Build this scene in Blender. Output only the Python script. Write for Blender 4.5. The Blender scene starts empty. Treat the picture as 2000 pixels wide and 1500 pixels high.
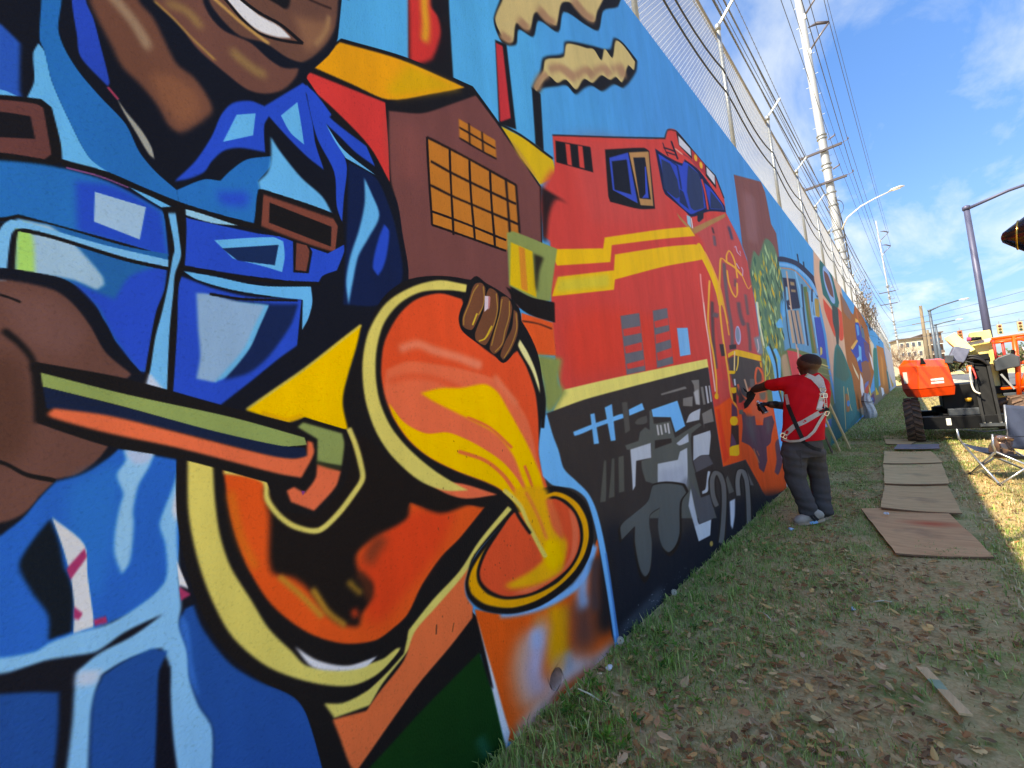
import bpy, bmesh, math, random
import numpy as np
from mathutils import Vector, Matrix, Quaternion
from mathutils.bvhtree import BVHTree
PI = math.pi
S = bpy.context.scene
COL = S.collection
R = math.radians

# ------------------------------------------------------------------ camera, sky, sun, exposure
cam_d = bpy.data.cameras.new('camera'); cam = bpy.data.objects.new('camera', cam_d); COL.objects.link(cam)
cam_d.sensor_width = 36.0; cam_d.lens = 14.76; cam_d.clip_start = 0.03; cam_d.clip_end = 3000
cam.matrix_world = Matrix(((0.721650, 0.114831, 0.682668, 0.000000),
    (0.685868, 0.015084, -0.727570, 0.000000),
    (-0.093845, 0.993271, -0.067873, 1.450000),
    (0.000000, 0.000000, 0.000000, 1.000000)))
S.camera = cam

SUN_EL, SUN_ROT = R(46.4), R(203.4)
W = bpy.data.worlds.new('World'); S.world = W; W.use_nodes = True
nt = W.node_tree; nt.nodes.clear()
def nn(t, kind, **kw):
    n = t.nodes.new(kind)
    for k, v in kw.items(): setattr(n, k, v)
    return n
out = nn(nt, 'ShaderNodeOutputWorld'); bg = nn(nt, 'ShaderNodeBackground')
sky = nn(nt, 'ShaderNodeTexSky', sky_type='NISHITA', sun_disc=False, sun_elevation=SUN_EL, sun_rotation=SUN_ROT, air_density=1.0, dust_density=0.35, ozone_density=2.2, altitude=200)
tc = nn(nt, 'ShaderNodeTexCoord')
# thin cirrus: the view direction is projected on a flat cloud layer, so streaks shrink towards the horizon
sep = nn(nt, 'ShaderNodeSeparateXYZ'); nt.links.new(tc.outputs['Generated'], sep.inputs[0])
mx = nn(nt, 'ShaderNodeMath', operation='MAXIMUM'); mx.inputs[1].default_value = 0.0; nt.links.new(sep.outputs['Z'], mx.inputs[0])
ad = nn(nt, 'ShaderNodeMath', operation='ADD'); ad.inputs[1].default_value = 0.10; nt.links.new(mx.outputs[0], ad.inputs[0])
dv = nn(nt, 'ShaderNodeVectorMath', operation='DIVIDE'); cb = nn(nt, 'ShaderNodeCombineXYZ')
for i in range(3): nt.links.new(ad.outputs[0], cb.inputs[i])
nt.links.new(tc.outputs['Generated'], dv.inputs[0]); nt.links.new(cb.outputs[0], dv.inputs[1])
mp = nn(nt, 'ShaderNodeMapping'); mp.inputs['Rotation'].default_value = (0, 0, R(-60)); mp.inputs['Scale'].default_value = (1.7, 0.8, 1); mp.inputs['Location'].default_value = (7.3, 3.1, 0)
nt.links.new(dv.outputs[0], mp.inputs[0])
n1 = nn(nt, 'ShaderNodeTexNoise'); n1.inputs['Scale'].default_value = 1.15; n1.inputs['Detail'].default_value = 9; n1.inputs['Roughness'].default_value = 0.6; n1.inputs['Distortion'].default_value = 0.55
nt.links.new(mp.outputs[0], n1.inputs['Vector'])
r1 = nn(nt, 'ShaderNodeMapRange'); r1.inputs['From Min'].default_value = 0.43; r1.inputs['From Max'].default_value = 0.80; r1.inputs['To Max'].default_value = 0.95
nt.links.new(n1.outputs['Fac'], r1.inputs['Value'])
mixc = nn(nt, 'ShaderNodeMix', data_type='RGBA'); mixc.inputs['B'].default_value = (2.1, 2.45, 2.9, 1)
nt.links.new(r1.outputs['Result'], mixc.inputs['Factor']); 
tint = nn(nt, 'ShaderNodeMix', data_type='RGBA', blend_type='MULTIPLY'); tint.inputs['Factor'].default_value = 1.0; 
th_ = nn(nt, 'ShaderNodeValToRGB'); th_.color_ramp.elements[0].color = (0.13, 0.175, 0.30, 1); e_ = th_.color_ramp.elements.new(0.28); e_.color = (0.26, 0.40, 0.64, 1); th_.color_ramp.elements[2].position = 0.6; th_.color_ramp.elements[2].color = (0.28, 0.52, 0.86, 1)
nt.links.new(mx.outputs[0], th_.inputs[0]); nt.links.new(th_.outputs[0], tint.inputs['B'])
nt.links.new(sky.outputs[0], tint.inputs['A']); nt.links.new(tint.outputs['Result'], mixc.inputs['A'])
nt.links.new(mixc.outputs['Result'], bg.inputs['Color']); bg.inputs['Strength'].default_value = 0.13
nt.links.new(bg.outputs[0], out.inputs['Surface'])

sd = bpy.data.lights.new('sun', 'SUN'); sd.energy = 3.5; sd.angle = R(0.53); sd.color = (1.0, 0.98, 0.95)
sun = bpy.data.objects.new('sun', sd); COL.objects.link(sun); sun.location = (-30, -60, 80)
sun.rotation_euler = Vector((0.378, 0.875, -1.0)).to_track_quat('-Z', 'Y').to_euler()
S.view_settings.view_transform = 'Standard'; S.view_settings.look = 'None'; S.view_settings.gamma = 1.0
S.view_settings.use_white_balance = True; S.view_settings.white_balance_temperature = 9000; S.view_settings.white_balance_tint = 6   # the phone balances for the blue open shade
S.view_settings.use_curve_mapping = False; S.view_settings.exposure = 1.98
S.cycles.max_bounces = 8; S.cycles.diffuse_bounces = 4; S.cycles.transparent_max_bounces = 12
S.cycles.use_denoising = True

# ------------------------------------------------------------------ helpers
def lin(h):
    o = []
    for i in (1, 3, 5):
        c = int(h[i:i+2], 16) / 255
        o.append(c / 12.92 if c <= 0.04045 else ((c + 0.055) / 1.055) ** 2.4)
    return (*o, 1.0)
MATS = {}
def mat(name, col, rough=0.6, metal=0.0, var=0.12, vscale=6.0, bump=0.0, bscale=60.0, spec=0.4, stretch=None, coat=0.0, col2=None, detail=6):
    if name in MATS: return MATS[name]
    m = bpy.data.materials.new(name); m.use_nodes = True; t = m.node_tree; p = t.nodes['Principled BSDF']
    c = lin(col) if isinstance(col, str) else (*col, 1.0)
    p.inputs['Roughness'].default_value = rough; p.inputs['Metallic'].default_value = metal
    p.inputs['Specular IOR Level'].default_value = spec; p.inputs['Coat Weight'].default_value = coat
    tcn = nn(t, 'ShaderNodeTexCoord'); src = tcn.outputs['Object']
    if stretch:
        mpn = nn(t, 'ShaderNodeMapping'); mpn.inputs['Scale'].default_value = stretch; t.links.new(src, mpn.inputs[0]); src = mpn.outputs[0]
    no = nn(t, 'ShaderNodeTexNoise'); no.inputs['Scale'].default_value = vscale; no.inputs['Detail'].default_value = detail; no.inputs['Roughness'].default_value = 0.6
    t.links.new(src, no.inputs['Vector'])
    ra = nn(t, 'ShaderNodeValToRGB')
    d = lin(col2) if isinstance(col2, str) else tuple(min(1, x * (1 + var)) for x in c[:3]) + (1,)
    ra.color_ramp.elements[0].position = 0.3; ra.color_ramp.elements[1].position = 0.7
    ra.color_ramp.elements[0].color = tuple(x * (1 - var) for x in c[:3]) + (1,); ra.color_ramp.elements[1].color = d
    t.links.new(no.outputs['Fac'], ra.inputs[0]); t.links.new(ra.outputs[0], p.inputs['Base Color'])
    if bump:
        nb = nn(t, 'ShaderNodeTexNoise'); nb.inputs['Scale'].default_value = bscale; nb.inputs['Detail'].default_value = 4
        t.links.new(src, nb.inputs['Vector'])
        bp = nn(t, 'ShaderNodeBump'); bp.inputs['Strength'].default_value = bump; bp.inputs['Distance'].default_value = 0.01
        t.links.new(nb.outputs['Fac'], bp.inputs['Height']); t.links.new(bp.outputs[0], p.inputs['Normal'])
    MATS[name] = m; return m

class MB:
    """collects boxes, bars, tubes and faces; build() links them as one mesh object"""
    def __init__(s): s.v = []; s.f = []; s.mi = []
    def add(s, vs, fs, mi=0):
        b = len(s.v); s.v += [tuple(v) for v in vs]
        for f in fs: s.f.append(tuple(b + i for i in f)); s.mi.append(mi)
    def box(s, c, d, rot=None, mi=0, taper=1.0):
        x, y, z = d[0]/2, d[1]/2, d[2]/2
        vs = [Vector((sx*x*(taper if sz > 0 else 1), sy*y*(taper if sz > 0 else 1), sz*z)) for sz in (-1, 1) for sx, sy in ((-1,-1),(1,-1),(1,1),(-1,1))]
        if rot is not None: vs = [rot @ v for v in vs]
        s.add([Vector(c) + v for v in vs], [(3,2,1,0),(4,5,6,7),(0,1,5,4),(1,2,6,5),(2,3,7,6),(3,0,4,7)], mi)
    def tube(s, pts, r, n=8, cap=True, mi=0, flat=None):
        pts = [Vector(p) for p in pts]; k = len(pts)
        rs = r if isinstance(r, (list, tuple)) else [r]*k
        up = None; rings = []
        for i in range(k):
            d = (pts[min(i+1, k-1)] - pts[max(i-1, 0)])
            d = d.normalized() if d.length > 1e-9 else Vector((0, 0, 1))
            if up is None:
                up = Vector((0, 0, 1)) if abs(d.z) < 0.9 else Vector((1, 0, 0))
            u = (up - d*(up.dot(d)))
            u = u.normalized() if u.length > 1e-6 else d.orthogonal().normalized()
            up = u; w = d.cross(u)
            rings.append([pts[i] + (u*math.cos(a)*rs[i]*(flat or 1) + w*math.sin(a)*rs[i]) for a in [2*PI*j/n for j in range(n)]])
        vs = [v for q in rings for v in q]; fs = []
        for i in range(k-1):
            for j in range(n):
                fs.append((i*n+j, i*n+(j+1) % n, (i+1)*n+(j+1) % n, (i+1)*n+j))
        if cap: fs += [tuple(reversed(range(n))), tuple(range((k-1)*n, k*n))]
        s.add(vs, fs, mi)
    def bar(s, a, b, w, h, up=(0, 0, 1), mi=0):
        a = Vector(a); b = Vector(b); d = (b-a).normalized(); up = Vector(up)
        if abs(d.dot(up)) > 0.95: up = Vector((0, 1, 0)) if abs(d.y) < 0.9 else Vector((1, 0, 0))
        sd_ = d.cross(up).normalized()*w/2; u = sd_.cross(d).normalized()*h/2
        s.add([a-sd_-u, a+sd_-u, a+sd_+u, a-sd_+u, b-sd_-u, b+sd_-u, b+sd_+u, b-sd_+u], [(0,1,2,3),(7,6,5,4),(0,4,5,1),(1,5,6,2),(2,6,7,3),(3,7,4,0)], mi)
    def prism(s, poly, y0, y1, axis='y', mi=0):
        """polygon in the two other axes extruded along axis"""
        n = len(poly)
        def mk(p, q):
            return {'y': (p[0], q, p[1]), 'x': (q, p[0], p[1]), 'z': (p[0], p[1], q)}[axis]
        vs = [mk(p, y0) for p in poly] + [mk(p, y1) for p in poly]
        s.add(vs, [tuple(range(n)), tuple(reversed(range(n, 2*n)))] + [(i, i+n, (i+1) % n + n, (i+1) % n) for i in range(n)], mi)
    def lathe(s, prof, c=(0, 0, 0), n=20, rot=None, mi=0, closed=False):
        vs = []; k = len(prof)
        for r_, z in prof:
            for j in range(n):
                v = Vector((r_*math.cos(2*PI*j/n), r_*math.sin(2*PI*j/n), z))
                if rot is not None: v = rot @ v
                vs.append(v + Vector(c))
        fs = []
        for i in range(k if closed else k-1):
            i2 = (i+1) % k
            for j in range(n): fs.append((i*n+j, i*n+(j+1) % n, i2*n+(j+1) % n, i2*n+j))
        if not closed: fs += [tuple(reversed(range(n))), tuple(range((k-1)*n, k*n))]
        s.add(vs, fs, mi)
    def build(s, name, m, parent=None, smooth=False, bevel=0.0, fix=True):
        me = bpy.data.meshes.new(name); me.from_pydata(s.v, [], s.f)
        ms = m if isinstance(m, (list, tuple)) else [m]
        for q in ms: me.materials.append(q)
        if len(ms) > 1: me.polygons.foreach_set('material_index', s.mi)
        if fix:
            bm = bmesh.new(); bm.from_mesh(me); bmesh.ops.recalc_face_normals(bm, faces=bm.faces); bm.to_mesh(me); bm.free()
        if smooth: me.polygons.foreach_set('use_smooth', [True]*len(me.polygons))
        o = bpy.data.objects.new(name, me); COL.objects.link(o)
        if parent is not None: o.parent = parent
        if bevel:
            b = o.modifiers.new('bevel', 'BEVEL'); b.width = bevel; b.segments = 2; b.limit_method = 'ANGLE'; b.angle_limit = R(35)
        return o
def tag(o, label=None, cat=None, group=None, kind=None):
    for k, v in (('label', label), ('category', cat), ('group', group), ('kind', kind)):
        if v: o[k] = v
    return o
def thing(name, label, cat, loc=(0, 0, 0), rz=0, group=None):
    o = bpy.data.objects.new(name, None); COL.objects.link(o); o.location = loc; o.rotation_euler = (0, 0, rz); o.empty_display_size = 0.1
    return tag(o, label, cat, group)
def local(root, p):
    """world point to the (unscaled) local space of an Empty"""
    m = Matrix.Translation(root.location) @ root.rotation_euler.to_matrix().to_4x4()
    return m.inverted() @ Vector(p)
def copy_tree(o, parent=None):
    c = o.copy(); COL.objects.link(c); c.parent = parent
    for ch in [q for q in bpy.data.objects if q.parent == o]: copy_tree(ch, c)
    return c
def mesh_np(name, verts, faces_flat, nper, m, colors=None, parent=None):
    """fast mesh from arrays (all faces with nper corners)"""
    me = bpy.data.meshes.new(name); nv = len(verts); nf = len(faces_flat)//nper
    me.vertices.add(nv); me.vertices.foreach_set('co', np.asarray(verts, np.float32).ravel())
    me.loops.add(nf*nper); me.loops.foreach_set('vertex_index', np.asarray(faces_flat, np.int32))
    me.polygons.add(nf); me.polygons.foreach_set('loop_start', np.arange(nf, dtype=np.int32)*nper)
    me.update(calc_edges=True)
    if colors is not None:
        a = me.color_attributes.new('tone', 'FLOAT_COLOR', 'POINT'); a.data.foreach_set('color', np.asarray(colors, np.float32).ravel())
    me.materials.append(m); me.validate()
    o = bpy.data.objects.new(name, me); COL.objects.link(o)
    if parent is not None: o.parent = parent
    return o
def tone_mat(name, rough=0.7, trans=0.0):
    m = bpy.data.materials.new(name); m.use_nodes = True; t = m.node_tree; p = t.nodes['Principled BSDF']
    a = nn(t, 'ShaderNodeAttribute', attribute_name='tone'); t.links.new(a.outputs['Color'], p.inputs['Base Color'])
    p.inputs['Roughness'].default_value = rough; p.inputs['Specular IOR Level'].default_value = 0.25
    if trans:
        o = t.nodes['Material Output']; tr = nn(t, 'ShaderNodeBsdfTranslucent'); t.links.new(a.outputs['Color'], tr.inputs['Color'])
        mxs = nn(t, 'ShaderNodeMixShader'); mxs.inputs[0].default_value = trans
        t.links.new(p.outputs[0], mxs.inputs[1]); t.links.new(tr.outputs[0], mxs.inputs[2]); t.links.new(mxs.outputs[0], o.inputs['Surface'])
    return m
rnd = random.Random(7); rng = np.random.default_rng(11)
WX = -1.45      # plane of the painted face
WZ = 5.03       # wall height
WY0, WY1 = -3.0, 88.0

MURAL = """
3eaae6 187.5,169.9 0 702,4196,2406,6292,1958,2661,588,2241
3a93dc 2139.2,624.9 0 3450,6521,13624,13653,-1700,-20512,25841,16,5181,2911,2952,3379
171416 12.6,8.3 1 1748,3822,1678,3665,1684,3604,1734,3549,1856,3615,1897,3735,2036,3776,2116,3937,2332,3996,2434,4213,2742,4309,2922,4387,3046,4634,3321,4857,3404,4979,3963,5847,1918,4236
cbb57c 9.0,6.1 1 1762,3821,1690,3673,1701,3626,1760,3581,1830,3617,1864,3731,1889,3773,2006,3804,2070,3949,2122,3999,2275,4016,2323,4043,2417,4263,2565,4365,2704,4362,2863,4418,2945,4566,3062,4739,3489,5473,2011,4309
a98262 23.2,17.2 1 1704,3568,1751,3568,1804,3587,1832,3647,1789,3630,1749,3630
a98262 26.2,18.5 1 1879,3770,1946,3765,1995,3786,2020,3849,1997,3836,1934,3840
a98262 30.5,20.3 1 2094,3985,2208,3977,2301,4026,2323,4092,2266,4056,2159,4063
a98262 39.5,23.7 1 2529,4349,2692,4345,2831,4389,2904,4488,2776,4444,2614,4445
171416 14.8,8.8 1 1965,3395,2073,3565,2125,3688,2366,3861,2405,3967,2555,4058,2790,4174,3087,4325,3185,4482,3351,4544,3612,4531,3550,4389,3256,4084,3085,4021,2866,3849,2715,3812,2597,3731,2464,3617,2371,3630,2242,3557,2077,3454,2020,3385
cdb97e 9.1,5.4 1 1997,3429,2103,3581,2147,3689,2366,3837,2421,3962,2551,4037,2703,4104,2812,4158,2910,4128,2993,4273,3109,4264,3214,4480,3354,4519,3561,4489,3508,4382,3405,4366,3239,4120,3139,4113,3024,4027,2886,3989,2731,3843,2612,3810,2483,3660,2368,3671,2253,3587,2168,3587,2080,3494,2007,3393
ab8566 32.0,20.3 1 2177,3609,2307,3695,2463,3706,2535,3792,2348,3770,2174,3659
ab8566 37.6,22.2 1 2523,3763,2654,3873,2716,3860,2810,3954,2678,3946,2486,3794
ab8566 42.9,24.0 1 2785,3932,2933,4043,2975,4018,3093,4123,2976,4130,2760,3977
ab8566 48.7,25.8 1 3094,4119,3204,4215,3188,4134,3339,4228,3301,4328,3058,4160
ab8566 27.7,18.6 1 2042,3419,2096,3514,2169,3577,2130,3600,2035,3512,1971,3402
171416 3.2,2.9 0 1176,4262,1427,4520,1348,3543,1331,3108,1143,3072,1071,3069
cf3330 15.8,14.2 1 1181,4268,1324,4415,1228,3431,1283,3393,1284,3328,1217,3159,1124,3074,1077,3064
e2a22c 21.7,19.5 1 1193,3711,1167,3380,1166,3299,1150,3201,1192,3224,1210,3327,1210,3410,1238,3747
1a1214 19.9,17.3 1 1249,3754,1265,3426,1279,3308,1222,3149,1264,3163,1326,3335,1311,3462,1296,3796
171416 3.5,2.6 0 1672,3530,1768,3561,1779,3052,1637,3021
c9343a 6.6,4.9 0 1675,3515,1732,3530,1736,3323,1741,3101,1647,3036
171416 4.2,2.8 0 1968,3402,2052,3405,2024,3023,1948,3034
171416 2.4,2.0 0 612,2763,758,2969,1067,3069,1463,3144,1644,3024,1960,2775,1915,2412,1887,2046,836,1915,609,2611
d93a38 2.2,2.2 0 621,2754,934,2792,933,2612,926,2442,848,2561,709,2653,608,2699
ec9f1c 2.5,2.4 0 751,2949,1028,3038,1405,3107,1193,2965,948,2812,790,2796,633,2782
d9a516 34.2,30.8 0 1064,3035,1380,3092,1183,2966,976,2838,943,2854
774643 3.3,2.6 0 948,2762,1121,2834,1298,2964,1477,3102,1628,3007,1947,2765,1907,2421,1621,2383,1596,1991,1703,2004,1536,2040,1428,2079,1313,2096,975,2038,967,2144,952,2363,933,2449
824a46 53.2,48.1 1 964,2705,1115,2773,1090,2512,961,2467
c4772b 3.6,2.8 0 1138,2728,1385,2728,1730,2707,1720,2427,1597,2299,1124,2312
1d1210 2.8,2.2 1 1135,2722,1381,2717,1725,2698,1735,2712,1389,2729,1141,2734
1d1210 2.3,2.0 1 1132,2725,1124,2524,1120,2311,1131,2315,1136,2529,1144,2731
1d1210 2.7,2.1 1 1123,2308,1335,2302,1593,2293,1600,2305,1340,2313,1128,2318
1d1210 3.5,2.4 0 1721,2704,1711,2425,1729,2430,1739,2711
1d1210 2.5,2.1 1 1261,2721,1249,2524,1238,2296,1251,2299,1261,2529,1274,2727
1d1210 2.8,2.2 1 1383,2713,1372,2520,1372,2302,1385,2306,1386,2525,1397,2719
1d1210 3.1,2.3 1 1523,2709,1512,2517,1507,2297,1523,2302,1527,2522,1539,2715
1d1210 3.3,2.4 1 1641,2712,1637,2575,1630,2404,1647,2409,1653,2581,1658,2719
1d1210 2.8,2.2 1 1145,2612,1257,2600,1487,2590,1709,2584,1718,2598,1495,2603,1264,2612,1152,2623
1d1210 2.7,2.2 1 1124,2495,1255,2483,1401,2479,1715,2470,1724,2483,1408,2490,1262,2494,1130,2506
1d1210 2.7,2.1 1 1129,2372,1342,2367,1601,2353,1608,2365,1348,2378,1134,2382
c4772b 7.4,5.8 0 1343,2912,1595,2909,1590,2803,1337,2810
1d1210 3.6,2.8 0 1405,2916,1398,2798,1408,2803,1416,2922
1d1210 3.8,2.9 0 1493,2910,1488,2802,1500,2807,1504,2916
1d1210 3.7,2.9 1 1340,2861,1458,2858,1586,2855,1593,2865,1464,2868,1346,2871
1d1210 3.7,2.9 1 1334,2805,1451,2798,1586,2797,1593,2807,1457,2807,1340,2814
dcb51f 7.5,5.1 0 1650,3014,1957,3030,2113,2997,2139,2901,1953,2784,1781,2910
c89a3a 18.7,13.0 0 1715,2973,1812,2918,1955,2796,1778,2893
171416 3.8,2.7 1 1632,3014,1823,3025,2103,3000,2118,3016,1834,3040,1642,3028
d5443d 13.1,5.2 0 2135,3173,4047,3976,4159,4115,4405,4214,4811,4191,5239,4164,5603,4163,5857,3945,5861,3747,6280,3531,6622,3250,6714,2671,6714,1915,6868,1550,7014,938,7057,469,7241,-57,5986,114,5647,360,5310,665,4523,708,4463,1363,4453,1706,1960,1484,1930,1736,1951,2161,1997,2451,1936,2461,1955,2707,2107,2905
d5443d 49.9,31.3 1 1974,2768,2102,2937,2244,2817,2313,2561,1969,2428
e0402f 187.8,94.2 1 2036,1925,2538,2110,3869,2079,3901,1795,2086,1617
cf4a45 220.7,113.4 1 2366,3179,3893,3757,3833,3137,2455,2668
c44f4e 108.6,34.3 0 4445,3203,5845,3708,6280,3531,6622,3250,6714,2671,6714,1915,5540,1906,4818,1878,4936,2630,4789,3122
2a1715 26.3,16.8 1 1956,2774,2222,2755,2095,2736,2009,2612,1952,2440,1922,2432
171416 6.8,3.7 0 2134,3168,2982,3520,4044,3968,4049,3983,2985,3532,2136,3177
171416 8.6,3.7 0 4057,3973,4163,4107,4400,4201,4407,4215,4151,4111,4033,3966
241722 11.7,4.3 0 4390,4198,4794,4174,5220,4146,5580,4144,5834,3935,5881,3955,5621,4166,5253,4168,4823,4194,4416,4217
171416 4.5,2.7 0 2161,3147,2593,3284,2593,3095,2146,2998
d5443d 4.3,2.7 0 2272,3176,2328,3193,2325,3042,2271,3030
d5443d 4.7,2.8 0 2425,3225,2486,3245,2482,3082,2418,3067
171416 6.6,3.3 0 2807,3352,3530,3664,3632,3678,3607,3130,3272,3029,2793,2941,2777,2984
2c4bc0 5.3,2.8 0 2858,3308,3195,3487,3267,3074,2856,3052
161824 5.3,2.7 0 2895,3294,3156,3410,3163,3117,2886,3065
b98a58 6.3,3.0 0 3212,3494,3619,3667,3579,3146,3315,3073
161824 6.3,3.0 0 3285,3477,3524,3574,3539,3195,3313,3132
2c4bc0 5.3,2.5 0 3493,3477,3519,3487,3496,3193,3360,3150,3444,3217
111a42 9.8,3.8 0 3777,3759,4079,3796,4484,3885,4549,3956,4980,3997,5368,3933,5840,3836,5854,3756,5151,3560,4524,3315,4361,3329,3883,3353,3841,3399
2346bf 9.5,3.8 0 3836,3734,4127,3772,4445,3844,4505,3918,4642,3945,4940,3950,5025,3844,5059,3573,4741,3434,4490,3342,3938,3393
26345c 9.6,4.1 0 3895,3705,4109,3741,4255,3627,4271,3455,4148,3400,3864,3406
28375f 11.9,4.6 0 4637,3930,4958,3946,5013,3794,4992,3553,4647,3422,4543,3425,4491,3576,4550,3740
1c2a58 10.5,4.2 0 4287,3541,4387,3542,4486,3383,4241,3389
182a66 8.7,3.6 1 4133,3768,4283,3780,4309,3547,4354,3565,4326,3802,4163,3792
2346bf 12.7,4.4 0 5118,3894,5329,3900,5731,3834,5799,3773,5222,3611
26345c 12.9,4.4 0 5317,3868,5720,3805,5765,3765,5225,3619
d5443d 9.5,3.5 1 5007,3899,5071,3766,5096,3567,5158,3589,5133,3790,5067,3925
171416 8.1,3.3 0 4392,4193,4456,4213,4816,4192,4797,4053,4426,4062
cdd1de 8.2,3.3 0 4440,4175,4780,4167,4775,4083,4433,4071
b03038 11.2,4.2 0 4820,4179,5237,4159,5196,4006,4805,4034
171416 10.5,3.7 0 5237,4159,5599,4161,5562,3974,5210,4009
cdd1de 10.5,3.7 0 5276,4150,5571,4141,5543,4014,5256,4052
e9b53a 10.9,4.2 1 4977,4146,4972,4119,4947,4092,4914,4077,4883,4078,4868,4095,4873,4122,4896,4148,4930,4164,4961,4163
e9b53a 11.5,4.3 1 5141,4121,5136,4094,5110,4067,5074,4051,5042,4052,5026,4070,5031,4097,5056,4124,5092,4140,5124,4139
241828 6.7,2.9 1 3974,3897,4012,3842,4073,3804,4094,3816,4033,3854,3995,3908
241828 7.3,3.1 1 4196,4005,4253,3939,4319,3868,4363,3891,4296,3963,4239,4029
241828 7.0,3.0 1 3982,3844,4139,3893,4281,3929,4299,3950,4154,3912,3995,3863
241828 7.1,3.0 0 4039,3826,4293,3896,4305,3911,4051,3841
e0a090 7.7,3.2 0 4289,3964,4496,3984,4520,4004,4312,3984
a03a40 10.3,4.0 1 4498,3994,4742,4022,4962,3990,5002,4014,4777,4046,4525,4017
1e2230 10.5,3.9 0 4741,3432,4955,3504,4924,3415,4749,3320,4704,3325
ae814f 10.4,4.1 0 4120,3243,4361,3199,4528,3195,4549,3130,4389,3158,4182,3198
ae814f 13.6,4.8 0 4528,3195,5326,3528,5828,3731,5791,3677,5141,3391,4551,3134
86bdd8 7.7,3.0 0 4392,3298,4502,3312,4492,3184,4387,3205
dfe0e6 6.3,2.4 0 4507,3297,4514,3189,4540,3197,4532,3305
f0bd1e 5.9,3.0 0 1973,2392,2614,2543,2653,2631,3793,2994,4424,3181,4576,3121,3765,2895,2745,2596,2694,2459,2039,2305
f0bd1e 6.3,3.0 0 2037,2235,2733,2406,2776,2533,3742,2813,4543,3024,4797,2923,4608,2866,3687,2621,2733,2337,2701,2257,1956,2104
d8c33a 48.7,28.0 0 2035,2222,2660,2366,2640,2269,1995,2131
f0bd1e 12.6,4.4 1 4523,3000,4744,2858,4904,2729,5026,2565,5060,2430,5271,2470,5234,2613,5100,2788,4926,2923,4690,3068
f0a844 9.4,3.2 1 4784,2991,5005,2832,5174,2635,5276,2243,5336,2252,5232,2648,5059,2849,4834,3009
ebdd78 5.6,2.8 0 1982,1555,2570,1621,4459,1806,4468,1707,3200,1581,2225,1472,1894,1438,1857,1437
6a6872 6.5,3.1 0 2753,2071,3059,2127,3052,1674,2748,1643
d5443d 6.5,3.2 0 2766,1975,3052,2024,3050,1968,2770,1923
d5443d 6.5,3.1 0 2763,1848,3045,1897,3041,1834,2770,1796
d5443d 6.5,3.1 0 2761,1721,3053,1762,3046,1713,2767,1682
6a6872 8.3,3.6 0 3308,2173,3606,2231,3597,1741,3264,1698
d5443d 8.3,3.6 0 3311,2084,3600,2143,3601,2080,3313,2029
d5443d 8.3,3.6 0 3304,1972,3605,2029,3602,1953,3294,1897
d5443d 8.3,3.5 0 3291,1823,3607,1880,3600,1804,3290,1757
6fb5ec 8.7,3.4 0 3772,2067,4034,2092,4026,1835,3767,1809
8b9a57 9.1,6.1 0 1616,2401,1671,2423,2057,2413,1966,2164,1937,2074,1814,2064,1593,2111
e2bb1f 3.4,2.4 0 1638,2356,1817,2344,1812,2078,1601,2117
dd8a2b 4.3,2.9 0 1701,2348,1751,2345,1741,2100,1688,2109
2a2416 18.7,12.3 1 1828,2332,1915,2329,1859,2237,1821,2106,1813,2140
19120f 8.9,5.9 0 1568,2101,1700,2074,1975,2070,1960,1949,1782,1964,1664,1999
ee5a26 8.9,5.8 0 1669,1975,1940,1947,1937,1752,1720,1753,1660,1852
5a2a18 4.5,2.9 1 1669,1926,1796,1924,1921,1905,1927,1914,1801,1932,1673,1935
8a9854 32.4,20.2 1 1712,1758,1994,1738,1946,1603,2000,1539,1827,1425,1787,1458,1784,1605
5f4448 33.6,11.4 1 4799,2438,4682,2036,4655,1707,4754,1712,4782,2044,4903,2452
6b5960 41.5,13.1 1 5414,2986,5356,2508,5385,2204,5313,1987,5435,1994,5511,2218,5481,2529,5542,3015
6b5058 47.7,14.0 1 5799,2564,5815,2400,5917,2276,6085,2306,5980,2429,5965,2593
6a5056 50.8,14.1 1 6127,2334,6127,2130,6069,1959,6194,1966,6255,2142,6256,2350
6b5960 35.3,11.9 0 4785,2277,4970,2279,5033,2336,4844,2332
43363c 39.4,13.7 0 5170,3371,5197,3304,5257,3324,5228,3391
6a5560 39.4,13.6 0 5168,3272,5175,3151,5274,3179,5267,3301
4a4560 48.6,15.4 1 5835,3551,5889,3477,5922,3404,6045,3442,6010,3517,5954,3593
6b5058 47.1,14.4 0 5834,2871,5787,2764,5881,2778,5928,2887
70585c 52.5,14.9 0 6213,2724,6204,2445,6335,2463,6345,2747
f0b040 8.1,2.8 1 4826,2682,4702,2426,4602,2194,4605,2030,4639,1869,4638,1654,4599,1468,4558,1401,4613,1398,4656,1466,4696,1656,4698,1875,4663,2037,4660,2200,4761,2433,4889,2691
f0b040 9.4,2.9 1 5088,2475,5046,2323,5031,2058,5052,1798,5060,1597,5043,1511,5069,1394,5189,1272,5232,1195,5302,1196,5256,1276,5135,1398,5110,1513,5127,1599,5119,1803,5098,2065,5113,2332,5156,2485
f0b040 10.8,3.5 1 5123,2492,5309,2873,5409,3044,5549,3030,5918,3024,6186,2972,6265,3002,5984,3055,5600,3060,5351,3044,5238,2861,5056,2484
f0b040 11.7,3.7 1 5629,3056,5663,3139,5770,3215,5853,3185,5940,3090,5948,2957,5946,2902,6020,2917,6021,2973,6013,3109,5921,3208,5772,3235,5600,3131,5564,3043
f0b040 11.4,3.5 1 5537,2927,5539,2786,5632,2664,5784,2622,5922,2697,5975,2841,5903,2829,5852,2688,5807,2644,5696,2682,5604,2802,5602,2942
f0b040 9.8,3.2 1 5156,2482,5241,2373,5282,2105,5330,2111,5288,2381,5202,2493
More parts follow.
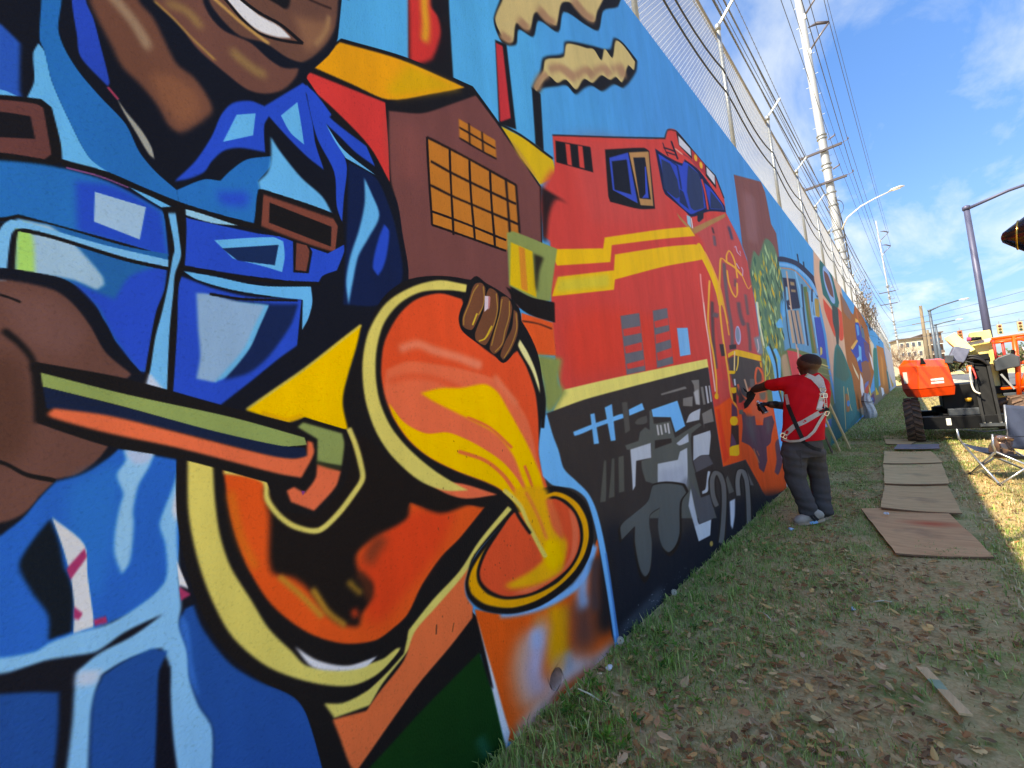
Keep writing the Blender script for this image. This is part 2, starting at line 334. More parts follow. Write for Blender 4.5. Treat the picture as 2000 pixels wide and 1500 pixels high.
f0b040 13.8,3.9 1 6206,2981,6392,2856,6484,2839,6693,2924,6662,2927,6476,2848,6434,2868,6246,2993
f0cfc6 7.9,2.7 1 4550,2405,4543,2215,4550,2108,4563,1974,4561,1760,4564,1601,4561,1468,4599,1469,4602,1602,4599,1763,4601,1978,4588,2113,4581,2220,4588,2412
ee9a98 8.0,2.9 1 4564,2708,4545,2568,4544,2394,4586,2401,4587,2576,4606,2717
f0b428 12.7,4.2 1 4681,1417,4660,1399,4620,1389,4576,1391,4545,1403,4539,1422,4559,1440,4599,1450,4643,1449,4674,1436
c6b4da 10.3,3.1 1 6040,3329,6098,3357,6136,3289,6312,3269,6309,3345,6271,3335,6303,3276,6170,3301,6130,3370,6024,3333
c6b4da 10.1,3.0 0 6012,3111,6125,3057,6159,3068,6045,3122
c6b4da 10.6,3.1 1 6238,3100,6295,3070,6230,2981,6266,2987,6332,3078,6273,3111
b4aed6 11.1,3.3 1 5799,2145,5757,2071,5683,2023,5607,2017,5557,2056,5550,2123,5590,2195,5662,2245,5740,2253,5793,2215
7d8da6 11.1,3.3 1 5750,2147,5720,2090,5669,2052,5617,2049,5584,2079,5581,2132,5610,2188,5660,2227,5713,2232,5747,2202
3b2f33 18.0,5.8 0 4910,1983,5054,1991,5054,1858,4926,1848
3b3036 20.4,6.2 0 5257,1990,5548,2018,5523,1961,5254,1936
4c4443 45.6,12.8 0 5135,1831,5593,1883,6558,1831,6598,1696,6413,1451,5944,1235,5320,1406,5194,1568
ecb52b 13.1,3.9 0 5166,1885,5345,1922,5560,1950,6685,1914,6671,1833,5526,1874,5367,1881,5165,1838
ecb52b 16.9,4.3 0 6554,1823,6649,1818,6635,1739,6548,1759
f0cf90 8.1,2.5 1 5422,1926,5361,1808,5302,1693,5349,1693,5410,1809,5471,1927
ecc040 8.4,2.5 1 5541,1869,5476,1769,5383,1695,5429,1692,5525,1767,5591,1869
f0541e 43.1,11.7 0 4475,1316,4602,1319,5045,1392,5287,1241,5867,1271,6855,1528,7014,938,7057,469,7241,-57,5986,114,5647,360,5310,665,4523,708
ea3f22 31.7,10.1 0 4542,1286,4640,1291,4701,902,4750,773,4567,737
cc4a44 51.4,16.4 0 4707,1590,5052,1587,5011,1399,4640,1333
e2603a 79.7,20.0 0 5730,1467,6646,1574,6864,1220,6880,928,6537,957,5836,1113
5b3a4c 23.8,6.1 0 5396,1211,5525,1194,5618,1135,5938,1125,5939,1006,6270,977,6365,1064,6821,1067,6918,965,6664,819,6553,719,6303,688,6248,515,6013,402,5829,483,5808,630,5582,783,5255,878,5377,1057
56505a 133.8,35.7 1 5544,1165,5833,1107,5852,763,5976,619,5784,771,5545,982
5a5258 137.9,33.2 1 6499,1044,6662,1024,6610,881,6410,831
63404f 35.8,8.0 1 6907,707,7145,718,7120,461,7060,366,6728,254,6552,319,6759,461,6779,650
c98050 13.4,3.5 1 5684,744,5737,663,5846,547,5879,546,5769,662,5716,743
c98050 13.8,3.5 0 5809,703,5892,629,5919,629,5835,703
3a2220 15.3,4.6 0 5156,1435,5283,1437,5257,1308,5138,1348
5a3550 14.9,4.5 0 5073,1328,5236,1262,5225,1169,5012,1184
38211f 14.4,4.3 0 4963,1090,5220,1068,5145,857,4831,862
5a3a58 14.1,4.2 0 4939,1011,5029,918,5062,864,4832,864
f1bb20 13.4,4.1 1 5112,1499,5320,1498,5300,1442,5125,1441
f1bb20 12.3,3.7 1 4806,865,5141,860,5102,751,4781,785
f1bb20 13.6,4.2 1 5114,1691,5385,1693,5330,1657,5118,1656
f1bb20 12.8,3.8 1 5221,1116,5179,1088,5097,1076,5007,1084,4944,1108,4929,1139,4969,1166,5048,1179,5139,1173,5206,1148
e5623a 16.8,4.8 1 5355,1527,5429,1407,5684,1333,5748,1350,5504,1418,5435,1533
e5623a 21.5,5.6 1 6262,1518,6255,1604,6393,1730,6433,1720,6572,1641,6602,1543,6717,1548,6684,1651,6524,1740,6303,1740,6154,1605,6160,1515
57403f 20.7,6.0 1 5425,1505,5520,1393,5612,1358,5444,1317,5340,1315
6a605e 24.3,6.6 0 5928,1593,6172,1591,6100,1498,5919,1476
cfa080 18.0,5.0 1 5664,1586,5725,1477,5773,1387,5841,1390,5792,1481,5730,1590
dfe0e6 13.8,4.1 0 5264,1596,5260,1519,5320,1520,5324,1598
585a58 16.1,4.6 0 5304,1234,5467,1231,5464,1176,5303,1187
6e645a 54.3,13.7 1 6306,1399,6671,1409,6558,1306,6316,1316
82504c 26.1,6.9 0 6512,4499,8289,5014,8516,4905,8583,4691,8666,4365,9012,4274,8987,3890,8755,3510,7850,3003,6684,2830,6621,3302,6462,3451,6513,4056
8d5f60 200.5,56.1 1 6921,4339,7684,4544,7441,3760,6790,3603
5b9bc4 51.7,9.6 0 8935,3601,10482,3829,11575,3852,13364,3682,13385,2876,13504,2079,8121,1920,8627,2842
5e8062 74.7,17.8 1 6686,3054,7079,3515,7367,3497,8023,3935,8651,3939,8900,3680,8932,3258,8451,2821,8383,2457,8341,2014,8634,1755,8512,1137,7098,1133,6674,1732,6756,2210,6800,2622
6f7a4e 111.0,24.3 1 6714,1915,8599,2024,9204,1572,8163,1070,6688,1229
D 3a6656,8aa45c,c2ac3c,96b886,4c7566,d0b032,6d8f6a,33564a,a8c490 210 281,134,86 6695,3018,7153,3547,7436,3512,8011,3914,8684,3927,8948,3689,8979,3265,8494,2826,8468,2464,8383,2015,8634,1755,8186,1408,7113,1433,6731,1732,6785,2211,6829,2626
58b0e8 47.6,10.2 1 9170,3149,8781,2954,8534,2695,8680,2665,9524,3050
58b0e8 41.1,9.2 1 7903,2484,8278,2606,8430,2595,8468,2464,7976,2423
cfe0d0 24.3,6.3 1 6795,2695,6773,2431,6830,2213,6868,2066,6960,2076,6921,2224,6863,2444,6887,2710
e6dca8 15.3,3.9 1 6880,2707,6855,2328,6902,2032,6945,2036,6898,2333,6923,2714
7d8894 85.7,22.3 1 6400,2150,6786,2212,6852,1956,6507,1943
e2c4c8 14.1,3.7 1 6562,2145,6578,2017,6494,1958,6535,1957,6623,2020,6608,2150
5ab8f0 33.6,7.9 1 7011,2044,7278,1794,7326,1540,7568,1548,7516,1814,7232,2074
5ab8f0 36.1,8.2 1 7455,2032,7671,1887,7429,1545,7674,1541,7935,1901,7696,2066
2c3a40 27.5,6.4 1 7228,2107,7491,1819,7379,1349,7482,1347,7597,1826,7327,2120
d3c04a 15.6,3.8 1 6990,1883,7025,1919,7130,1851,7014,1700,6795,1628,6842,1620,7073,1697,7195,1855,7068,1933,6936,1887
d3c04a 15.0,3.7 1 6953,1923,6770,1697,6691,1552,6749,1551,6829,1697,7015,1924
58b4f5 26.2,5.8 0 7010,1421,7462,1457,7564,1106,7511,795,7183,452,7057,469,7014,938
d5deec 25.4,5.3 0 7066,483,7215,447,7113,20,7241,-57
5ab0ea 55.9,11.8 0 7656,1542,8272,1535,8163,1070,7710,697,7511,795,7613,1182
2a2c3c 21.0,4.5 1 7418,1440,7621,1021,7485,642,7554,635,7693,1019,7487,1443
2d3450 49.9,9.4 1 8767,3696,9680,3862,10743,3992,11885,4014,12946,3955,13054,3654,13953,3805,13795,4146,12499,4203,11149,4159,9875,3992,8870,3802
26324a 35.2,6.8 0 10985,4310,11013,4109,11190,4149,11161,4353
26324a 39.2,7.2 0 11701,4283,11688,4099,11884,4140,11898,4327
6bb2ec 48.7,9.3 1 8857,3639,10013,3823,11151,3919,12364,3892,13190,3696,13658,3794,12755,3994,11416,4013,10150,3900,8931,3700
b58a6c 39.7,7.7 1 8970,3605,10329,3810,11285,3804,12729,3700,12933,3752,11443,3851,10421,3853,9011,3637
2a2e48 49.5,10.1 0 9006,3441,10348,3642,10463,3042,9060,2847
a08a68 57.8,11.8 0 9723,3484,10175,3548,10175,3474,9723,3412
a08a68 57.7,11.6 0 9716,3329,10226,3397,10183,3337,9677,3273
cfd8e0 41.6,8.6 0 9222,2953,9516,2969,9427,2909
6fb4dc 50.7,10.8 0 9176,3296,9379,3328,9351,3077,9079,3012
c0a48c 40.0,8.2 0 9076,2836,9075,2227,9326,2248,9329,2871
bb9c88 43.8,8.6 0 9482,2881,9630,2248,9908,2272,9754,2921
b59a86 47.5,8.9 0 9920,2931,10069,2262,10370,2288,10215,2974
7fb8e4 51.0,9.3 0 10449,3059,10465,2254,10657,2268,10641,3087
2c3a54 54.0,9.8 0 11003,3638,10712,2871,10655,2264,10853,2278,10913,2895,11214,3675
5c7a44 59.0,10.2 0 11231,3613,11185,2915,11179,2118,11693,2149,11703,2979,11755,3706
8a7a4c 61.2,10.3 0 11527,3543,11519,2716,11577,2135,11884,2154,11825,2749,11836,3595
6fb8ea 51.9,10.0 0 10388,3808,10640,3467,10575,3075,10771,3102,10839,3504,10578,3851
caa890 41.8,8.4 0 9425,3642,9370,2930,9354,2148,9270,1761,9424,1766,9511,2159,9529,2953,9586,3676
35465a 38.0,8.0 0 9033,3417,8779,2489,8824,2031,8918,2038,8873,2499,9132,3435
35465a 41.9,8.4 0 9352,2869,9438,2230,9544,2239,9457,2884
35465a 45.6,8.7 0 9780,2918,9926,2257,10042,2267,9893,2935
72b8ec 128.2,21.1 1 11993,3615,13119,3688,13281,3135,11981,2759,11851,3109
2a3148 59.1,9.9 1 12424,3742,12121,3385,12070,3070,12318,3101,12371,3420,12685,3782
3550b8 80.4,12.2 0 12134,3017,13295,3149,13490,2615,13292,1875,12386,1848,12113,2403
b0964a 83.4,13.2 1 12737,3531,13488,3631,13228,3169,12505,3093
7cc0f0 49.2,8.0 1 12162,3390,12052,3008,11996,2274,12158,2285,12216,3027,12329,3414
d4c46a 69.6,10.5 1 12515,2325,12840,2316,12711,2182,12307,2105
6d7d50 84.6,14.7 0 7968,1983,8890,2128,13282,2046,13525,1279,13881,218,10555,402,7710,697,7726,1419
8c935c 47.4,7.3 0 10520,1852,11872,1829,13740,1774,13822,1801,11930,1853,10562,1874
8c935c 46.4,7.1 0 10413,1723,11738,1686,13564,1612,13645,1638,11795,1709,10455,1744
8c935c 45.2,6.9 0 10292,1576,11586,1523,13365,1428,13443,1453,11642,1545,10332,1596
8c935c 44.0,6.7 0 10156,1412,11417,1342,13144,1224,13220,1247,11471,1363,10196,1432
d0c070 41.5,6.2 0 11232,1933,13424,1851,13517,1878,11299,1956
d84a50 50.2,9.7 0 8505,2074,9373,2073,10338,1985,9577,1590,8643,1576
d9b09a 31.2,5.9 1 9457,2153,9335,1714,9293,1523,9447,1524,9491,1718,9617,2163
b89a7a 81.5,17.3 1 7963,1915,8426,2017,8555,1576,7904,1580
3e68a0 65.6,8.7 0 11457,579,12741,573,13456,231,12573,168,11332,299
78b8ec 53.3,7.4 0 11488,531,12108,573,12149,284,11373,339
b0785c 74.5,9.2 0 12749,323,13484,255,13288,93
5f7048 71.1,12.2 0 7478,295,7946,754,13147,324,13675,52,10086,-100,7435,-156,7241,-57
23696c 185.1,19.8 0 13390,889,20073,550,22740,94,13531,-64,11767,-69
8a7a68 645.4,33.1 0 19016,423,23749,586,90000,2124,90000,-2475,22473,-36
bfc2ca 2772.4,57.4 0 55421,1029,90000,19470,90000,-2962,57507,-200
dbb298 162.5,21.1 0 13860,5091,15654,5212,20151,5257,20612,4284,20822,3097,20705,1698,17652,504,14086,1128,13736,1747,13970,2716,13514,3567,13183,4126
1f6c6c 112.2,15.4 1 15071,5004,17504,5103,18696,4228,17835,3866,16899,3670,15940,3811,14533,3919,14513,4545
8bb0e2 84.9,11.8 1 15588,4925,16517,5066,17450,4720,17476,4138,17076,3971,16249,3955,15293,4287,15205,4671
794e46 84.9,11.8 1 15523,4790,16552,4810,17177,4475,17175,4176,16183,4176,15487,4480
df5038 125.4,17.2 1 14404,3788,15667,3696,16679,3625,16069,2815,15044,3114,14353,3481
df5038 166.2,19.6 1 17750,3947,19115,3917,18584,3032,17228,2773,16906,3022,17764,3426
3b4a4a 145.2,18.1 1 16424,3829,17976,3905,17545,3294,16533,2572,15911,2337,16164,2966,15940,3256
a4612f 227.1,19.7 0 19486,4723,24169,4432,26191,5056,33412,4682,34835,3854,38577,2642,27985,931,23335,384,19579,389,18478,1514,18388,2402,19011,3719
8c6a5c 462.8,49.4 1 19792,4710,23300,4472,22543,3971,19881,4002
46a0e4 164.6,16.7 0 20109,5092,25827,5161,25333,4852,24081,4376,21929,4549
c06a3a 257.4,22.1 1 25815,4903,26219,4318,27934,4079,29091,4211,27278,4444,26854,5043
1c7478 143.5,15.6 1 15284,2357,16321,2609,17558,2370,18706,1908,19340,1601,19531,856,19034,314,16763,141,14676,87,13784,869,14129,1542
3a6b62 433.8,49.2 1 15889,2461,17801,2206,18609,1603,16770,1444,14649,1610
c9b276 51.6,5.6 1 16195,1293,15582,627,15138,100,15284,88,15736,619,16360,1291
c9b276 62.3,6.2 1 17156,1240,17169,695,17511,476,17700,471,17354,690,17342,1239
a0663e 215.6,22.4 1 16384,1052,17213,992,17037,541,15952,529
2a7cc0 117.9,12.1 1 17307,723,17140,674,16869,653,16602,667,16436,710,16429,766,16584,815,16846,838,17121,826,17300,782
a8622f 165.0,14.9 0 19877,2459,19975,1505,21079,598,20485,529,19388,1138
2946ae 224.5,18.6 1 24468,4001,26733,4209,27870,3693,32503,3456,32132,2832,25759,1833,23327,1834,22414,2272,20426,2611,24002,3210,24192,3705
4a9ae0 195.2,16.9 0 24793,3992,26396,4072,26058,3607,24831,3440
e0b060 153.2,14.2 0 20585,2718,24038,3232,24661,3212,21152,2644
58aee8 185.2,15.2 0 24570,3030,26012,2984,25057,2263,23878,2386
6ab8ee 168.0,14.2 0 22541,2347,24583,2524,24856,2415,22709,2207
6a4a70 264.8,18.6 0 28340,3412,31761,3516,32132,2832,29943,2378,28053,2686
58708a 245.3,19.1 0 27830,4309,29810,4159,29928,3601,27553,3583
e8b650 199.6,17.7 0 24928,4283,26523,4367,27001,4276,24811,4080
8a5a48 215.6,15.3 0 24476,2210,29235,2361,30345,1629,27314,1203,24458,1438
d8cfb0 137.1,12.2 0 20044,2144,22117,1632,22155,1421,20813,1764
d8d8e4 315.8,19.5 0 31333,3000,33680,2676,34176,1840,32341,2132
a5622f 320.5,21.0 0 32267,3748,34392,3665,33334,2874,32310,3040
d4dae6 159.4,12.4 0 23192,1760,24072,1441,23559,299,22346,365,22171,1106
5a6ab0 195.2,13.9 0 24827,1241,27688,1370,26201,974,24062,988
c04a3c 193.9,13.6 0 24697,1049,27314,1203,25782,783,24568,859
2a7a5c 199.1,13.3 0 24441,672,27793,849,27010,240,24754,312
d0c070 223.6,14.4 0 27314,1203,28109,840,27776,418,26938,704
6a3a6c 245.9,14.6 0 27536,599,30186,644,30275,219,27969,128
e0c030 206.0,13.2 0 25503,394,27898,326,26832,165,25499,235
d8cdb8 916.9,55.6 0 33678,4048,38265,3765,37994,3277,34104,2158,33785,2890
1d7c78 421.2,23.0 0 36195,3258,41511,3681,36328,898,32159,433,31655,892
b4743a 826.1,35.0 0 41981,3932,56087,4375,57512,2500,52518,140,45210,136,39014,845,40065,2245
d09048 2066.8,88.2 1 46965,3360,49467,3144,46493,912,43346,959
e0b838 321.4,17.0 0 32737,968,35326,427,31813,470
dce2ec 478.2,20.4 0 38921,817,42518,646,42905,243,39042,155
22707a 1053.7,34.7 0 54392,2246,58458,1978,58761,323,53854,267
c9a050 1461.1,41.2 0 59940,2719,67136,1618,74538,486,65347,328
3a78b8 292.2,18.3 1 25218,525,28947,458,29003,187,26261,195
c6c8d0 0.0,73.9 0 58260,4972,90000,7126,90000,12630,90000,3736,90000,-3112,90000,-677,75337,246,62788,1715,58947,3243
383130 8.4,3.1 0 1791,1427,2229,1494,4459,1722,4463,1363,4523,708,5310,665,5687,346,5983,108,7241,-57,7757,-378,5416,-181,3292,-123,2434,-177,1771,-141,1575,209
1c1e28 230.7,82.9 0 2259,758,3053,377,4513,363,7349,-116,7757,-378,5416,-181,3292,-123,2434,-177,1970,-119
39404a 80.7,35.9 0 2298,84,2892,117,2953,23,2334,-38
65b9f7 9.1,4.8 1 2039,1280,2260,1306,2462,1326,2644,1342,2632,1371,2450,1354,2247,1333,2027,1305
65b9f7 6.2,2.9 0 2720,1394,2933,1431,2959,1380,2717,1351
65b9f7 4.6,2.5 0 2227,1395,2275,1398,2290,1206,2231,1209
65b9f7 5.2,2.7 0 2403,1427,2498,1445,2495,1203,2434,1205
524f4b 5.8,2.8 0 2633,1449,2710,1449,2705,1251,2632,1234
55524e 6.4,2.9 1 2789,1298,2841,1320,2984,1334,2981,1286,2911,1275,2804,1284
65b9f7 7.9,3.3 0 3073,1373,3588,1420,3692,1193,3467,1160,3411,1290,3084,1317
5a5c58 9.2,3.8 0 2614,1155,2811,1164,2849,1223,2938,1250,3007,1223,3039,1367,3075,1369,3088,1262,3393,1260,3448,1117,4032,1192,4082,1167,3843,1120,3780,1077,3752,883,3802,740,3860,530,4079,523,4141,349,4174,284,2663,653,2872,704,2968,780,2996,820,2849,869,2816,962,2818,1020,2983,1019,3007,1123,2685,1118,2631,1123
cac7ca 5.4,2.3 0 3130,1250,3134,1170,3162,1169,3157,1249
cac7ca 5.5,2.4 0 3188,1245,3197,1167,3225,1167,3216,1244
cac7ca 5.7,2.4 0 3265,1246,3272,1176,3301,1175,3293,1246
cac7ca 5.9,2.4 0 3324,1248,3331,1162,3361,1161,3353,1247
332a28 6.5,2.7 0 3073,1138,3373,1121,3373,1086,3056,1076
3a3230 11.8,4.3 0 3809,1115,3856,1124,3787,878,3882,681,3799,732
b7bec9 6.7,3.1 0 2678,1119,2999,1127,2980,1019,2743,1031,2692,866,2649,842,2666,973
b7bec9 8.9,3.5 0 3073,960,3452,935,3513,995,3674,1006,3611,774,3561,722,3336,685,3256,755,3030,781
b7bec9 9.8,3.8 0 3461,1069,3735,1124,3726,1051,3518,1045
b7bec9 11.6,4.1 0 3845,1090,4290,1098,4287,1041,4180,876,3957,899,3775,879
b7bec9 11.1,4.1 0 3718,1218,3824,1287,4104,1323,4042,1220
a9b0bf 76.3,30.9 0 3090,903,3562,868,3524,746,3081,804
8a90a0 51.5,19.8 1 3373,741,3600,775,3572,686,3418,683
7e7975 9.5,3.6 0 3717,1434,3949,1444,3912,1353,3696,1368
7e7975 11.1,3.9 0 4127,1272,4411,1306,4431,1174,4147,1173,4138,1125
7e7975 8.5,3.5 0 3275,1489,3796,1539,3830,1518,3285,1476
7e7975 10.4,3.8 0 3960,1591,4160,1596,4104,1355,4000,1366,4009,1547
7e7975 11.1,3.9 0 4180,1526,4247,1528,4258,1353,4191,1353
b0aeb0 26.0,9.5 0 3979,1481,4113,1506,4096,1361,4006,1369
bfbec6 10.1,3.5 0 4303,1532,4352,1533,4363,1362,4307,1360
bfbec6 10.4,3.6 0 4403,1535,4438,1535,4445,1374,4403,1366
57564f 5.9,3.1 0 2328,1096,2352,1089,2313,903,2295,845,2231,854,2279,973
57564f 6.2,3.1 0 2423,1092,2455,1090,2403,852,2334,857,2385,986
57564f 6.6,3.3 0 2508,1090,2578,1090,2535,859,2465,865
57545a 12.6,4.4 0 3775,879,3957,897,4165,875,4259,779,3813,773
332a2a 12.7,4.4 0 3776,772,4266,758,4214,698,4062,517,3855,531
b7bec9 10.1,3.5 1 4092,733,4152,723,4040,568,3893,565,3889,589,3983,598
2a2220 13.9,4.5 1 4316,379,4251,494,4278,615,4322,649,4308,642,4359,549,4323,405,4208,203,4104,82,4300,17,4415,144,4542,356,4584,518,4503,651,4228,726,4080,658,4051,522,4116,400
6a6866 12.5,4.1 1 4275,383,4210,500,4237,624,4303,665,4346,643,4403,543,4366,395,4248,191,4142,69,4260,31,4372,156,4497,366,4537,525,4463,649,4247,711,4118,650,4090,517,4155,396
5f5d58 12.6,3.9 0 4562,578,4630,605,4767,414,4605,424
2a2220 18.2,5.1 1 5019,322,5046,467,5135,539,5061,544,5119,450,5083,238,4992,-14,5248,-78,5347,185,5388,414,5291,552,4942,613,4806,514,4778,367
7d7a78 16.3,4.6 1 4970,331,4998,477,5097,554,5105,545,5170,443,5133,228,5041,-26,5196,-65,5293,195,5333,421,5245,551,4979,599,4852,505,4824,358
6f6c6a 16.0,4.3 0 5309,546,5506,336,5379,364
241b18 11.8,5.1 1 2410,651,2594,688,2852,733,2967,830,3520,728,3596,648,3431,591,3349,353,3247,278,3101,262,3003,330,2968,409,2965,514,3031,638,2859,624,2824,558,2831,416,2760,247,2670,218,2606,298,2578,490,2605,601,2404,560
575b5b 7.9,3.4 1 2439,656,2613,689,2854,730,2961,819,3473,722,3542,650,3392,598,3317,381,3224,313,3089,297,2997,359,2964,431,2961,528,3022,642,2861,630,2829,569,2836,439,2771,282,2686,255,2626,329,2598,506,2623,609,2433,571
b7bec9 10.3,3.6 0 3645,664,3712,367,3739,338,4030,310,3954,184,3682,209,3555,537
c4ced8 11.6,4.0 0 3634,348,4012,305,3948,190,3684,213
57575c 10.8,3.8 0 3652,723,3835,544,4066,526,4136,322,4068,306,3739,340,3687,542
c6ceda 31.3,9.3 0 4591,351,4770,339,4697,188,4576,75,4531,127
c9a050 18.4,6.1 1 3998,98,3986,88,3964,86,3939,93,3923,106,3920,121,3932,131,3954,133,3979,127,3996,113
10131f 1.8,1.8 0 822,3863,744,2961,611,2729,703,2624,799,2560,872,2517,914,2446,955,2364,968,2236,980,2042,903,1913,829,1824,769,1587,637,1342,561,700,618,304,590,-87,-568,928,-619,2572,790,4305
1857bd 2.2,3.7 0 -554,2393,-195,2440,-95,2476,-64,2445,-66,2326,-63,2307,-96,2299,-546,2097
58b8f2 1.2,2.0 0 -547,2103,-96,2310,-64,2306,-55,2311,-43,2360,-44,2430,-35,2463,-25,2446,-14,2376,13,2290,49,2201,85,2175,-1,2177,-7,2225,-16,2305,-26,2311,-96,2296,-546,2086
0470c0 1.4,2.1 0 -26,2876,12,2912,6,2606,-1,2522,9,2476,34,2426,72,2378,120,2325,147,2255,180,2211,224,2174,229,2138,182,2149,85,2175,49,2201,13,2290,-14,2376,-25,2446,-33,2474,-29,2581
1848c0 1.4,2.2 1 22,2921,56,2952,50,2636,63,2594,75,2526,91,2428,87,2415,38,2468,32,2524,24,2618
a23a56 1.0,1.5 0 85,2410,105,2385,109,2391,89,2416
a6a8a0 1.6,2.2 1 104,2390,121,2362,153,2320,172,2281,178,2248,166,2258,141,2309,117,2357
744a3b 7.9,11.0 1 56,2795,155,2874,155,2709,185,2680,215,2611,238,2563,276,2545,310,2499,320,2458,284,2401,238,2351,212,2362,189,2411,152,2456,116,2488,96,2538,70,2599,57,2641
a1836a 10.7,15.5 1 85,2683,113,2650,137,2620,166,2563,183,2588,154,2646,128,2678,100,2711
8a5840 16.8,22.5 1 172,2493,225,2522,279,2495,285,2430,237,2373,198,2431
70483e 2.9,3.6 1 132,2856,315,3003,309,2817,329,2771,362,2749,437,2753,490,2727,535,2721,589,2750,576,2709,531,2638,473,2593,419,2580,356,2606,288,2644,247,2693,190,2734
ae8648 2.5,3.4 1 189,2728,229,2704,279,2664,332,2629,336,2636,282,2671,232,2711,192,2735
917048 13.7,16.6 1 371,2677,426,2649,469,2644,483,2677,441,2681,387,2708
917048 11.4,15.2 1 216,2730,260,2739,293,2709,307,2734,271,2765,222,2756
6b483c 3.4,4.0 1 329,3015,783,3380,753,3097,734,2994,681,2884,605,2782,549,2768,482,2780,407,2759,358,2784,325,2828
8a6048 23.1,25.4 1 583,2945,688,2994,723,3009,682,2903,612,2819,609,2865
a88058 10.0,10.8 1 709,3031,693,2964,649,2880,659,2878,705,2965,723,3037
dfe0e6 1.9,2.3 1 334,2895,369,2921,418,2893,464,2873,531,2872,568,2852,520,2826,461,2813,415,2831,376,2864
171416 1.6,1.9 1 366,2915,412,2888,465,2875,534,2875,604,2850,612,2863,541,2888,470,2888,418,2901,372,2927
171416 1.6,1.9 1 327,2881,368,2855,412,2819,459,2800,519,2812,607,2851,609,2862,521,2823,463,2810,418,2829,374,2865,332,2891
c29656 3.7,4.6 1 330,2840,362,2826,401,2807,452,2789,490,2780,496,2792,458,2801,407,2818,368,2837,335,2851
171416 2.6,3.0 1 496,3082,594,3157,569,2978,554,2954,527,2954,496,2954
2b1a16 2.0,2.2 1 637,3047,684,3057,725,3069,728,3077,686,3065,640,3054
134bcb 1.9,2.2 0 220,2198,271,2278,315,2374,343,2457,376,2512,428,2545,468,2547,529,2618,599,2699,642,2682,698,2626,661,2566,627,2647,607,2667,616,2607,625,2550,630,2484,655,2394,601,2419,533,2469,480,2516,464,2477,462,2383,390,2368,346,2341,312,2293,292,2252,252,2216
58b8f2 1.4,1.8 0 385,2477,440,2508,429,2427,344,2369,363,2419
58b8f2 1.7,1.9 0 518,2537,576,2615,584,2538,590,2463,546,2488
0470c0 1.7,2.0 0 224,2173,291,2229,332,2239,362,2284,408,2337,479,2376,474,2337,436,2275,440,2246,427,2181,417,2125,314,2131,229,2138
134bcb 16.6,20.1 1 322,2200,409,2229,396,2178,329,2163
58b8f2 2.5,2.8 0 482,2446,507,2407,573,2335,644,2287,680,2222,578,2227,440,2244,436,2273,466,2316,479,2371
134bcb 2.4,2.5 0 614,2699,680,2617,832,2558,864,2486,784,2513,723,2552,673,2579,733,2488,744,2432,724,2313,710,2208,694,2269,693,2399,640,2502,620,2589,609,2686
58b8f2 2.1,2.1 0 673,2579,734,2505,864,2449,803,2461,742,2473,701,2528
0a1d48 6.6,6.3 1 752,2460,862,2439,910,2349,941,2229,949,2034,836,1915,693,1897,725,2174
58b8f2 3.2,3.1 1 813,2421,834,2377,867,2284,811,2174,765,2093,738,1998,713,1898,710,1987,733,2086,776,2201,807,2317
134bcb 6.8,6.4 1 886,2252,906,2228,885,2119,863,2063,841,2030,821,2062,856,2185
171416 1.7,1.9 1 435,2244,456,2251,692,2234,714,2199,692,2078,570,2077,419,2114
7f4438 2.1,2.2 0 450,2234,678,2216,693,2192,676,2089,583,2098,438,2124
171416 1.7,1.9 0 467,2212,669,2183,662,2107,462,2142
171416 0.8,1.3 0 -416,2152,-96,2297,-32,2319,-15,2306,-1,2218,1,2171,-28,2150,-97,2138,-414,2044
6b3f3c 1.1,1.9 0 -416,2142,-96,2285,-41,2302,-29,2298,-17,2184,-28,2167,-97,2156,-415,2057
17151a 1.1,1.8 0 -316,2158,-97,2255,-50,2266,-43,2212,-97,2193,-316,2111
0470c0 1.7,2.6 0 -544,2001,-97,2137,-14,2154,81,2149,188,2103,194,2095,200,1968,112,1985,-1,1999,-64,2011,-98,1992,-541,1893
104ac6 10.0,14.1 0 23,2130,95,2140,188,2099,199,1970,140,1978,24,2000
171416 1.1,1.5 1 -1,2163,80,2159,149,2140,226,2123,312,2113,421,2108,426,2128,316,2131,231,2140,154,2157,83,2175,1,2178
171416 0.8,1.3 0 -541,1890,-98,1991,-72,2006,-2,1995,111,1978,199,1961,201,1973,113,1989,0,2006,-71,2016,-98,2001,-541,1896
9ac2e3 1.5,2.1 0 57,2113,156,2102,141,2007,54,2033
58b8f2 1.1,1.5 0 123,2148,170,2135,216,2118,196,2108,162,2125
8ecbea 1.2,1.6 0 229,2122,270,2121,372,2108,304,2098,232,2106
7c4a80 1.0,1.4 1 7,2157,68,2155,122,2144,123,2148,68,2160,8,2161
134bcb 1.9,2.1 0 231,2097,418,2096,491,2102,536,2095,649,2079,712,2126,710,2098,678,2022,625,1992,607,1959,401,1952,235,1948
58b8f2 1.8,2.0 0 309,2046,470,2095,502,2089,504,2039,493,1982,443,1990,355,1999
0f2a58 1.7,2.0 0 328,2025,487,2073,472,2001,368,1995
171416 1.7,1.8 0 533,2098,584,2096,595,2073,578,1993,528,1987
7a4238 1.7,1.8 0 544,2094,577,2092,585,2072,570,1998,535,1997
0864aa 1.4,2.0 0 -73,2006,-16,2004,112,1982,200,1979,198,1958,180,1819,160,1743,150,1646,128,1651,102,1702,73,1751,58,1805,30,1851,6,1870,-17,1879,-76,1882
134bcb 4.9,6.8 0 12,1871,43,1855,88,1836,121,1904,197,1948,180,1804,150,1648,128,1651,80,1747,58,1809
9ac2de 3.4,5.2 0 -73,2005,-21,2002,20,1963,66,1894,70,1871,56,1855,12,1875,-76,1878
a4da70 3.1,4.9 0 -74,1993,-58,2001,-49,1960,-47,1880,-76,1879
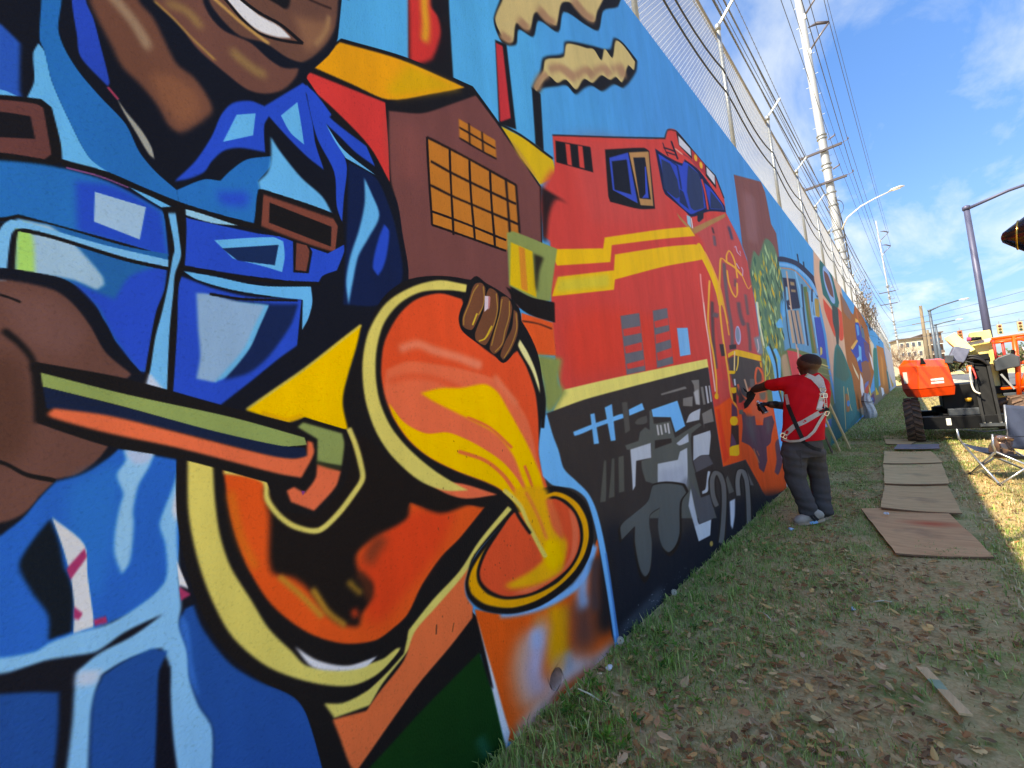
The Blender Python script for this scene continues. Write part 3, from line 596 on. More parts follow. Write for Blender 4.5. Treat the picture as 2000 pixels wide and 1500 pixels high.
6ebdf0 1.0,1.5 0 -107,1879,-101,1964,-93,1987,-83,2000,-64,2001,-1,1989,78,1975,200,1963,199,1942,111,1949,29,1964,-61,1979,-75,1982,-82,1964,-89,1883,-91,1799,-110,1797
171416 0.8,1.3 1 -80,1801,-78,1893,-72,1974,-64,1975,-17,1970,110,1941,198,1932,200,1942,112,1951,-15,1979,-63,1984,-77,1975,-83,1892,-86,1800
58b8f2 1.5,1.7 0 232,1937,307,1934,425,1925,583,1947,584,1891,567,1833,545,1792,553,1896,481,1895,351,1900,263,1917
134bcb 2.0,2.3 0 222,1922,305,1897,398,1885,549,1896,526,1738,470,1694,386,1620,305,1551,196,1590,202,1721
0c2352 5.7,6.5 0 296,1878,448,1870,538,1880,510,1806,439,1699,382,1646,317,1625,342,1674
5cb8ea 2.0,2.4 0 349,1863,449,1866,419,1795,386,1719,323,1634,295,1618,287,1631
8ab2d8 3.8,4.6 0 260,1878,296,1878,364,1865,437,1863,404,1794,371,1719,313,1642,293,1618,251,1629,262,1693,260,1776
171416 1.4,1.6 1 291,1875,373,1871,536,1888,536,1896,374,1879,292,1883
171416 1.4,1.6 1 226,1943,306,1941,451,1938,616,1956,618,1969,452,1950,308,1952,228,1954
171416 1.1,1.5 0 190,2112,243,2132,243,2059,235,1951,220,1890,213,1772,198,1584,138,1616,150,1698,169,1811,191,1885,202,1975,200,2048
62b9f0 1.7,2.2 0 203,2099,220,2104,226,2030,228,1980,213,1925,208,1873,197,1771,189,1651,186,1595,145,1613,154,1661,166,1744,180,1805,195,1881,210,1976,214,1992,212,2028
c3d2ea 4.2,5.5 1 143,1613,151,1645,174,1608,185,1595
10131f 0.8,1.2 1 -295,1836,-100,1855,-53,1852,-7,1843,22,1808,51,1754,76,1687,119,1617,137,1638,95,1706,70,1773,38,1831,2,1872,-49,1882,-99,1883,-295,1860
6d4840 1.6,2.4 0 -539,1806,-99,1856,-52,1853,-12,1841,17,1809,44,1758,69,1696,116,1641,105,1629,39,1645,-44,1664,-43,1541,-22,1515,30,1488,69,1462,48,1430,14,1401,-18,1396,-43,1366,-70,1329,-103,1317,-525,1321
5b3a30 20.3,32.9 0 -312,1694,-75,1682,-55,1542,-72,1443,-310,1463
75504a 16.2,24.6 1 -100,1828,-18,1822,35,1748,9,1685,-61,1716
171416 2.3,3.5 1 -98,1735,-78,1710,-60,1678,-54,1647,-45,1652,-52,1687,-71,1721,-92,1747
171416 2.3,3.5 1 -57,1665,-53,1599,-52,1529,-40,1529,-42,1600,-45,1667
171416 1.1,1.8 1 -100,1819,-85,1813,-70,1805,-69,1810,-84,1818,-99,1824
171416 1.1,1.7 1 -256,1501,-103,1444,-65,1409,-22,1388,-20,1397,-63,1418,-102,1452,-255,1509
0563c6 1.6,2.3 0 -554,1369,-103,1290,-71,1320,-44,1361,-20,1391,26,1401,68,1432,87,1452,214,1404,206,1350,199,1189,191,1099,143,1058,50,1038,-33,1018,-105,1030,-548,1169
0670cc 17.5,24.1 1 -4,1365,85,1423,82,1297,51,1123,33,1094
0a1622 3.1,4.5 1 -30,1309,-17,1252,-10,1193,-2,1167,4,1116,0,1046,-36,1044,-36,1096,-59,1155,-77,1219,-63,1257
d6d9e0 2.1,2.9 0 -28,1312,23,1236,27,1165,35,1063,35,1042,2,1040,4,1100,0,1166,-12,1239
ad356b 1.7,2.3 0 -7,1189,23,1226,27,1206,-1,1162
ad356b 1.6,2.3 0 4,1100,18,1079,11,1068,3,1074
ad356b 1.7,2.3 0 35,1058,56,1059,59,1041,37,1043
8ac6ef 2.4,3.2 1 96,1450,157,1436,143,1397,122,1355,110,1291,111,1265,107,1213,100,1167,86,1145,74,1197,76,1252,87,1315,93,1339,82,1389,99,1422
b0c4e4 4.9,6.5 1 98,1449,154,1437,141,1412,115,1412
7cc0ef 2.3,3.0 0 160,1243,164,1265,176,1299,189,1334,205,1389,203,1303,195,1211,197,1080,198,1025,193,986,209,906,211,837,227,761,254,686,247,546,180,591,170,713,168,815,170,888,155,939,88,941,44,928,34,886,28,849,19,699,-17,723,-3,848,1,911,6,955,42,978,102,992,162,1021,89,1007,39,984,7,990,-42,1002,-105,1005,-522,1175,-522,1194,-105,1038,-55,1028,-34,1037,8,1040,65,1039,134,1069,164,1096,172,1125,170,1195
b9cce4 6.6,9.0 1 6,956,47,940,38,912,6,924
ccd4e4 5.4,6.7 1 198,1333,203,1303,195,1243,187,1278
084b98 3.4,5.1 0 -521,1143,-106,965,-56,943,-22,924,-25,841,-35,736,-518,1036
084c99 4.5,5.9 0 34,890,48,926,88,940,138,946,167,925,150,885,143,764,135,621,21,697,28,849
0a0e1e 3.0,3.6 0 151,889,170,886,168,815,170,717,177,593,133,622,143,764
084e9e 2.4,2.7 0 205,1016,224,1019,238,962,267,893,306,822,369,747,438,681,485,614,519,505,550,342,247,546,254,686,227,761,211,837,209,906,193,981
1d6ac4 6.4,7.7 1 197,1007,211,973,217,879,231,772,210,837,207,907,194,976
dfe0e6 2.1,2.6 0 192,1146,215,1064,196,1080
ad3560 2.1,2.6 0 195,1077,220,1048,198,1040
171416 2.0,1.8 0 201,1433,196,1271,210,1133,237,1007,284,882,373,748,458,657,491,582,538,343,617,289,791,343,925,365,1197,442,1206,568,1161,638,1128,714,1137,774,1232,862,1459,961,1662,1033,1743,1233,1786,1478,1773,1760,1642,1952,1428,2079,1206,2092,985,2042,849,1937,738,1720,648,1518,479,1446,325,1432
fcc60c 2.5,2.6 0 369,1533,434,1582,546,1661,674,1766,758,1831,734,1749,699,1655,673,1578,667,1528,679,1449,652,1441,536,1499,481,1485,406,1516
dccb66 2.4,2.5 1 373,1533,443,1582,556,1664,758,1824,754,1830,552,1669,440,1588,370,1538
e0a020 6.0,6.5 1 408,1518,481,1490,529,1500,528,1510,482,1500,411,1527
e0d06c 3.5,3.7 0 224,1407,221,1265,236,1138,264,1018,309,897,394,775,514,670,634,600,731,591,831,630,806,641,748,631,609,665,499,729,458,791,399,884,357,983,312,1089,290,1185,282,1286,281,1387
dfe0e6 4.1,3.9 1 466,803,531,730,626,668,730,649,687,635,600,664,514,718
ee5720 3.7,3.4 0 305,1367,317,1228,349,1088,409,949,505,827,614,744,727,704,798,715,860,739,931,820,1032,897,1130,941,1290,1038,1154,1079,1045,1077,905,1144,879,1111,702,1224,533,1307,414,1336
e8431e 47.0,40.2 1 686,998,902,1106,1123,1054,1031,932,877,826,744,750,691,807
1a1312 13.2,12.2 1 410,1298,418,1204,414,1045,473,1005,513,957,571,855,618,803,673,773,683,810,716,840,730,893,683,956,682,1017,768,1055,888,1086,905,1148,1044,1068,1211,1067,1284,1039,1354,1082,1032,1200,832,1332,717,1421,569,1369,472,1318
c48f30 10.5,10.7 1 429,1019,491,936,548,850,560,857,502,943,439,1027
c48f30 11.4,11.1 1 521,949,565,860,621,792,632,800,578,866,535,953
8a3a20 31.1,28.1 1 743,956,760,992,804,1021,770,1059,722,1025,701,983
5a2a18 18.5,17.0 1 672,944,697,903,704,851,730,846,722,904,693,952
c4922e 12.5,11.7 1 639,932,663,898,683,873,693,880,673,904,650,937
d8401e 12.4,11.5 0 646,838,655,808,675,806,666,837
e2701e 15.3,17.4 1 311,1300,331,1163,366,1064,383,1067,348,1165,328,1301
e0d06c 3.2,3.3 1 305,1353,358,1337,403,1309,406,1257,439,1195,485,1149,560,1117,628,1153,691,1212,731,1262,728,1321,713,1392,692,1453,673,1447,693,1388,707,1320,711,1270,675,1226,615,1169,556,1136,492,1164,451,1205,421,1260,415,1318,362,1352,307,1369
171416 1.6,1.8 0 -49,1670,104,1630,314,1549,502,1481,536,1499,672,1446,689,1386,673,1301,639,1239,551,1174,446,1216,415,1309,206,1411,67,1462,-47,1528
8fa35d 1.7,2.1 0 -41,1645,103,1590,335,1513,532,1433,538,1408,456,1414,289,1475,102,1557,-38,1612
11203e 1.7,2.1 0 -38,1612,102,1556,289,1477,456,1416,530,1400,538,1370,485,1370,424,1390,208,1483,69,1537,-33,1561
ef6f48 2.4,2.9 0 -32,1548,-22,1561,69,1538,208,1481,424,1390,496,1369,536,1372,540,1422,557,1414,559,1378,515,1305,451,1328,207,1439,68,1494,-25,1539
8e9f5c 2.5,2.6 0 512,1469,530,1483,658,1434,663,1396,649,1322,567,1349,573,1423
ee6e48 3.2,3.3 0 567,1342,645,1305,623,1255,548,1192,479,1236,469,1273,491,1281,522,1255,558,1296
3a4226 6.9,6.8 1 563,1344,606,1322,646,1312,648,1322,609,1331,566,1353
8a3a80 1.6,1.6 0 512,1264,525,1261,516,1248
f36e48 5.5,4.2 1 938,1247,1071,1146,1185,1097,1377,1075,1189,1158,1075,1192
e0d06c 4.8,4.2 0 1301,2069,1146,2065,1003,2015,870,1928,785,1806,751,1682,752,1549,785,1428,845,1327,954,1218,1072,1155,1203,1129,1136,1170,1026,1249,923,1344,852,1435,812,1533,801,1629,813,1739,854,1846,935,1936,1044,1997,1193,2026,1293,2031
ee522a 3.8,2.8 0 824,1650,848,1769,921,1884,1013,1961,1139,2004,1261,1995,1272,1955,1241,1870,1315,1806,1392,1758,1494,1708,1608,1767,1668,1682,1719,1547,1724,1413,1714,1318,1704,1198,1746,1029,1782,927,1782,846,1671,770,1583,911,1516,1005,1412,1087,1317,1155,1155,1221,1014,1303,926,1380,864,1475,832,1573
f36e48 12.3,9.2 0 846,1660,947,1695,1107,1683,1267,1660,1422,1619,1537,1535,1630,1419,1668,1296,1684,1182,1714,1073,1746,949,1667,797,1583,911,1412,1087,1155,1221,1014,1303,926,1380,864,1475,832,1573
f4805e 19.1,15.7 1 915,1728,996,1752,1067,1729,1201,1702,1335,1666,1357,1704,1219,1738,1084,1764,1000,1786,908,1759
ee5a34 20.2,17.1 1 857,1605,949,1624,1070,1613,1202,1566,1216,1587,1078,1634,949,1645,854,1624
f47a54 21.8,15.3 1 1409,1626,1472,1562,1553,1481,1585,1497,1502,1577,1439,1641
fcc60c 10.3,7.2 1 995,1565,1097,1583,1216,1582,1360,1596,1438,1556,1502,1464,1556,1380,1611,1292,1655,1204,1698,1104,1722,978,1751,869,1688,857,1558,1111,1509,1233,1412,1349,1282,1420,1163,1477,1054,1529
fcc60c 7.4,5.6 1 847,1532,909,1451,1005,1399,1115,1392,1231,1344,1355,1272,1442,1208,1530,1107,1592,970,1706,779,1633,781,1581,902,1414,1084,1316,1144,1155,1220,1014,1301,927,1378,864,1474
ee6f3a 8.2,5.9 1 1228,1443,1364,1383,1495,1274,1509,1282,1374,1392,1236,1453
ee6f3a 8.1,5.8 1 1161,1298,1311,1236,1414,1154,1509,1031,1531,1037,1433,1163,1323,1249,1169,1312
ee6f3a 9.7,6.3 1 1572,1177,1611,1072,1643,957,1663,956,1630,1072,1590,1179
ef5a18 4.7,2.8 0 1181,631,1351,544,1597,479,1870,468,2068,570,2163,660,2176,357,2205,77,2247,-5,1835,-48,1606,-96,1422,-56,1298,25,1238,287,1200,474
efa012 56.9,33.2 1 1650,458,1629,326,1622,190,1791,115,1800,255,1824,391
e88a40 52.7,32.3 0 1536,463,1547,357,1661,320,1649,430
d9a58c 89.0,56.3 1 1435,422,1367,290,1415,97,1550,50,1501,229,1570,343
bcb6d6 79.4,48.9 1 1508,413,1495,323,1455,220,1514,96,1615,78,1560,178,1603,268,1619,367
a9bce2 47.2,29.3 0 1512,401,1513,318,1586,289,1585,375
e8b4a0 61.1,37.9 1 1400,-17,1507,-28,1613,-2,1529,85,1439,57,1350,65
c4b6bc 105.1,57.8 1 1575,73,1721,163,1815,155,2003,48,2237,31,2278,-29,1924,10,1701,41,1521,-13
6a4038 121.1,65.9 1 1821,419,1837,286,1825,175,2039,83,2054,209,2036,360
241f22 97.2,49.6 1 2121,582,2080,330,2065,155,2245,83,2263,264,2309,527
8f98ac 50.2,28.5 0 1741,187,1741,98,1800,73,1800,164
e0a060 71.2,41.6 0 1646,219,1619,146,1719,90,1748,165
74baf5 21.0,12.4 1 2083,641,1990,532,1854,488,1591,498,1327,569,1331,536,1603,461,1887,446,2049,495,2151,610
80b6ee 67.1,36.6 1 1948,520,1914,432,1925,347,2011,323,1999,402,2034,486
4a3a3e 51.4,27.1 1 2085,564,2040,426,2032,289,2103,264,2111,401,2158,539
62baf8 5.0,2.8 0 1800,1427,1835,1305,1872,1216,1902,1113,2010,1022,2120,926,2186,806,2235,585,2258,297,2278,48,2290,-63,2229,-35,2203,318,2169,605,2142,756,2088,903,1973,985,1792,1040,1714,1102,1701,1239,1751,1397
3a7ec4 11.2,5.6 1 2225,551,2249,240,2256,-9,2273,-15,2266,234,2242,547
171416 3.7,2.4 1 1748,1040,1902,1002,2052,911,2122,797,2120,672,2059,581,1943,519,1790,486,1597,482,1399,524,1231,605,1153,686,1140,752,1166,807,1248,869,1367,927,1460,968,1599,1020
f2a516 3.7,2.4 1 1786,1005,1896,969,2007,891,2072,788,2075,691,2016,609,1905,551,1759,521,1583,517,1403,550,1249,624,1174,695,1160,749,1185,796,1261,853,1382,911,1468,949,1593,982
171416 3.8,2.4 1 1783,984,1891,939,1976,861,2021,772,2015,687,1961,617,1880,573,1737,542,1549,552,1375,598,1266,661,1213,728,1211,783,1258,848,1331,899,1460,968,1613,978
ea522c 3.8,2.4 1 1789,969,1874,926,1954,852,1989,766,1986,695,1939,632,1858,586,1714,563,1551,566,1376,611,1280,672,1231,731,1228,776,1275,838,1346,891,1471,968,1532,959,1652,970
f36e48 13.0,7.7 1 1908,899,1965,829,1979,740,1935,639,1806,584,1552,570,1411,610,1718,587,1871,631,1922,755
f3ae1a 27.1,17.0 1 1367,665,1556,667,1673,691,1574,879,1488,1013,1485,1083,1727,1036,1771,829,1864,718,1835,641,1793,588,1613,586,1422,629
ee6a3c 21.5,13.0 1 1719,981,1763,972,1832,813,1835,736,1754,824
f0803a 11.8,7.5 1 1563,1047,1639,905,1691,774,1711,773,1658,906,1581,1049
fcc60c 33.3,20.0 1 1688,786,1787,740,1819,646,1720,613,1659,695
e0cc60 5.6,3.6 1 1409,1083,1509,988,1548,901,1612,777,1661,696,1691,697,1641,779,1576,902,1534,994,1430,1093
171416 3.5,2.4 1 1371,1081,1457,1008,1497,938,1567,841,1587,844,1517,941,1474,1014,1385,1089
171416 2.8,2.1 1 1305,2070,1365,2122,1427,2098,1505,2076,1593,2041,1658,1990,1656,1874,1600,1775,1497,1700,1415,1756,1327,1795,1243,1848,1233,1907,1282,2006
774830 2.6,2.0 1 1348,2077,1397,2093,1419,2070,1397,1986,1340,1892,1302,1852,1253,1867,1257,1910,1298,1983
774830 2.8,2.1 1 1449,2075,1503,2055,1496,1971,1442,1857,1386,1786,1328,1805,1326,1840,1391,1950,1415,2024
774830 3.0,2.1 1 1526,2040,1580,2043,1601,1993,1553,1875,1495,1779,1438,1744,1411,1771,1452,1858,1502,1954
774830 3.1,2.2 1 1612,1985,1639,1969,1624,1862,1558,1764,1497,1715,1481,1738,1522,1808,1585,1887
b4843c 1.9,1.5 1 1372,2082,1336,2041,1300,1975,1262,1911,1256,1872,1261,1872,1268,1910,1305,1974,1341,2039,1377,2080
b4843c 2.1,1.5 1 1403,2076,1403,2023,1389,1977,1353,1930,1359,1928,1395,1977,1409,2024,1410,2078
b4843c 2.2,1.6 1 1489,2053,1486,1970,1448,1885,1397,1828,1403,1826,1454,1884,1493,1971,1496,2054
b4843c 2.3,1.6 1 1581,2028,1570,1952,1526,1864,1498,1799,1443,1756,1448,1753,1504,1797,1533,1863,1578,1952,1588,2029
b4843c 2.3,1.6 1 1623,1967,1618,1890,1571,1803,1502,1726,1507,1724,1577,1801,1625,1890,1630,1968
b4843c 2.2,1.6 1 1528,2031,1498,1944,1455,1859,1422,1785,1428,1784,1462,1858,1504,1944,1535,2031
d8b53a 2.6,2.0 0 1345,1938,1309,1878,1318,1876,1354,1936
dcb634 2.7,2.0 1 1436,1885,1383,1820,1343,1805,1346,1799,1391,1816,1445,1882
e2ccd8 2.8,2.1 0 1411,2031,1445,2033,1430,1973,1398,1949
c98080 2.8,2.1 0 1435,2032,1449,2029,1435,1973,1424,1963
eee6a0 3.4,2.2 1 1640,1832,1685,1779,1732,1703,1760,1605,1760,1538,1709,1663,1619,1793
171416 3.4,2.2 1 1623,1847,1695,1756,1751,1641,1772,1506,1736,1355,1766,1351,1803,1506,1781,1647,1722,1765,1649,1859
e0d06c 5.6,4.6 0 1437,1009,1461,987,1283,899,1191,841,1160,798,1121,752,969,697,848,610,742,551,691,506,571,533,542,594,602,563,682,557,765,580,833,610,859,682,975,748,1117,811,1240,902
f1703f 6.4,5.3 0 1167,809,1140,753,1142,701,1173,645,1165,602,1042,542,866,468,631,332,612,361,584,466,565,532,678,496,727,529,831,587,884,665,989,716,1124,781
171416 2.9,2.5 1 841,666,815,628,756,595,680,568,686,559,762,586,824,619,850,659
5a3020 1.9,1.5 0 981,651,976,616,981,614,986,649
7a4020 2.0,1.5 0 1065,623,1054,592,1058,590,1069,621
04370f 2.9,2.2 0 1188,451,1244,278,1279,73,1290,-38,1213,-175,554,286,710,325,890,379
0a5038 27.0,18.8 0 1123,136,1160,36,1212,20,1173,122
d9dee8 4.4,3.0 0 1190,589,1215,478,1258,308,1297,137,1321,47,1291,-9,1276,67,1238,274,1217,366
171416 5.6,4.0 0 1179,612,1197,546,1223,415,1248,269,1229,293,1190,445,1170,579
d8b8a8 19.1,12.2 1 1425,-6,1423,-16,1406,-19,1380,-13,1356,-1,1343,13,1345,23,1362,26,1387,20,1411,8
D 4a2412,6a3418,3a1c10 46 6,9,2 1127,1356,1668,1349,1748,908,1753,535,1284,656,1369,307,1335,61,1247,366,997,604,920,809
D 8a8c96,a8aab2,6a6c78 70 7,6,5 2205,79,2579,129,3365,107,3390,19,2677,-76,2233,-66
D 6f8fc0,3a62a8,8fb0d8 40 1,2,0 -84,1913,202,2003,192,1685,486,1593,196,1461,176,1143,-90,1120
3fa6e2 4.0,4.0 0 -1690,5020,880,5020,850,3300,776,3192,717,3149,546,3025,371,2900,226,2795,103,2706,-3,2630,-94,2564,-150,2530,-400,2480,-800,2360,-1100,2000,-1250,1500,-1300,600,-1350,-280,-1690,-280
171416 4.0,4.0 1 60,2690,0,3000,20,3400,180,3720,420,3820,660,3720,800,3420,800,3160,717,3149,546,3025,371,2900,226,2795,103,2706,-3,2630
6b483c 4.0,4.0 1 120,2760,60,3000,80,3380,220,3640,420,3720,620,3640,740,3400,745,3160,546,3035,371,2910,226,2805,103,2716
dfe0e6 4.0,4.0 1 430,3190,500,3240,580,3200,500,3160
dfe0e6 4.0,4.0 1 640,3230,690,3270,735,3240,690,3205
171416 4.0,4.0 1 490,3170,525,3205,490,3235,460,3205
171416 4.0,4.0 1 675,3215,705,3240,680,3262,655,3240
171416 4.0,4.0 1 400,3290,500,3330,600,3290,590,3310,500,3355,410,3315
8a5f48 4.0,4.0 1 590,3240,640,3100,600,3060,560,3090
171416 4.0,4.0 1 -60,3330,20,3680,240,3930,540,3970,780,3780,880,3440,900,3340,480,3270
e8b41f 4.0,4.0 1 0,3375,60,3660,260,3880,530,3915,740,3750,830,3440,840,3390,480,3330
171416 4.0,4.0 0 -150,2540,-400,2490,-790,2350,-1080,1980,-1220,1500,-1270,600,-1310,-280,-150,-280
0569c2 4.0,4.0 0 -153,2490,-400,2440,-760,2300,-1030,1940,-1170,1490,-1210,600,-1240,-280,-153,-280
58b8f2 4.0,4.0 1 -300,2400,-680,2260,-930,1950,-1000,1700,-860,1960,-640,2180
0b3f8e 4.0,4.0 1 -160,1000,-420,900,-700,1050,-900,700,-600,300,-300,200,-160,400
171416 4.0,4.0 0 -160,1960,-440,1880,-700,1700,-690,1240,-420,1120,-160,1180
6d4840 4.0,4.0 0 -156,1900,-420,1830,-640,1660,-630,1290,-400,1180,-156,1240
"""

# ------------------------------------------------------------------ mural paint, laid out in wall metres
TW, TH = 3400, 2048
TA, TB = math.asinh(-1.7/1.45), math.asinh(90/1.45)
def tex_u(y): return (np.arcsinh(np.asarray(y, float)/1.45) - TA)/(TB - TA)
def soft_outline(p, lim, k=5):
    """rounds a hand-drawn outline but keeps its sharp corners"""
    p = np.asarray(p, float); a = np.roll(p, 1, 0); b = p; c = np.roll(p, -1, 0)
    l0 = np.linalg.norm(b-a, axis=1)+1e-9; l1 = np.linalg.norm(c-b, axis=1)+1e-9
    ang = np.degrees(np.arccos(np.clip(np.sum((b-a)*(c-b), 1)/(l0*l1), -1, 1)))
    tang = (c-a)/(l0+l1)[:, None]
    sharp = (ang > lim)[:, None]
    t_out = np.where(sharp, (c-b)/l1[:, None], tang); t_in = np.where(sharp, (b-a)/l0[:, None], tang)
    t = (np.arange(k)/k)[None, :, None]
    L1 = l1[:, None, None]; m0 = t_out[:, None]*L1*.9; m1 = np.roll(t_in, -1, 0)[:, None]*L1*.9
    B = b[:, None]; Cn = c[:, None]
    h = (2*t**3-3*t**2+1)*B+(t**3-2*t**2+t)*m0+(-2*t**3+3*t**2)*Cn+(t**3-t**2)*m1
    return h.reshape(-1, 2)
def boxblur(a, r, axis):
    if r < 1: return a
    n = 2*r+1; pad = [(0, 0), (0, 0)]; pad[axis] = (r+1, r)
    c = np.cumsum(np.pad(a, pad, mode='edge'), axis=axis)
    return (c[n:]-c[:-n])/n if axis == 0 else (c[:, n:]-c[:, :-n])/n
def paint(img, pts, col, bu, bv):
    """one patch of paint with sprayed (soft) edges"""
    H, Wd = img.shape[:2]; mu = int(bu*2)+2; mv = int(bv*2)+2
    x0 = max(0, int(pts[:, 0].min())-mu); x1 = min(Wd, int(pts[:, 0].max())+mu+2)
    y0 = max(0, int(pts[:, 1].min())-mv); y1 = min(H, int(pts[:, 1].max())+mv+2)
    if x1 <= x0 or y1 <= y0: return
    h = (y1-y0)*2; w = x1-x0; acc = np.zeros((h, w+2), np.float32)
    for (ax, ay), (bx, by) in zip(pts, np.roll(pts, -1, 0)):
        s = 1.
        if ay == by: continue
        if ay > by: ax, ay, bx, by = bx, by, ax, ay; s = -1.
        r0 = max(0, math.ceil((ay-y0)*2-.5)); r1 = min(h, math.ceil((by-y0)*2-.5))
        if r1 <= r0: continue
        r = np.arange(r0, r1); yy = (r+.5)/2+y0
        xx = np.clip(ax+(yy-ay)*(bx-ax)/(by-ay)-x0, 0, w); i = np.minimum(xx.astype(int), w); f = xx-i
        acc[r, i] += s*(1-f); acc[r, i+1] += s*f
    cov = np.clip(np.abs(np.cumsum(acc, 1)[:, :w]), 0, 1).reshape(y1-y0, 2, w).mean(1)
    for k in range(2): cov = boxblur(boxblur(cov, int(bu*.6+.5), 1), int(bv*.6+.5), 0)
    sub = img[y0:y1, x0:x1]; sub += cov[..., None]*(np.asarray(col, np.float32)-sub)
def hexc(h): return [int(h[i:i+2], 16)/255 for i in (0, 2, 4)]
def mural_image():
    img = np.empty((TH, TW, 3), np.float32); img[:] = hexc('3a9de0')
    def tex(p): return np.stack([tex_u(p[:, 0])*TW, p[:, 1]/WZ*TH], 1)
    for ln in MURAL.strip().split('\n'):
        f = ln.split(' ')
        if f[0] == 'D':
            cols = f[1].split(','); n = int(f[2]); l_u, l_v, w_u = [float(q)/1000 for q in f[3].split(',')]
            reg = np.array(f[4].split(','), float).reshape(-1, 2)/1000; rr = random.Random(5); k = 0
            lo = reg.min(0); hi = reg.max(0)
            while k < n:
                y = rr.uniform(lo[0], hi[0]); z = rr.uniform(lo[1], hi[1]); ins = False
                for i in range(len(reg)):
                    (ax, ay), (bx, by) = reg[i], reg[i-1]
                    if (ay > z) != (by > z) and y < (bx-ax)*(z-ay)/(by-ay)+ax: ins = not ins
                if not ins: continue
                k += 1; s = rr.uniform(.4, 1); wz = w_u*rr.uniform(.5, 1); sk = rr.gauss(.1, .25)
                q = np.array([(y-l_u*s*sk, z+l_v*s), (y+wz, z), (y+l_u*s*sk, z-l_v*s), (y-wz, z)])
                paint(img, tex(q), hexc(rr.choice(cols)), 0, 0)
            continue
        su, sv = [float(q)/1000 for q in f[1].split(',')]; sm = int(f[2])
        p = np.array(f[3].split(','), float).reshape(-1, 2)/1000
        p = soft_outline(p, 80 if sm else 36)
        c = tex(p); cy = p[:, 0].mean(); du = TW/(TB-TA)/math.sqrt(2.1+cy*cy)
        paint(img, c, hexc(f[0]), su*du*.95, sv*TH/WZ*.95)
    im = bpy.data.images.new('mural_paint', TW, TH, alpha=False, float_buffer=False)
    px = np.ones((TH, TW, 4), np.float32); px[..., :3] = np.clip(img, 0, 1)
    im.pixels.foreach_set(px.ravel()); im.update(); im.pack()
    return im
def mural_material():
    m = bpy.data.materials.new('mural_paint'); m.use_nodes = True; t = m.node_tree; p = t.nodes['Principled BSDF']
    uv = nn(t, 'ShaderNodeUVMap', uv_map='wall'); im = nn(t, 'ShaderNodeTexImage', extension='EXTEND'); im.image = mural_image()
    t.links.new(uv.outputs[0], im.inputs[0])
    tcn = nn(t, 'ShaderNodeTexCoord')
    # hand-rolled paint: broad unevenness, vertical roller streaks and small pits of the stucco
    a = nn(t, 'ShaderNodeTexNoise'); a.inputs['Scale'].default_value = 1.7; a.inputs['Detail'].default_value = 8; a.inputs['Roughness'].default_value = 0.65
    mpn = nn(t, 'ShaderNodeMapping'); mpn.inputs['Scale'].default_value = (1, 3.2, 0.7)
    t.links.new(tcn.outputs['Object'], mpn.inputs[0]); t.links.new(mpn.outputs[0], a.inputs['Vector'])
    ra = nn(t, 'ShaderNodeMapRange'); ra.inputs['From Min'].default_value = 0.3; ra.inputs['From Max'].default_value = 0.7; ra.inputs['To Min'].default_value = 0.98; ra.inputs['To Max'].default_value = 1.22
    t.links.new(a.outputs['Fac'], ra.inputs['Value'])
    b = nn(t, 'ShaderNodeTexNoise'); b.inputs['Scale'].default_value = 95; b.inputs['Detail'].default_value = 3
    t.links.new(tcn.outputs['Object'], b.inputs['Vector'])
    rb = nn(t, 'ShaderNodeMapRange'); rb.inputs['From Min'].default_value = 0.28; rb.inputs['From Max'].default_value = 0.42; rb.inputs['To Min'].default_value = 0.86; rb.inputs['To Max'].default_value = 1.0
    t.links.new(b.outputs['Fac'], rb.inputs['Value'])
    mu = nn(t, 'ShaderNodeMath', operation='MULTIPLY'); t.links.new(ra.outputs[0], mu.inputs[0]); t.links.new(rb.outputs[0], mu.inputs[1])
    vm = nn(t, 'ShaderNodeVectorMath', operation='SCALE'); t.links.new(im.outputs['Color'], vm.inputs[0]); t.links.new(mu.outputs[0], vm.inputs['Scale'])
    t.links.new(vm.outputs[0], p.inputs['Base Color'])
    p.inputs['Roughness'].default_value = 0.7; p.inputs['Specular IOR Level'].default_value = 0.12
    c = nn(t, 'ShaderNodeTexNoise'); c.inputs['Scale'].default_value = 120; c.inputs['Detail'].default_value = 3
    d = nn(t, 'ShaderNodeTexNoise'); d.inputs['Scale'].default_value = 3.5; d.inputs['Detail'].default_value = 5
    t.links.new(tcn.outputs['Object'], c.inputs['Vector']); t.links.new(tcn.outputs['Object'], d.inputs['Vector'])
    b1 = nn(t, 'ShaderNodeBump'); b1.inputs['Strength'].default_value = 0.55; b1.inputs['Distance'].default_value = 0.006; t.links.new(c.outputs['Fac'], b1.inputs['Height'])
    b2 = nn(t, 'ShaderNodeBump'); b2.inputs['Strength'].default_value = 0.25; b2.inputs['Distance'].default_value = 0.05; t.links.new(d.outputs['Fac'], b2.inputs['Height'])
    t.links.new(b1.outputs[0], b2.inputs['Normal']); t.links.new(b2.outputs[0], p.inputs['Normal'])
    return m
M_MURAL = mural_material()
M_CONC = mat('bare_concrete', '#a8a39a', 0.85, var=0.18, vscale=3, bump=0.5, bscale=40)
wall = thing('mural_wall', 'long concrete wall painted with a steelworker pouring metal and a red locomotive', 'wall', (0, 0, 0))
HY, HZ, HR = 1.665, 0.1, 0.052     # weep hole near the foot of the wall
ys = sorted(set([WY0, -2.3, HY-.08, HY+.08] + [1.45*math.sinh(q) for q in np.linspace(math.asinh(-1.7/1.45), math.asinh(86/1.45), 150)] + [WY1]))
ys = [y for y in ys if not (abs(y-HY) < .079)]
zs = [-0.3, HZ-.08, HZ+.08, 1.2, 2.5, 3.8, WZ]
bm = bmesh.new(); uvl = bm.loops.layers.uv.new('wall')
def wv(y, z, x=WX): return bm.verts.new((x, y, z))
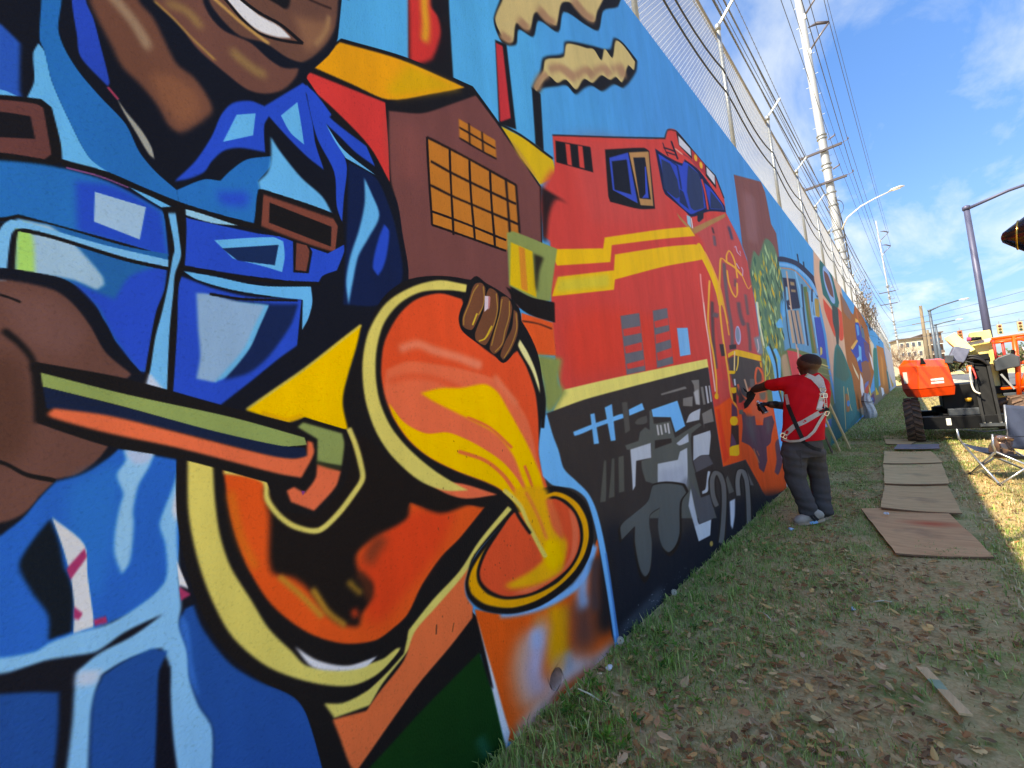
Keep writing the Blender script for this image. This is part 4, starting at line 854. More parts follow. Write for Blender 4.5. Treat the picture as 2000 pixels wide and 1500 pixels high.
grid = [[wv(y, z) for z in zs] for y in ys]
def uvface(vs, mi=0):
    f = bm.faces.new(vs); f.material_index = mi
    for l in f.loops: l[uvl].uv = (float(tex_u(l.vert.co.y)), l.vert.co.z/WZ)
    return f
for i in range(len(ys)-1):
    for j in range(len(zs)-1):
        if abs(ys[i]-(HY-.08)) < 1e-6 and j == 1:
            sq = [grid[i][j], grid[i+1][j], grid[i+1][j+1], grid[i][j+1]]
            n = 24; ring = []
            for k in range(n):
                a = 2*PI*k/n - 3*PI/4; ring.append(wv(HY+HR*math.cos(a), HZ+HR*math.sin(a)))
            for q in range(4):
                for k in range(6):
                    k0 = q*6+k; uvface([sq[q], ring[(k0+1) % n], ring[k0]])
                uvface([sq[q], sq[(q+1) % 4], ring[(q*6+6) % n]])
            continue
        uvface([grid[i][j], grid[i+1][j], grid[i+1][j+1], grid[i][j+1]])
me = bpy.data.meshes.new('painted_face'); bmesh.ops.recalc_face_normals(bm, faces=bm.faces)
if sum(f.normal.x for f in bm.faces) < 0: bmesh.ops.reverse_faces(bm, faces=bm.faces)
bm.to_mesh(me); bm.free(); me.materials.append(M_MURAL)
o = bpy.data.objects.new('painted_face', me); COL.objects.link(o); o.parent = wall
b = MB()   # the body of the wall behind the painted face: top, back, ends
T = 0.32
b.add([(WX, WY0, -.3), (WX-T, WY0, -.3), (WX-T, WY0, WZ), (WX, WY0, WZ), (WX, WY1, -.3), (WX-T, WY1, -.3), (WX-T, WY1, WZ), (WX, WY1, WZ)],
      [(0, 1, 2, 3), (1, 5, 6, 2), (5, 4, 7, 6), (3, 2, 6, 7)])
b.build('wall_core', M_CONC, wall, fix=False)
b = MB(); n = 24
b.add([(WX-q, HY+HR*math.cos(2*PI*k/n), HZ+HR*math.sin(2*PI*k/n)) for q in (0, .16) for k in range(n)], [(k, (k+1) % n, (k+1) % n+n, k+n) for k in range(n)] + [tuple(range(n, 2*n))])
b.build('weep_hole', mat('weep_hole_lining', '#c9a596', 0.8, var=0.2, vscale=25, bump=0.4), wall)

# ------------------------------------------------------------------ ground, street
def ground_material():
    m = bpy.data.materials.new('lawn_soil'); m.use_nodes = True; t = m.node_tree; p = t.nodes['Principled BSDF']
    tcn = nn(t, 'ShaderNodeTexCoord')
    def noise(sc, de, ro=0.6):
        n = nn(t, 'ShaderNodeTexNoise'); n.inputs['Scale'].default_value = sc; n.inputs['Detail'].default_value = de; n.inputs['Roughness'].default_value = ro
        t.links.new(tcn.outputs['Object'], n.inputs['Vector']); return n.outputs['Fac']
    def ramp(src, *st):
        r = nn(t, 'ShaderNodeValToRGB'); e = r.color_ramp.elements
        while len(e) < len(st): e.new(0.5)
        for q, (pos, c) in zip(e, st): q.position = pos; q.color = lin(c) if isinstance(c, str) else (c, c, c, 1)
        t.links.new(src, r.inputs[0]); return r.outputs[0]
    fine = ramp(noise(38, 8, .75), (.3, '#8a6c4a'), (.47, '#b8986a'), (.6, '#d0b282'), (.72, '#dfc89e'))
    dry = ramp(noise(55, 7, .7), (.3, '#9a8a58'), (.5, '#bea878'), (.7, '#d6c294'))
    green = ramp(noise(60, 7, .7), (.3, '#586434'), (.5, '#788446'), (.7, '#98a05c'))
    m1 = nn(t, 'ShaderNodeMix', data_type='RGBA'); t.links.new(ramp(noise(1.3, 7), (.4, 0.0), (.58, 1.0)), m1.inputs['Factor']); t.links.new(fine, m1.inputs['A']); t.links.new(dry, m1.inputs['B'])
    m2 = nn(t, 'ShaderNodeMix', data_type='RGBA'); t.links.new(ramp(noise(2.6, 8, .7), (.50, 0.0), (.66, 1.0)), m2.inputs['Factor']); t.links.new(m1.outputs['Result'], m2.inputs['A']); t.links.new(green, m2.inputs['B'])
    t.links.new(m2.outputs['Result'], p.inputs['Base Color']); p.inputs['Roughness'].default_value = 0.95; p.inputs['Specular IOR Level'].default_value = 0.1
    bp = nn(t, 'ShaderNodeBump'); bp.inputs['Strength'].default_value = 0.5; bp.inputs['Distance'].default_value = 0.02; t.links.new(noise(45, 8, .75), bp.inputs['Height']); t.links.new(bp.outputs[0], p.inputs['Normal'])
    return m
M_SOIL = ground_material()
b = MB(); b.add([(-900, -300, 0), (900, -300, 0), (900, 1500, 0), (-900, 1500, 0)], [(0, 1, 2, 3)])
tag(b.build('ground', M_SOIL), kind='structure')
M_ASPH = mat('asphalt', '#55565a', 0.9, var=0.2, vscale=12, bump=0.4, bscale=150)
M_KERB = mat('kerb_concrete', '#b9b4a8', 0.85, var=0.12, vscale=4, bump=0.3)
b = MB(); b.add([(5.2, -60, .004), (14, -60, .004), (14, 700, .004), (5.2, 700, .004)], [(0, 1, 2, 3)])
tag(b.build('road', M_ASPH), kind='structure')
b = MB(); b.box((4.35, 320, .012), (1.3, 760, .05)); tag(b.build('bounce_pavement', mat('bounce_concrete', '#a39d90', .85, var=.1, vscale=2, bump=.2)), kind='structure')  # pale concrete strip added to bounce sunlight towards the wall
for kx in (5.1, 14.1):
    b = MB(); b.box((kx, 320, .06), (.2, 760, .15)); tag(b.build('kerb', M_KERB), kind='structure')
for k in range(16):
    b = MB(); b.add([(9.55, -50+k*9, .008), (9.67, -50+k*9, .008), (9.67, -47+k*9, .008), (9.55, -47+k*9, .008)], [(0, 1, 2, 3)]); tag(b.build('road_marking', mat('road_paint', '#d8d4c4', 0.7)), kind='structure')

# ------------------------------------------------------------------ grass, weeds, leaf litter
M_BLADE = tone_mat('grass_blade', 0.6, 0.25); M_LEAF = tone_mat('dry_leaf', 0.75, 0.1)
def vnoise(x, y, sc, seed):
    """cheap value noise on numpy arrays"""
    g = np.random.default_rng(seed).random((64, 64)); x = x*sc; y = y*sc
    xi = np.floor(x).astype(int); yi = np.floor(y).astype(int); fx = x-xi; fy = y-yi
    fx = fx*fx*(3-2*fx); fy = fy*fy*(3-2*fy); q = lambda i, j: g[(xi+i) % 64, (yi+j) % 64]
    return (q(0, 0)*(1-fx)+q(1, 0)*fx)*(1-fy)+(q(0, 1)*(1-fx)+q(1, 1)*fx)*fy
PLY = []   # footprints of boards on the grass, filled below
def blades(name, x, y, h, w, tone, lean=0.5, kind='grass'):
    """curved two-segment blades as one mesh"""
    n = len(x); az = rng.random(n)*2*PI; ln_ = (rng.random(n)*lean+.08)*h
    dx = np.cos(az)*ln_; dy = np.sin(az)*ln_; sx = -np.sin(az)*w/2; sy = np.cos(az)*w/2; z0 = np.full(n, -.004)
    V = np.empty((n, 5, 3), np.float32)
    V[:, 0] = np.stack([x-sx, y-sy, z0], 1); V[:, 1] = np.stack([x+sx, y+sy, z0], 1)
    mxx = x+dx*.32; myy = y+dy*.32
    V[:, 2] = np.stack([mxx+sx*.8, myy+sy*.8, h*.6], 1); V[:, 3] = np.stack([mxx-sx*.8, myy-sy*.8, h*.6], 1)
    V[:, 4] = np.stack([x+dx, y+dy, h*(1-.25*np.minimum(1, ln_/h))], 1)
    i = (np.arange(n)*5)[:, None]; F = np.concatenate([i+np.array([0, 1, 2]), i+np.array([0, 2, 3]), i+np.array([3, 2, 4])], 1).ravel()
    C = np.ones((n, 5, 4), np.float32); C[:, :, :3] = tone[:, None]
    return tag(mesh_np(name, V.reshape(-1, 3), F, 3, M_BLADE, C.reshape(-1, 4)), kind='stuff')
def tones(n, cols, wts):
    c = np.array([lin(q)[:3] for q in cols]); k = rng.choice(len(cols), n, p=np.array(wts)/sum(wts))
    return (c[k]*(rng.random((n, 1))*.5+.72)).astype(np.float32)
GREENS = ['#86a44e', '#9eb862', '#74944c', '#b8c07a', '#bac872']; DRYS = ['#cbb684', '#d8c498', '#b8a070', '#a08a5e', '#e0d0a8']
def cover(n, x0, x1, y0, y1, pw=1.0):
    y = y0+(y1-y0)*rng.random(n)**pw; x = x0+(x1-x0)*rng.random(n); return x, y
# low, half dry lawn: thinner where the soil shows, greener in patches and along the wall
x, y = cover(150000, WX+.01, 1.5, .9, 15, 1.55)
dn = vnoise(x, y, 1.6, 3)*.6+vnoise(x, y, 4.5, 4)*.4
path = np.exp(-((x+.05)/.55)**2)*.3
keep = rng.random(len(x)) < np.clip((dn-.22-path)*2.6+.2, .12, 1); x, y, dn = x[keep], y[keep], dn[keep]
gr = np.clip((dn-.44)*4.2+np.exp(-(x-WX)/.4)*.75, 0, 1)
isg = rng.random(len(x)) < gr*.78+.16
tn = np.where(isg[:, None], tones(len(x), GREENS, [3, 3, 2, 2, 1]), tones(len(x), DRYS, [3, 2, 3, 3, 1]))
blades('lawn_grass', x, y, np.where(isg, .035, .022)*(rng.random(len(x))*.9+.45), .0032+rng.random(len(x))*.0022, tn, 1.5)
# sunlit lawn beyond
x, y = cover(60000, .3, 6, 3.5, 34, 1.5); dn = vnoise(x, y, 1.1, 8)
isg = rng.random(len(x)) < dn*.6
tn = np.where(isg[:, None], tones(len(x), GREENS, [3, 3, 1, 3, 3]), tones(len(x), DRYS, [3, 3, 2, 1, 2]))
blades('verge_grass', x, y, .05*(rng.random(len(x))*.9+.45), .006+rng.random(len(x))*.006, tn, 1.3)
x, y = cover(26000, WX+.02, .3, 13, 70, 1.6)
blades('far_grass', x, y, .06*(rng.random(len(x))*.9+.4), .010+rng.random(len(x))*.012, tones(len(x), GREENS+DRYS, [3, 3, 2, 2, 1, 2, 1, 2, 2, 1]), 1.3)
# taller clumps against the wall and scattered tufts
cx, cy = [], []; hh = []
for k in range(150):
    yy = 1.0+13*rnd.random()**1.6; xx = WX+.03+abs(rnd.gauss(0, .16)) if k < 95 else WX+.2+1.6*rnd.random()
    m_ = 26 if k < 95 else 18; s = rnd.uniform(.5, 1.25)
    for q in range(m_): cx.append(max(WX+.012, xx+rnd.gauss(0, .035))); cy.append(yy+rnd.gauss(0, .035)); hh.append((.085 if k < 95 else .055)*s*rnd.uniform(.4, 1.2))
cx = np.array(cx); cy = np.array(cy); hh = np.array(hh)
blades('grass_tufts', cx, cy, hh, .004+rng.random(len(cx))*.003, tones(len(cx), GREENS+['#c9bd84'], [4, 4, 4, 1, 2, 1.2]), .9)
# near corner, where the grass runs tall below the green paint
x, y = cover(900, WX+.012, -1.05, .75, 1.75)
blades('corner_grass', x, y, .065*(rng.random(len(x))*1.2+.35), .004+rng.random(len(x))*.003, tones(len(x), GREENS+['#cfc593'], [4, 3, 4, 1, 2, .6]), .9)
def leaf_shape(kind):
    if kind == 0: return [(0, 0), (.18, .16), (.34, .2), (.55, .18), (.8, .1), (1, 0), (.8, -.1), (.55, -.18), (.34, -.2), (.18, -.16)]
    return [(0, 0), (.1, .1), (.28, .3), (.36, .14), (.55, .36), (.62, .15), (.82, .22), (1, 0), (.82, -.2), (.62, -.14), (.52, -.34), (.36, -.13), (.25, -.26), (.1, -.09)]
LEAFC = ['#b58250', '#cc9a60', '#8c6844', '#d8ac6c', '#b88a5a', '#9a7450', '#deb880', '#c8a47c', '#7c5c40', '#a87044']
def leaf_arrays(pos, size, kind, az, curl, tilt):
    sh = leaf_shape(kind); V = []
    for u, v in sh:
        uu = (u-.5)*size; vv = v*size; z = curl*size*((abs(v)*1.7)**2+(u-.5)**2*.8)
        z2 = z+vv*tilt[1]+uu*tilt[0]
        V.append((pos[0]+uu*math.cos(az)-vv*math.sin(az), pos[1]+uu*math.sin(az)+vv*math.cos(az), pos[2]+max(0, z2+.15*size*(abs(tilt[0])+abs(tilt[1])))))
    return V
def in_ply(x, y):
    return any(a <= x <= c and b_ <= y <= d for a, b_, c, d in PLY)
# small clover-like weeds against the wall
V = []; F = []; Cc = []
def leaflet(px, py, pz, az, ln, wd, el, tone):
    b0 = len(V); ca, sa = math.cos(az), math.sin(az)
    for u, v in ((0, 0), (.5, .5), (1, 0), (.5, -.5)):
        V.append((px+ca*u*ln-sa*v*wd, py+sa*u*ln+ca*v*wd, pz+u*ln*el+(.02*ln if v else 0))); Cc.append((*tone, 1))
    F.extend((b0, b0+1, b0+2, b0, b0+2, b0+3))
for k in range(260):
    yy = 1.55+7*rnd.random()**1.9; xx = WX+.05+abs(rnd.gauss(0, .19)); tone = lin(rnd.choice(['#4d7a26', '#5f8f30', '#3f6a28', '#78a040', '#6f9638']))[:3]
    for q in range(rnd.randint(5, 9)): leaflet(xx, yy, .012+rnd.random()*.03, rnd.random()*2*PI, rnd.uniform(.015, .04), rnd.uniform(.007, .015), rnd.uniform(.05, .9), [t*rnd.uniform(.7, 1.1) for t in tone])
tag(mesh_np('low_weeds', V, F, 3, M_BLADE, Cc), kind='stuff')

# ------------------------------------------------------------------ chain link fence on the wall top
M_GALV = mat('galvanised_steel', '#92979b', 0.45, 0.55, var=0.12, vscale=14); M_WIRE = mat('fence_wire', '#b2b6bc', 0.5, 0.3, var=0.1)
M_RAIL = mat('weathered_rail', '#8b8b90', 0.55, 0.4, var=0.25, vscale=3, stretch=(1, .2, 1)); M_BARB = mat('barbed_wire_steel', '#6d6f74', 0.6, 0.5); M_CABLE = mat('black_cable', '#2a2a2c', 0.6)
fence = thing('chain_link_fence', 'tall chain link fence with barbed wire arms running along the top of the painted wall', 'fence', (-1.6, 0, WZ))
FX = -1.6; FH = 2.17
b = MB(); n = 0
sp = 0.072; L0, L1 = WY0, WY1
k = L0-FH
while k < L1+FH:
    for sgn in (1, -1):
        y0, y1 = (k, k+FH) if sgn > 0 else (k+FH, k)
        z0, z1 = 0.03, FH
        # clip to the ends of the fence
        def cl(ya, za, yb, zb, lim, hi):
            if (ya-lim)*(1 if hi else -1) > 0:
                f = (lim-yb)/(ya-yb); return lim, zb+(za-zb)*f
            return ya, za
        ya, za, yb, zb = y0, z0, y1, z1
        if max(ya, yb) < L0 or min(ya, yb) > L1: continue
        for lim, hi in ((L0, False), (L1, True)):
            ya, za = cl(ya, za, yb, zb, lim, hi); yb, zb = cl(yb, zb, ya, za, lim, hi)
        r = 0.0026; xo = .003*sgn
        d = Vector((0, yb-ya, zb-za)).normalized(); u = Vector((1, 0, 0)); w = d.cross(u)
        vs = []
        for (yy, zz) in ((ya, za), (yb, zb)):
            for a in (0, 2.094, 4.189): vs.append(Vector((xo, yy, zz)) + u*math.cos(a)*r + w*math.sin(a)*r)
        b.add(vs, [(0, 1, 4, 3), (1, 2, 5, 4), (2, 0, 3, 5)])
    k += sp
o = b.build('link_mesh', M_WIRE, fence, fix=False); tag(o, kind='stuff')
posts_y = [.71+3.24*i for i in range(-1, 27)]
b = MB(); b.tube([(0, L0, FH), (0, L1, FH)], .021, 8); b.build('top_rail', M_RAIL, fence, smooth=True)
b = MB(); b.tube([(0.012, L0, .06), (0.012, L1, .06)], .004, 5); b.build('tension_wire', M_BARB, fence)
pm = None
for y in posts_y:
    if y < L0 or y > L1: continue
    if pm is None:
        b = MB(); b.tube([(0, 0, -.12), (0, 0, FH+.03)], .03, 10); b.tube([(0, 0, FH-.02), (0, 0, FH+.07)], .042, 10)
        pm = b.build('post', M_GALV, fence, smooth=True); pm.location = (.055, y, 0)
        b = MB(); b.bar((0, 0, FH+.04), (.27, 0, FH+.32), .03, .03); am = b.build('barb_arm', M_GALV, pm)
    else:
        q = pm.copy(); COL.objects.link(q); q.parent = fence; q.location = (.055, y, 0)
        a = am.copy(); COL.objects.link(a); a.parent = q
for f in (.35, .66, .97):
    b = MB(); pts = [(.055+.27*f, y, FH+.04+.28*f-.012*math.sin(y*2.1+f)) for y in np.arange(L0, L1, 1.6)]; b.tube(pts, .0045, 4, cap=False)
    y = L0
    while y < 40:
        z = FH+.04+.28*f; x = .055+.27*f; b.bar((x-.012, y, z-.02), (x+.012, y+.01, z+.02), .004, .004); b.bar((x+.012, y, z-.02), (x-.012, y-.01, z+.02), .004, .004); y += .15
    b.build('barbed_wire', M_BARB, fence, fix=False)
for z0, am_, ph in ((1.02, .16, 0.3), (1.42, .22, 1.1)):
    pts = []
    for i in range(220):
        y = L0+i*.42; u = ((y-.71)/3.24) % 1; pts.append((.075, y, z0-am_*4*u*(1-u)+.05*math.sin(y*.23+ph)))
    b = MB(); b.tube(pts, .011, 6); b.build('slung_cable', M_CABLE, fence, smooth=True)
b = MB(); pts = []
for i in range(60):
    y = 22+i*.5; u = (y-22)/30; pts.append((.10+.02*math.sin(y), y, 1.0+.28*math.sin(y*.5)-.3*u))
b.tube(pts, .012, 6); b.build('slung_cable', M_CABLE, fence, smooth=True)
# dry climber grown through the fence
M_TWIG = mat('dry_twig', '#6a5648', 0.9, var=0.3, vscale=20)
vine = thing('dry_vine', 'dead brown climber hanging over the chain link fence far along the wall', 'vine', (-1.5, 34, WZ))
b = MB(); V = []; F = []; Cc = []
for k in range(130):
    c0 = rnd.gauss(0, 2.6); p = Vector((rnd.uniform(-.06, .12), c0, rnd.uniform(-.5, 1.2))); pts = [p]; d = Vector((rnd.uniform(-.2, .3), rnd.gauss(0, .6), rnd.uniform(.3, 1)))
    for q in range(6):
        d = (d+Vector((rnd.gauss(0, .35), rnd.gauss(0, .6), rnd.gauss(-.12, .5)))).normalized(); p = p+d*rnd.uniform(.2, .4); p.x = max(-.12, min(.45, p.x)); p.z = min(p.z, 3.1-abs(c0)*.25); pts.append(p.copy())
        if rnd.random() < .7: leaflet(p.x, p.y, p.z, rnd.random()*6.3, rnd.uniform(.08, .16), rnd.uniform(.05, .1), rnd.uniform(-1, .6), lin(rnd.choice(['#7a6350', '#8d7560', '#6b5a4a', '#78705a', '#6f7a54']))[:3])
    b.tube(pts, [.012-.0015*i for i in range(len(pts))], 4, cap=False)
b.build('stems', M_TWIG, vine, fix=False); mesh_np('leaves', V, F, 3, M_LEAF, Cc, vine)['kind'] = 'stuff'

# ------------------------------------------------------------------ power line
M_POLE = mat('pale_steel_pole', '#979ca2', 0.5, 0.25, var=0.12, vscale=1.2, stretch=(1, 1, .25)); M_ARM = mat('dark_crossarm', '#34303c', 0.6, var=0.15); M_INS = mat('grey_insulator', '#5c5a66', 0.35, var=0.1)
def helix_clutter(b, z0, z1, r, x, n):
    for i in range(n):
        z = z0+(z1-z0)*i/(n-1); b.lathe([(r+.012, -.05), (r+.03, -.04), (r+.03, .04), (r+.012, .05)], (x, 0, z), 14)
def tower(y, main=True):
    t = thing('power_pole', 'tall white steel power pole with two dark crossarms behind the fence' if main else 'distant steel power pole standing beyond the far end of the wall', 'utility pole', (-2.95 if main else -.85, y, 0), 0, None)
    b = MB(); b.tube([(0, 0, 0), (-.05, 0, 10), (-.3, 0, 27), (-.5, 0, 41)], [q*(1 if main else .5) for q in (.36, .34, .31, .28)], 18); b.build('shaft', M_POLE, t, smooth=True)
    for z in (10.6, 11.4, 12.3, 13.0, 14.3, 15.1, 17.4, 18.6, 20.9, 21.3, 23.8, 24.1):
        b = MB(); b.lathe([(.36, -.06), (.40, -.05), (.40, .05), (.36, .06)], (-.05-(z-10)*.0147, 0, z), 16); b.build('band', M_GALV, t)
    for z in (19.5, 22.5):
        b = MB(); b.bar((-2.0, -.45, z), (1.1, -.45, z), .17, .2); o = b.build('crossarm', M_ARM, t, bevel=.01)
        for x in (-2.05, 1.55):
            b = MB(); b.tube([(x-.45*(1 if x > 0 else 0), -.45, z+.03), (x, -.45, z+.12)], .03, 6); b.lathe([(.02, 0), (.06, .03), (.03, .07), (.07, .1), (.03, .15), (.05, .2)], (x, -.45, z+.1), 10)
            b.build('insulator', M_INS, o)
    for z in (20.6, 23.4):
        b = MB(); b.tube([(.2, -.2, z), (.7, -.35, z+.1)], .07, 8); b.lathe([(.02, 0), (.06, .03), (.03, .07), (.06, .11), (.03, .15)], (.7, -.35, z+.08), 10); b.build('bracket', M_INS, t)
    for z in (32.3, 35.8):
        s = -.4
        b = MB(); b.tube([(s+.25, -.1, z), (s+1.0, -.3, z+.65), (s+1.85, -.45, z+1.35)], .085, 8); b.build('post_insulator', M_INS, t, smooth=True)
        b = MB(); b.tube([(s+.35, -.1, z+2.2), (s+1.05, -.3, z+2.0), (s+1.85, -.45, z+1.4)], [.04, .15, .12], 8); b.build('line_post', M_ARM, t, smooth=True)
        b = MB(); b.box((s+.25, -.1, z-.1), (.2, .2, .5)); b.build('bracket_plate', M_GALV, t)
    for i in range(36):
        b = MB(); z = 3+i*1.0; s = 1 if i % 2 else -1; b.bar((-.3*z/27+s*.3, 0, z), (-.3*z/27+s*.52, 0, z+.02), .025, .025); b.build('step_bolt', M_GALV, t)
    return t
tw = tower(48.0); tower(141.0, False)
# conduit and cable coils strapped to the lower shaft
b = MB(); b.tube([(.45, -.15, 0), (.43, -.15, 9), (.3, -.2, 15.5), (.1, -.3, 18)], .05, 8); b.build('conduit', M_CABLE, tw, smooth=True)
b = MB(); pts = [(.05+.5*math.cos(a), -.3+.15*math.sin(a*.5), 17+.7*math.sin(a)) for a in [i*PI/10 for i in range(26)]]; b.tube(pts, .02, 6); b.build('cable_loop', M_CABLE, tw, smooth=True)
M_LINE = mat('line_wire', '#3c414c', 0.6, var=0.05)
def span(pts, sag, r=.016):
    out_ = []
    for (p, q) in zip(pts[:-1], pts[1:]):
        p = Vector(p); q = Vector(q)
        for i in range(24):
            u = i/24; v = p.lerp(q, u); v.z -= sag*4*u*(1-u); out_.append(v)
    out_.append(Vector(pts[-1])); return out_
WIRES = [(-1.45, 33.7, .025), (-1.45, 37.2, .02), (-1.45, 22.7, .018), (-1.45, 19.7, .02), (-2.25, 23.6, .014), (-2.25, 20.75, .016), (-4.85, 22.7, .018), (-4.85, 19.7, .018), (-3.3, 17.6, .03), (-2.7, 14.2, .024)]
for i, (x, z, r) in enumerate(WIRES):
    b = MB(); b.tube(span([(x-.3, -46, z), (x, 47.55, z), (x+2.1, 140.5, z)], 1.1 if i < 8 else 1.6), r, 5, cap=False)
    what = ['upper transmission wire', 'topmost transmission wire', 'wire on the road end of the upper crossarm', 'wire on the road end of the lower crossarm', 'wire on the upper short bracket', 'wire on the lower short bracket', 'wire on the fence end of the upper crossarm', 'wire on the fence end of the lower crossarm', 'thick communication cable above the fence', 'lowest communication cable above the fence'][i]
    tag(b.build('power_line', M_LINE, smooth=True), what + ' strung between the steel poles', 'wire', 'overhead wires along the wall')
# lamp arm carried by the near pole
M_LAMP = mat('lamp_grey', '#c4c6c8', 0.45, 0.3, var=0.06); M_LENS = mat('lamp_lens', '#dfe3e6', 0.2, var=0.03)
lamp = thing('street_lamp', 'street lamp with long curved arm fixed to the near white power pole', 'street lamp', (-2.95, 47.4, 15.0))
b = MB(); b.tube([(.2, .2, -.1), (.7, 0, .75), (1.7, -.05, 1.35), (2.7, -.05, 1.65), (3.6, -.05, 1.82)], [.07, .06, .055, .05, .05], 8); b.build('arm', M_LAMP, lamp, smooth=True)
b = MB(); b.tube([(3.5, -.05, 1.82), (3.75, -.05, 1.9), (4.3, -.05, 1.95), (4.55, -.05, 1.92)], [.06, .17, .18, .05], 10, flat=.55); h = b.build('lamp_head', M_LAMP, lamp, smooth=True)
b = MB(); b.tube([(3.8, -.05, 1.83), (4.3, -.05, 1.86)], .12, 10, flat=.5); b.build('lens', M_LENS, h, smooth=True)
# kerbside lamps
M_DKPOLE = mat('slate_painted_pole', '#474a63', 0.5, 0.2, var=0.06)
M_SLATE = mat('slate_grey_pole', '#4f5a66', 0.5, 0.2, var=.06)
def kerb_lamp(x, y, hgt, dx, dz, r, label, m, head=True):
    t = thing('street_lamp', label, 'street lamp', (x, y, 0), 0, 'street lamps along the kerb')
    b = MB(); b.lathe([(r*2.2, 0), (r*2.2, .25), (r*1.3, .35)], n=12); b.build('base', m, t)
    b = MB(); b.tube([(0, 0, .1), (0, 0, hgt)], [r*1.25, r*.85], 12); b.lathe([(r*1.15, hgt-.12), (r*1.15, hgt+.05), (r*.4, hgt+.1)], n=12); b.build('pole', m, t, smooth=True)
    b = MB(); b.tube([(0, 0, hgt-.08), (dx*.4, 0, hgt+dz*.55), (dx, 0, hgt+dz)], [r*.62, r*.55, r*.45], 8); b.build('arm', m, t, smooth=True)
    b = MB(); b.tube([(dx-.05, 0, hgt+dz), (dx+.25, 0, hgt+dz+.04), (dx+.75, 0, hgt+dz+.04), (dx+.95, 0, hgt+dz)], [.05, .17, .17, .04], 10, flat=.5); h = b.build('lamp_head', M_LAMP, t, smooth=True)
    b = MB(); b.tube([(dx+.3, 0, hgt+dz-.04), (dx+.75, 0, hgt+dz-.04)], .11, 8, flat=.4); b.build('lens', M_LENS, h, smooth=True)
kerb_lamp(2.97, 30, 9.25, 3.4, .45, .125, 'nearest slate grey street lamp cut off by the edge of the photo', M_DKPOLE)
kerb_lamp(2.87, 74, 9.26, 2.6, .62, .16, 'street lamp with long arm beside the apartment block', M_SLATE)
kerb_lamp(4.2, 97.6, 9.26, 2.3, .25, .17, 'shorter looking street lamp just behind the second one', M_SLATE)
# wooden utility poles
M_WOOD = mat('weathered_wood', '#6e6252', 0.9, var=0.25, vscale=4, stretch=(1, 1, .1), bump=0.3)
t = thing('wooden_pole', 'weathered wooden utility pole standing between the apartment block and street lamps', 'utility pole', (2.2, 80, 0))
b = MB(); b.tube([(0, 0, 0), (.05, 0, 5), (.12, 0, 10.7)], [.22, .2, .16], 10); b.build('shaft', M_WOOD, t, smooth=True)
b = MB(); b.bar((-1.0, 0, 8.3), (1.0, 0, 8.45), .1, .1); b.build('crossarm', M_WOOD, t)
t = thing('wooden_pole', 'thin second wooden pole close behind the weathered one', 'utility pole', (2.75, 84, 0))
b = MB(); b.tube([(0, 0, 0), (.0, 0, 7.6)], [.17, .13], 10); b.build('shaft', M_WOOD, t, smooth=True)
# span wires over the junction with signal heads
M_SIG = mat('signal_yellow', '#9a6038', 0.6); M_SIGP = mat('signal_pale', '#a89470', 0.6)
def red_off(): return mat('signal_lens_red', '#8c2018', 0.3)
for j, (z, za, y, yb) in enumerate(((5.0, 5.35, 50, 50), (6.1, 6.5, 56, 56), (7.2, 8.0, 62, 60), (8.6, 9.4, 70, 66))):
    b = MB(); b.tube(span([(-.9 + j*.2, y+6, z), (13, yb, za)], .25), .018, 5, cap=False)
    tag(b.build('span_wire', M_LINE, smooth=True), ['lowest span wire carrying the traffic lights over the road', 'second span wire from below crossing over the road', 'third span wire from below crossing over the road', 'highest span wire crossing over the road'][j], 'wire', 'wires crossing the road')
for x, z, lb in ((3.5, 4.86, 'traffic light hanging above the yellow boom, nearest the pole'), (5.66, 4.90, 'traffic light hanging behind the orange rails, middle of three'), (6.7, 4.92, 'traffic light hanging at the edge of the photo, last of three')):
    t = thing('traffic_light', lb, 'traffic light', (x, 50.6, z), 0, 'traffic lights over the junction')
    b = MB(); b.box((0, 0, -.52), (.28, .2, .76)); h = b.build('housing', M_SIG if x < 4 else M_SIGP, t, bevel=.02)
    b = MB(); b.tube([(0, 0, .1), (0, 0, -.15)], .02, 6); b.build('hanger', M_GALV, t)
    for i, (c, nm) in enumerate((('#8c2018', 'red'), ('#8a6a18', 'amber'), ('#1d5a3a', 'green'))):
        b = MB(); b.lathe([(.0, 0), (.085, 0), (.085, .02), (.0, .04)], (0, -.11, -.28-.24*i), 12, Matrix.Rotation(R(90), 3, 'X')); b.build('lens', mat('lens_'+nm, {'red': '#5a1a16', 'amber': '#5a4618', 'green': '#1c3a30'}[nm], 0.3, var=.03), t)
# ------------------------------------------------------------------ apartment block, trees, bushes
M_CREAM = mat('cream_render', '#a29c8e', 0.85, var=0.08, vscale=1); M_BRN = mat('brown_cladding', '#6d5648', 0.8, var=0.1, vscale=1); M_DARKG = mat('dark_glazing', '#3b4754', 0.15, var=0.1, spec=0.8); M_ROOF = mat('roof_edge', '#5d4f48', 0.7); M_WHITE = mat('white_trim', '#d9d8d2', 0.6, var=.04)
ap = thing('apartment_building', 'cream and brown apartment block with flat dark roof far beyond the wall', 'building', (4.2, 204, 0), R(14))
b = MB(); b.box((-2.2, 5, 7), (6.4, 10, 14)); b.build('wall', M_CREAM, ap)
b = MB(); b.box((3.3, 4.4, 7.4), (4.4, 11, 14.8)); b.build('stair_tower', M_BRN, ap)
b = MB(); b.box((-2.2, 4.9, 14.2), (7.4, 11.2, .45)); b.box((3.3, 4.2, 15.0), (5.2, 12, .4)); b.build('roof', M_ROOF, ap)
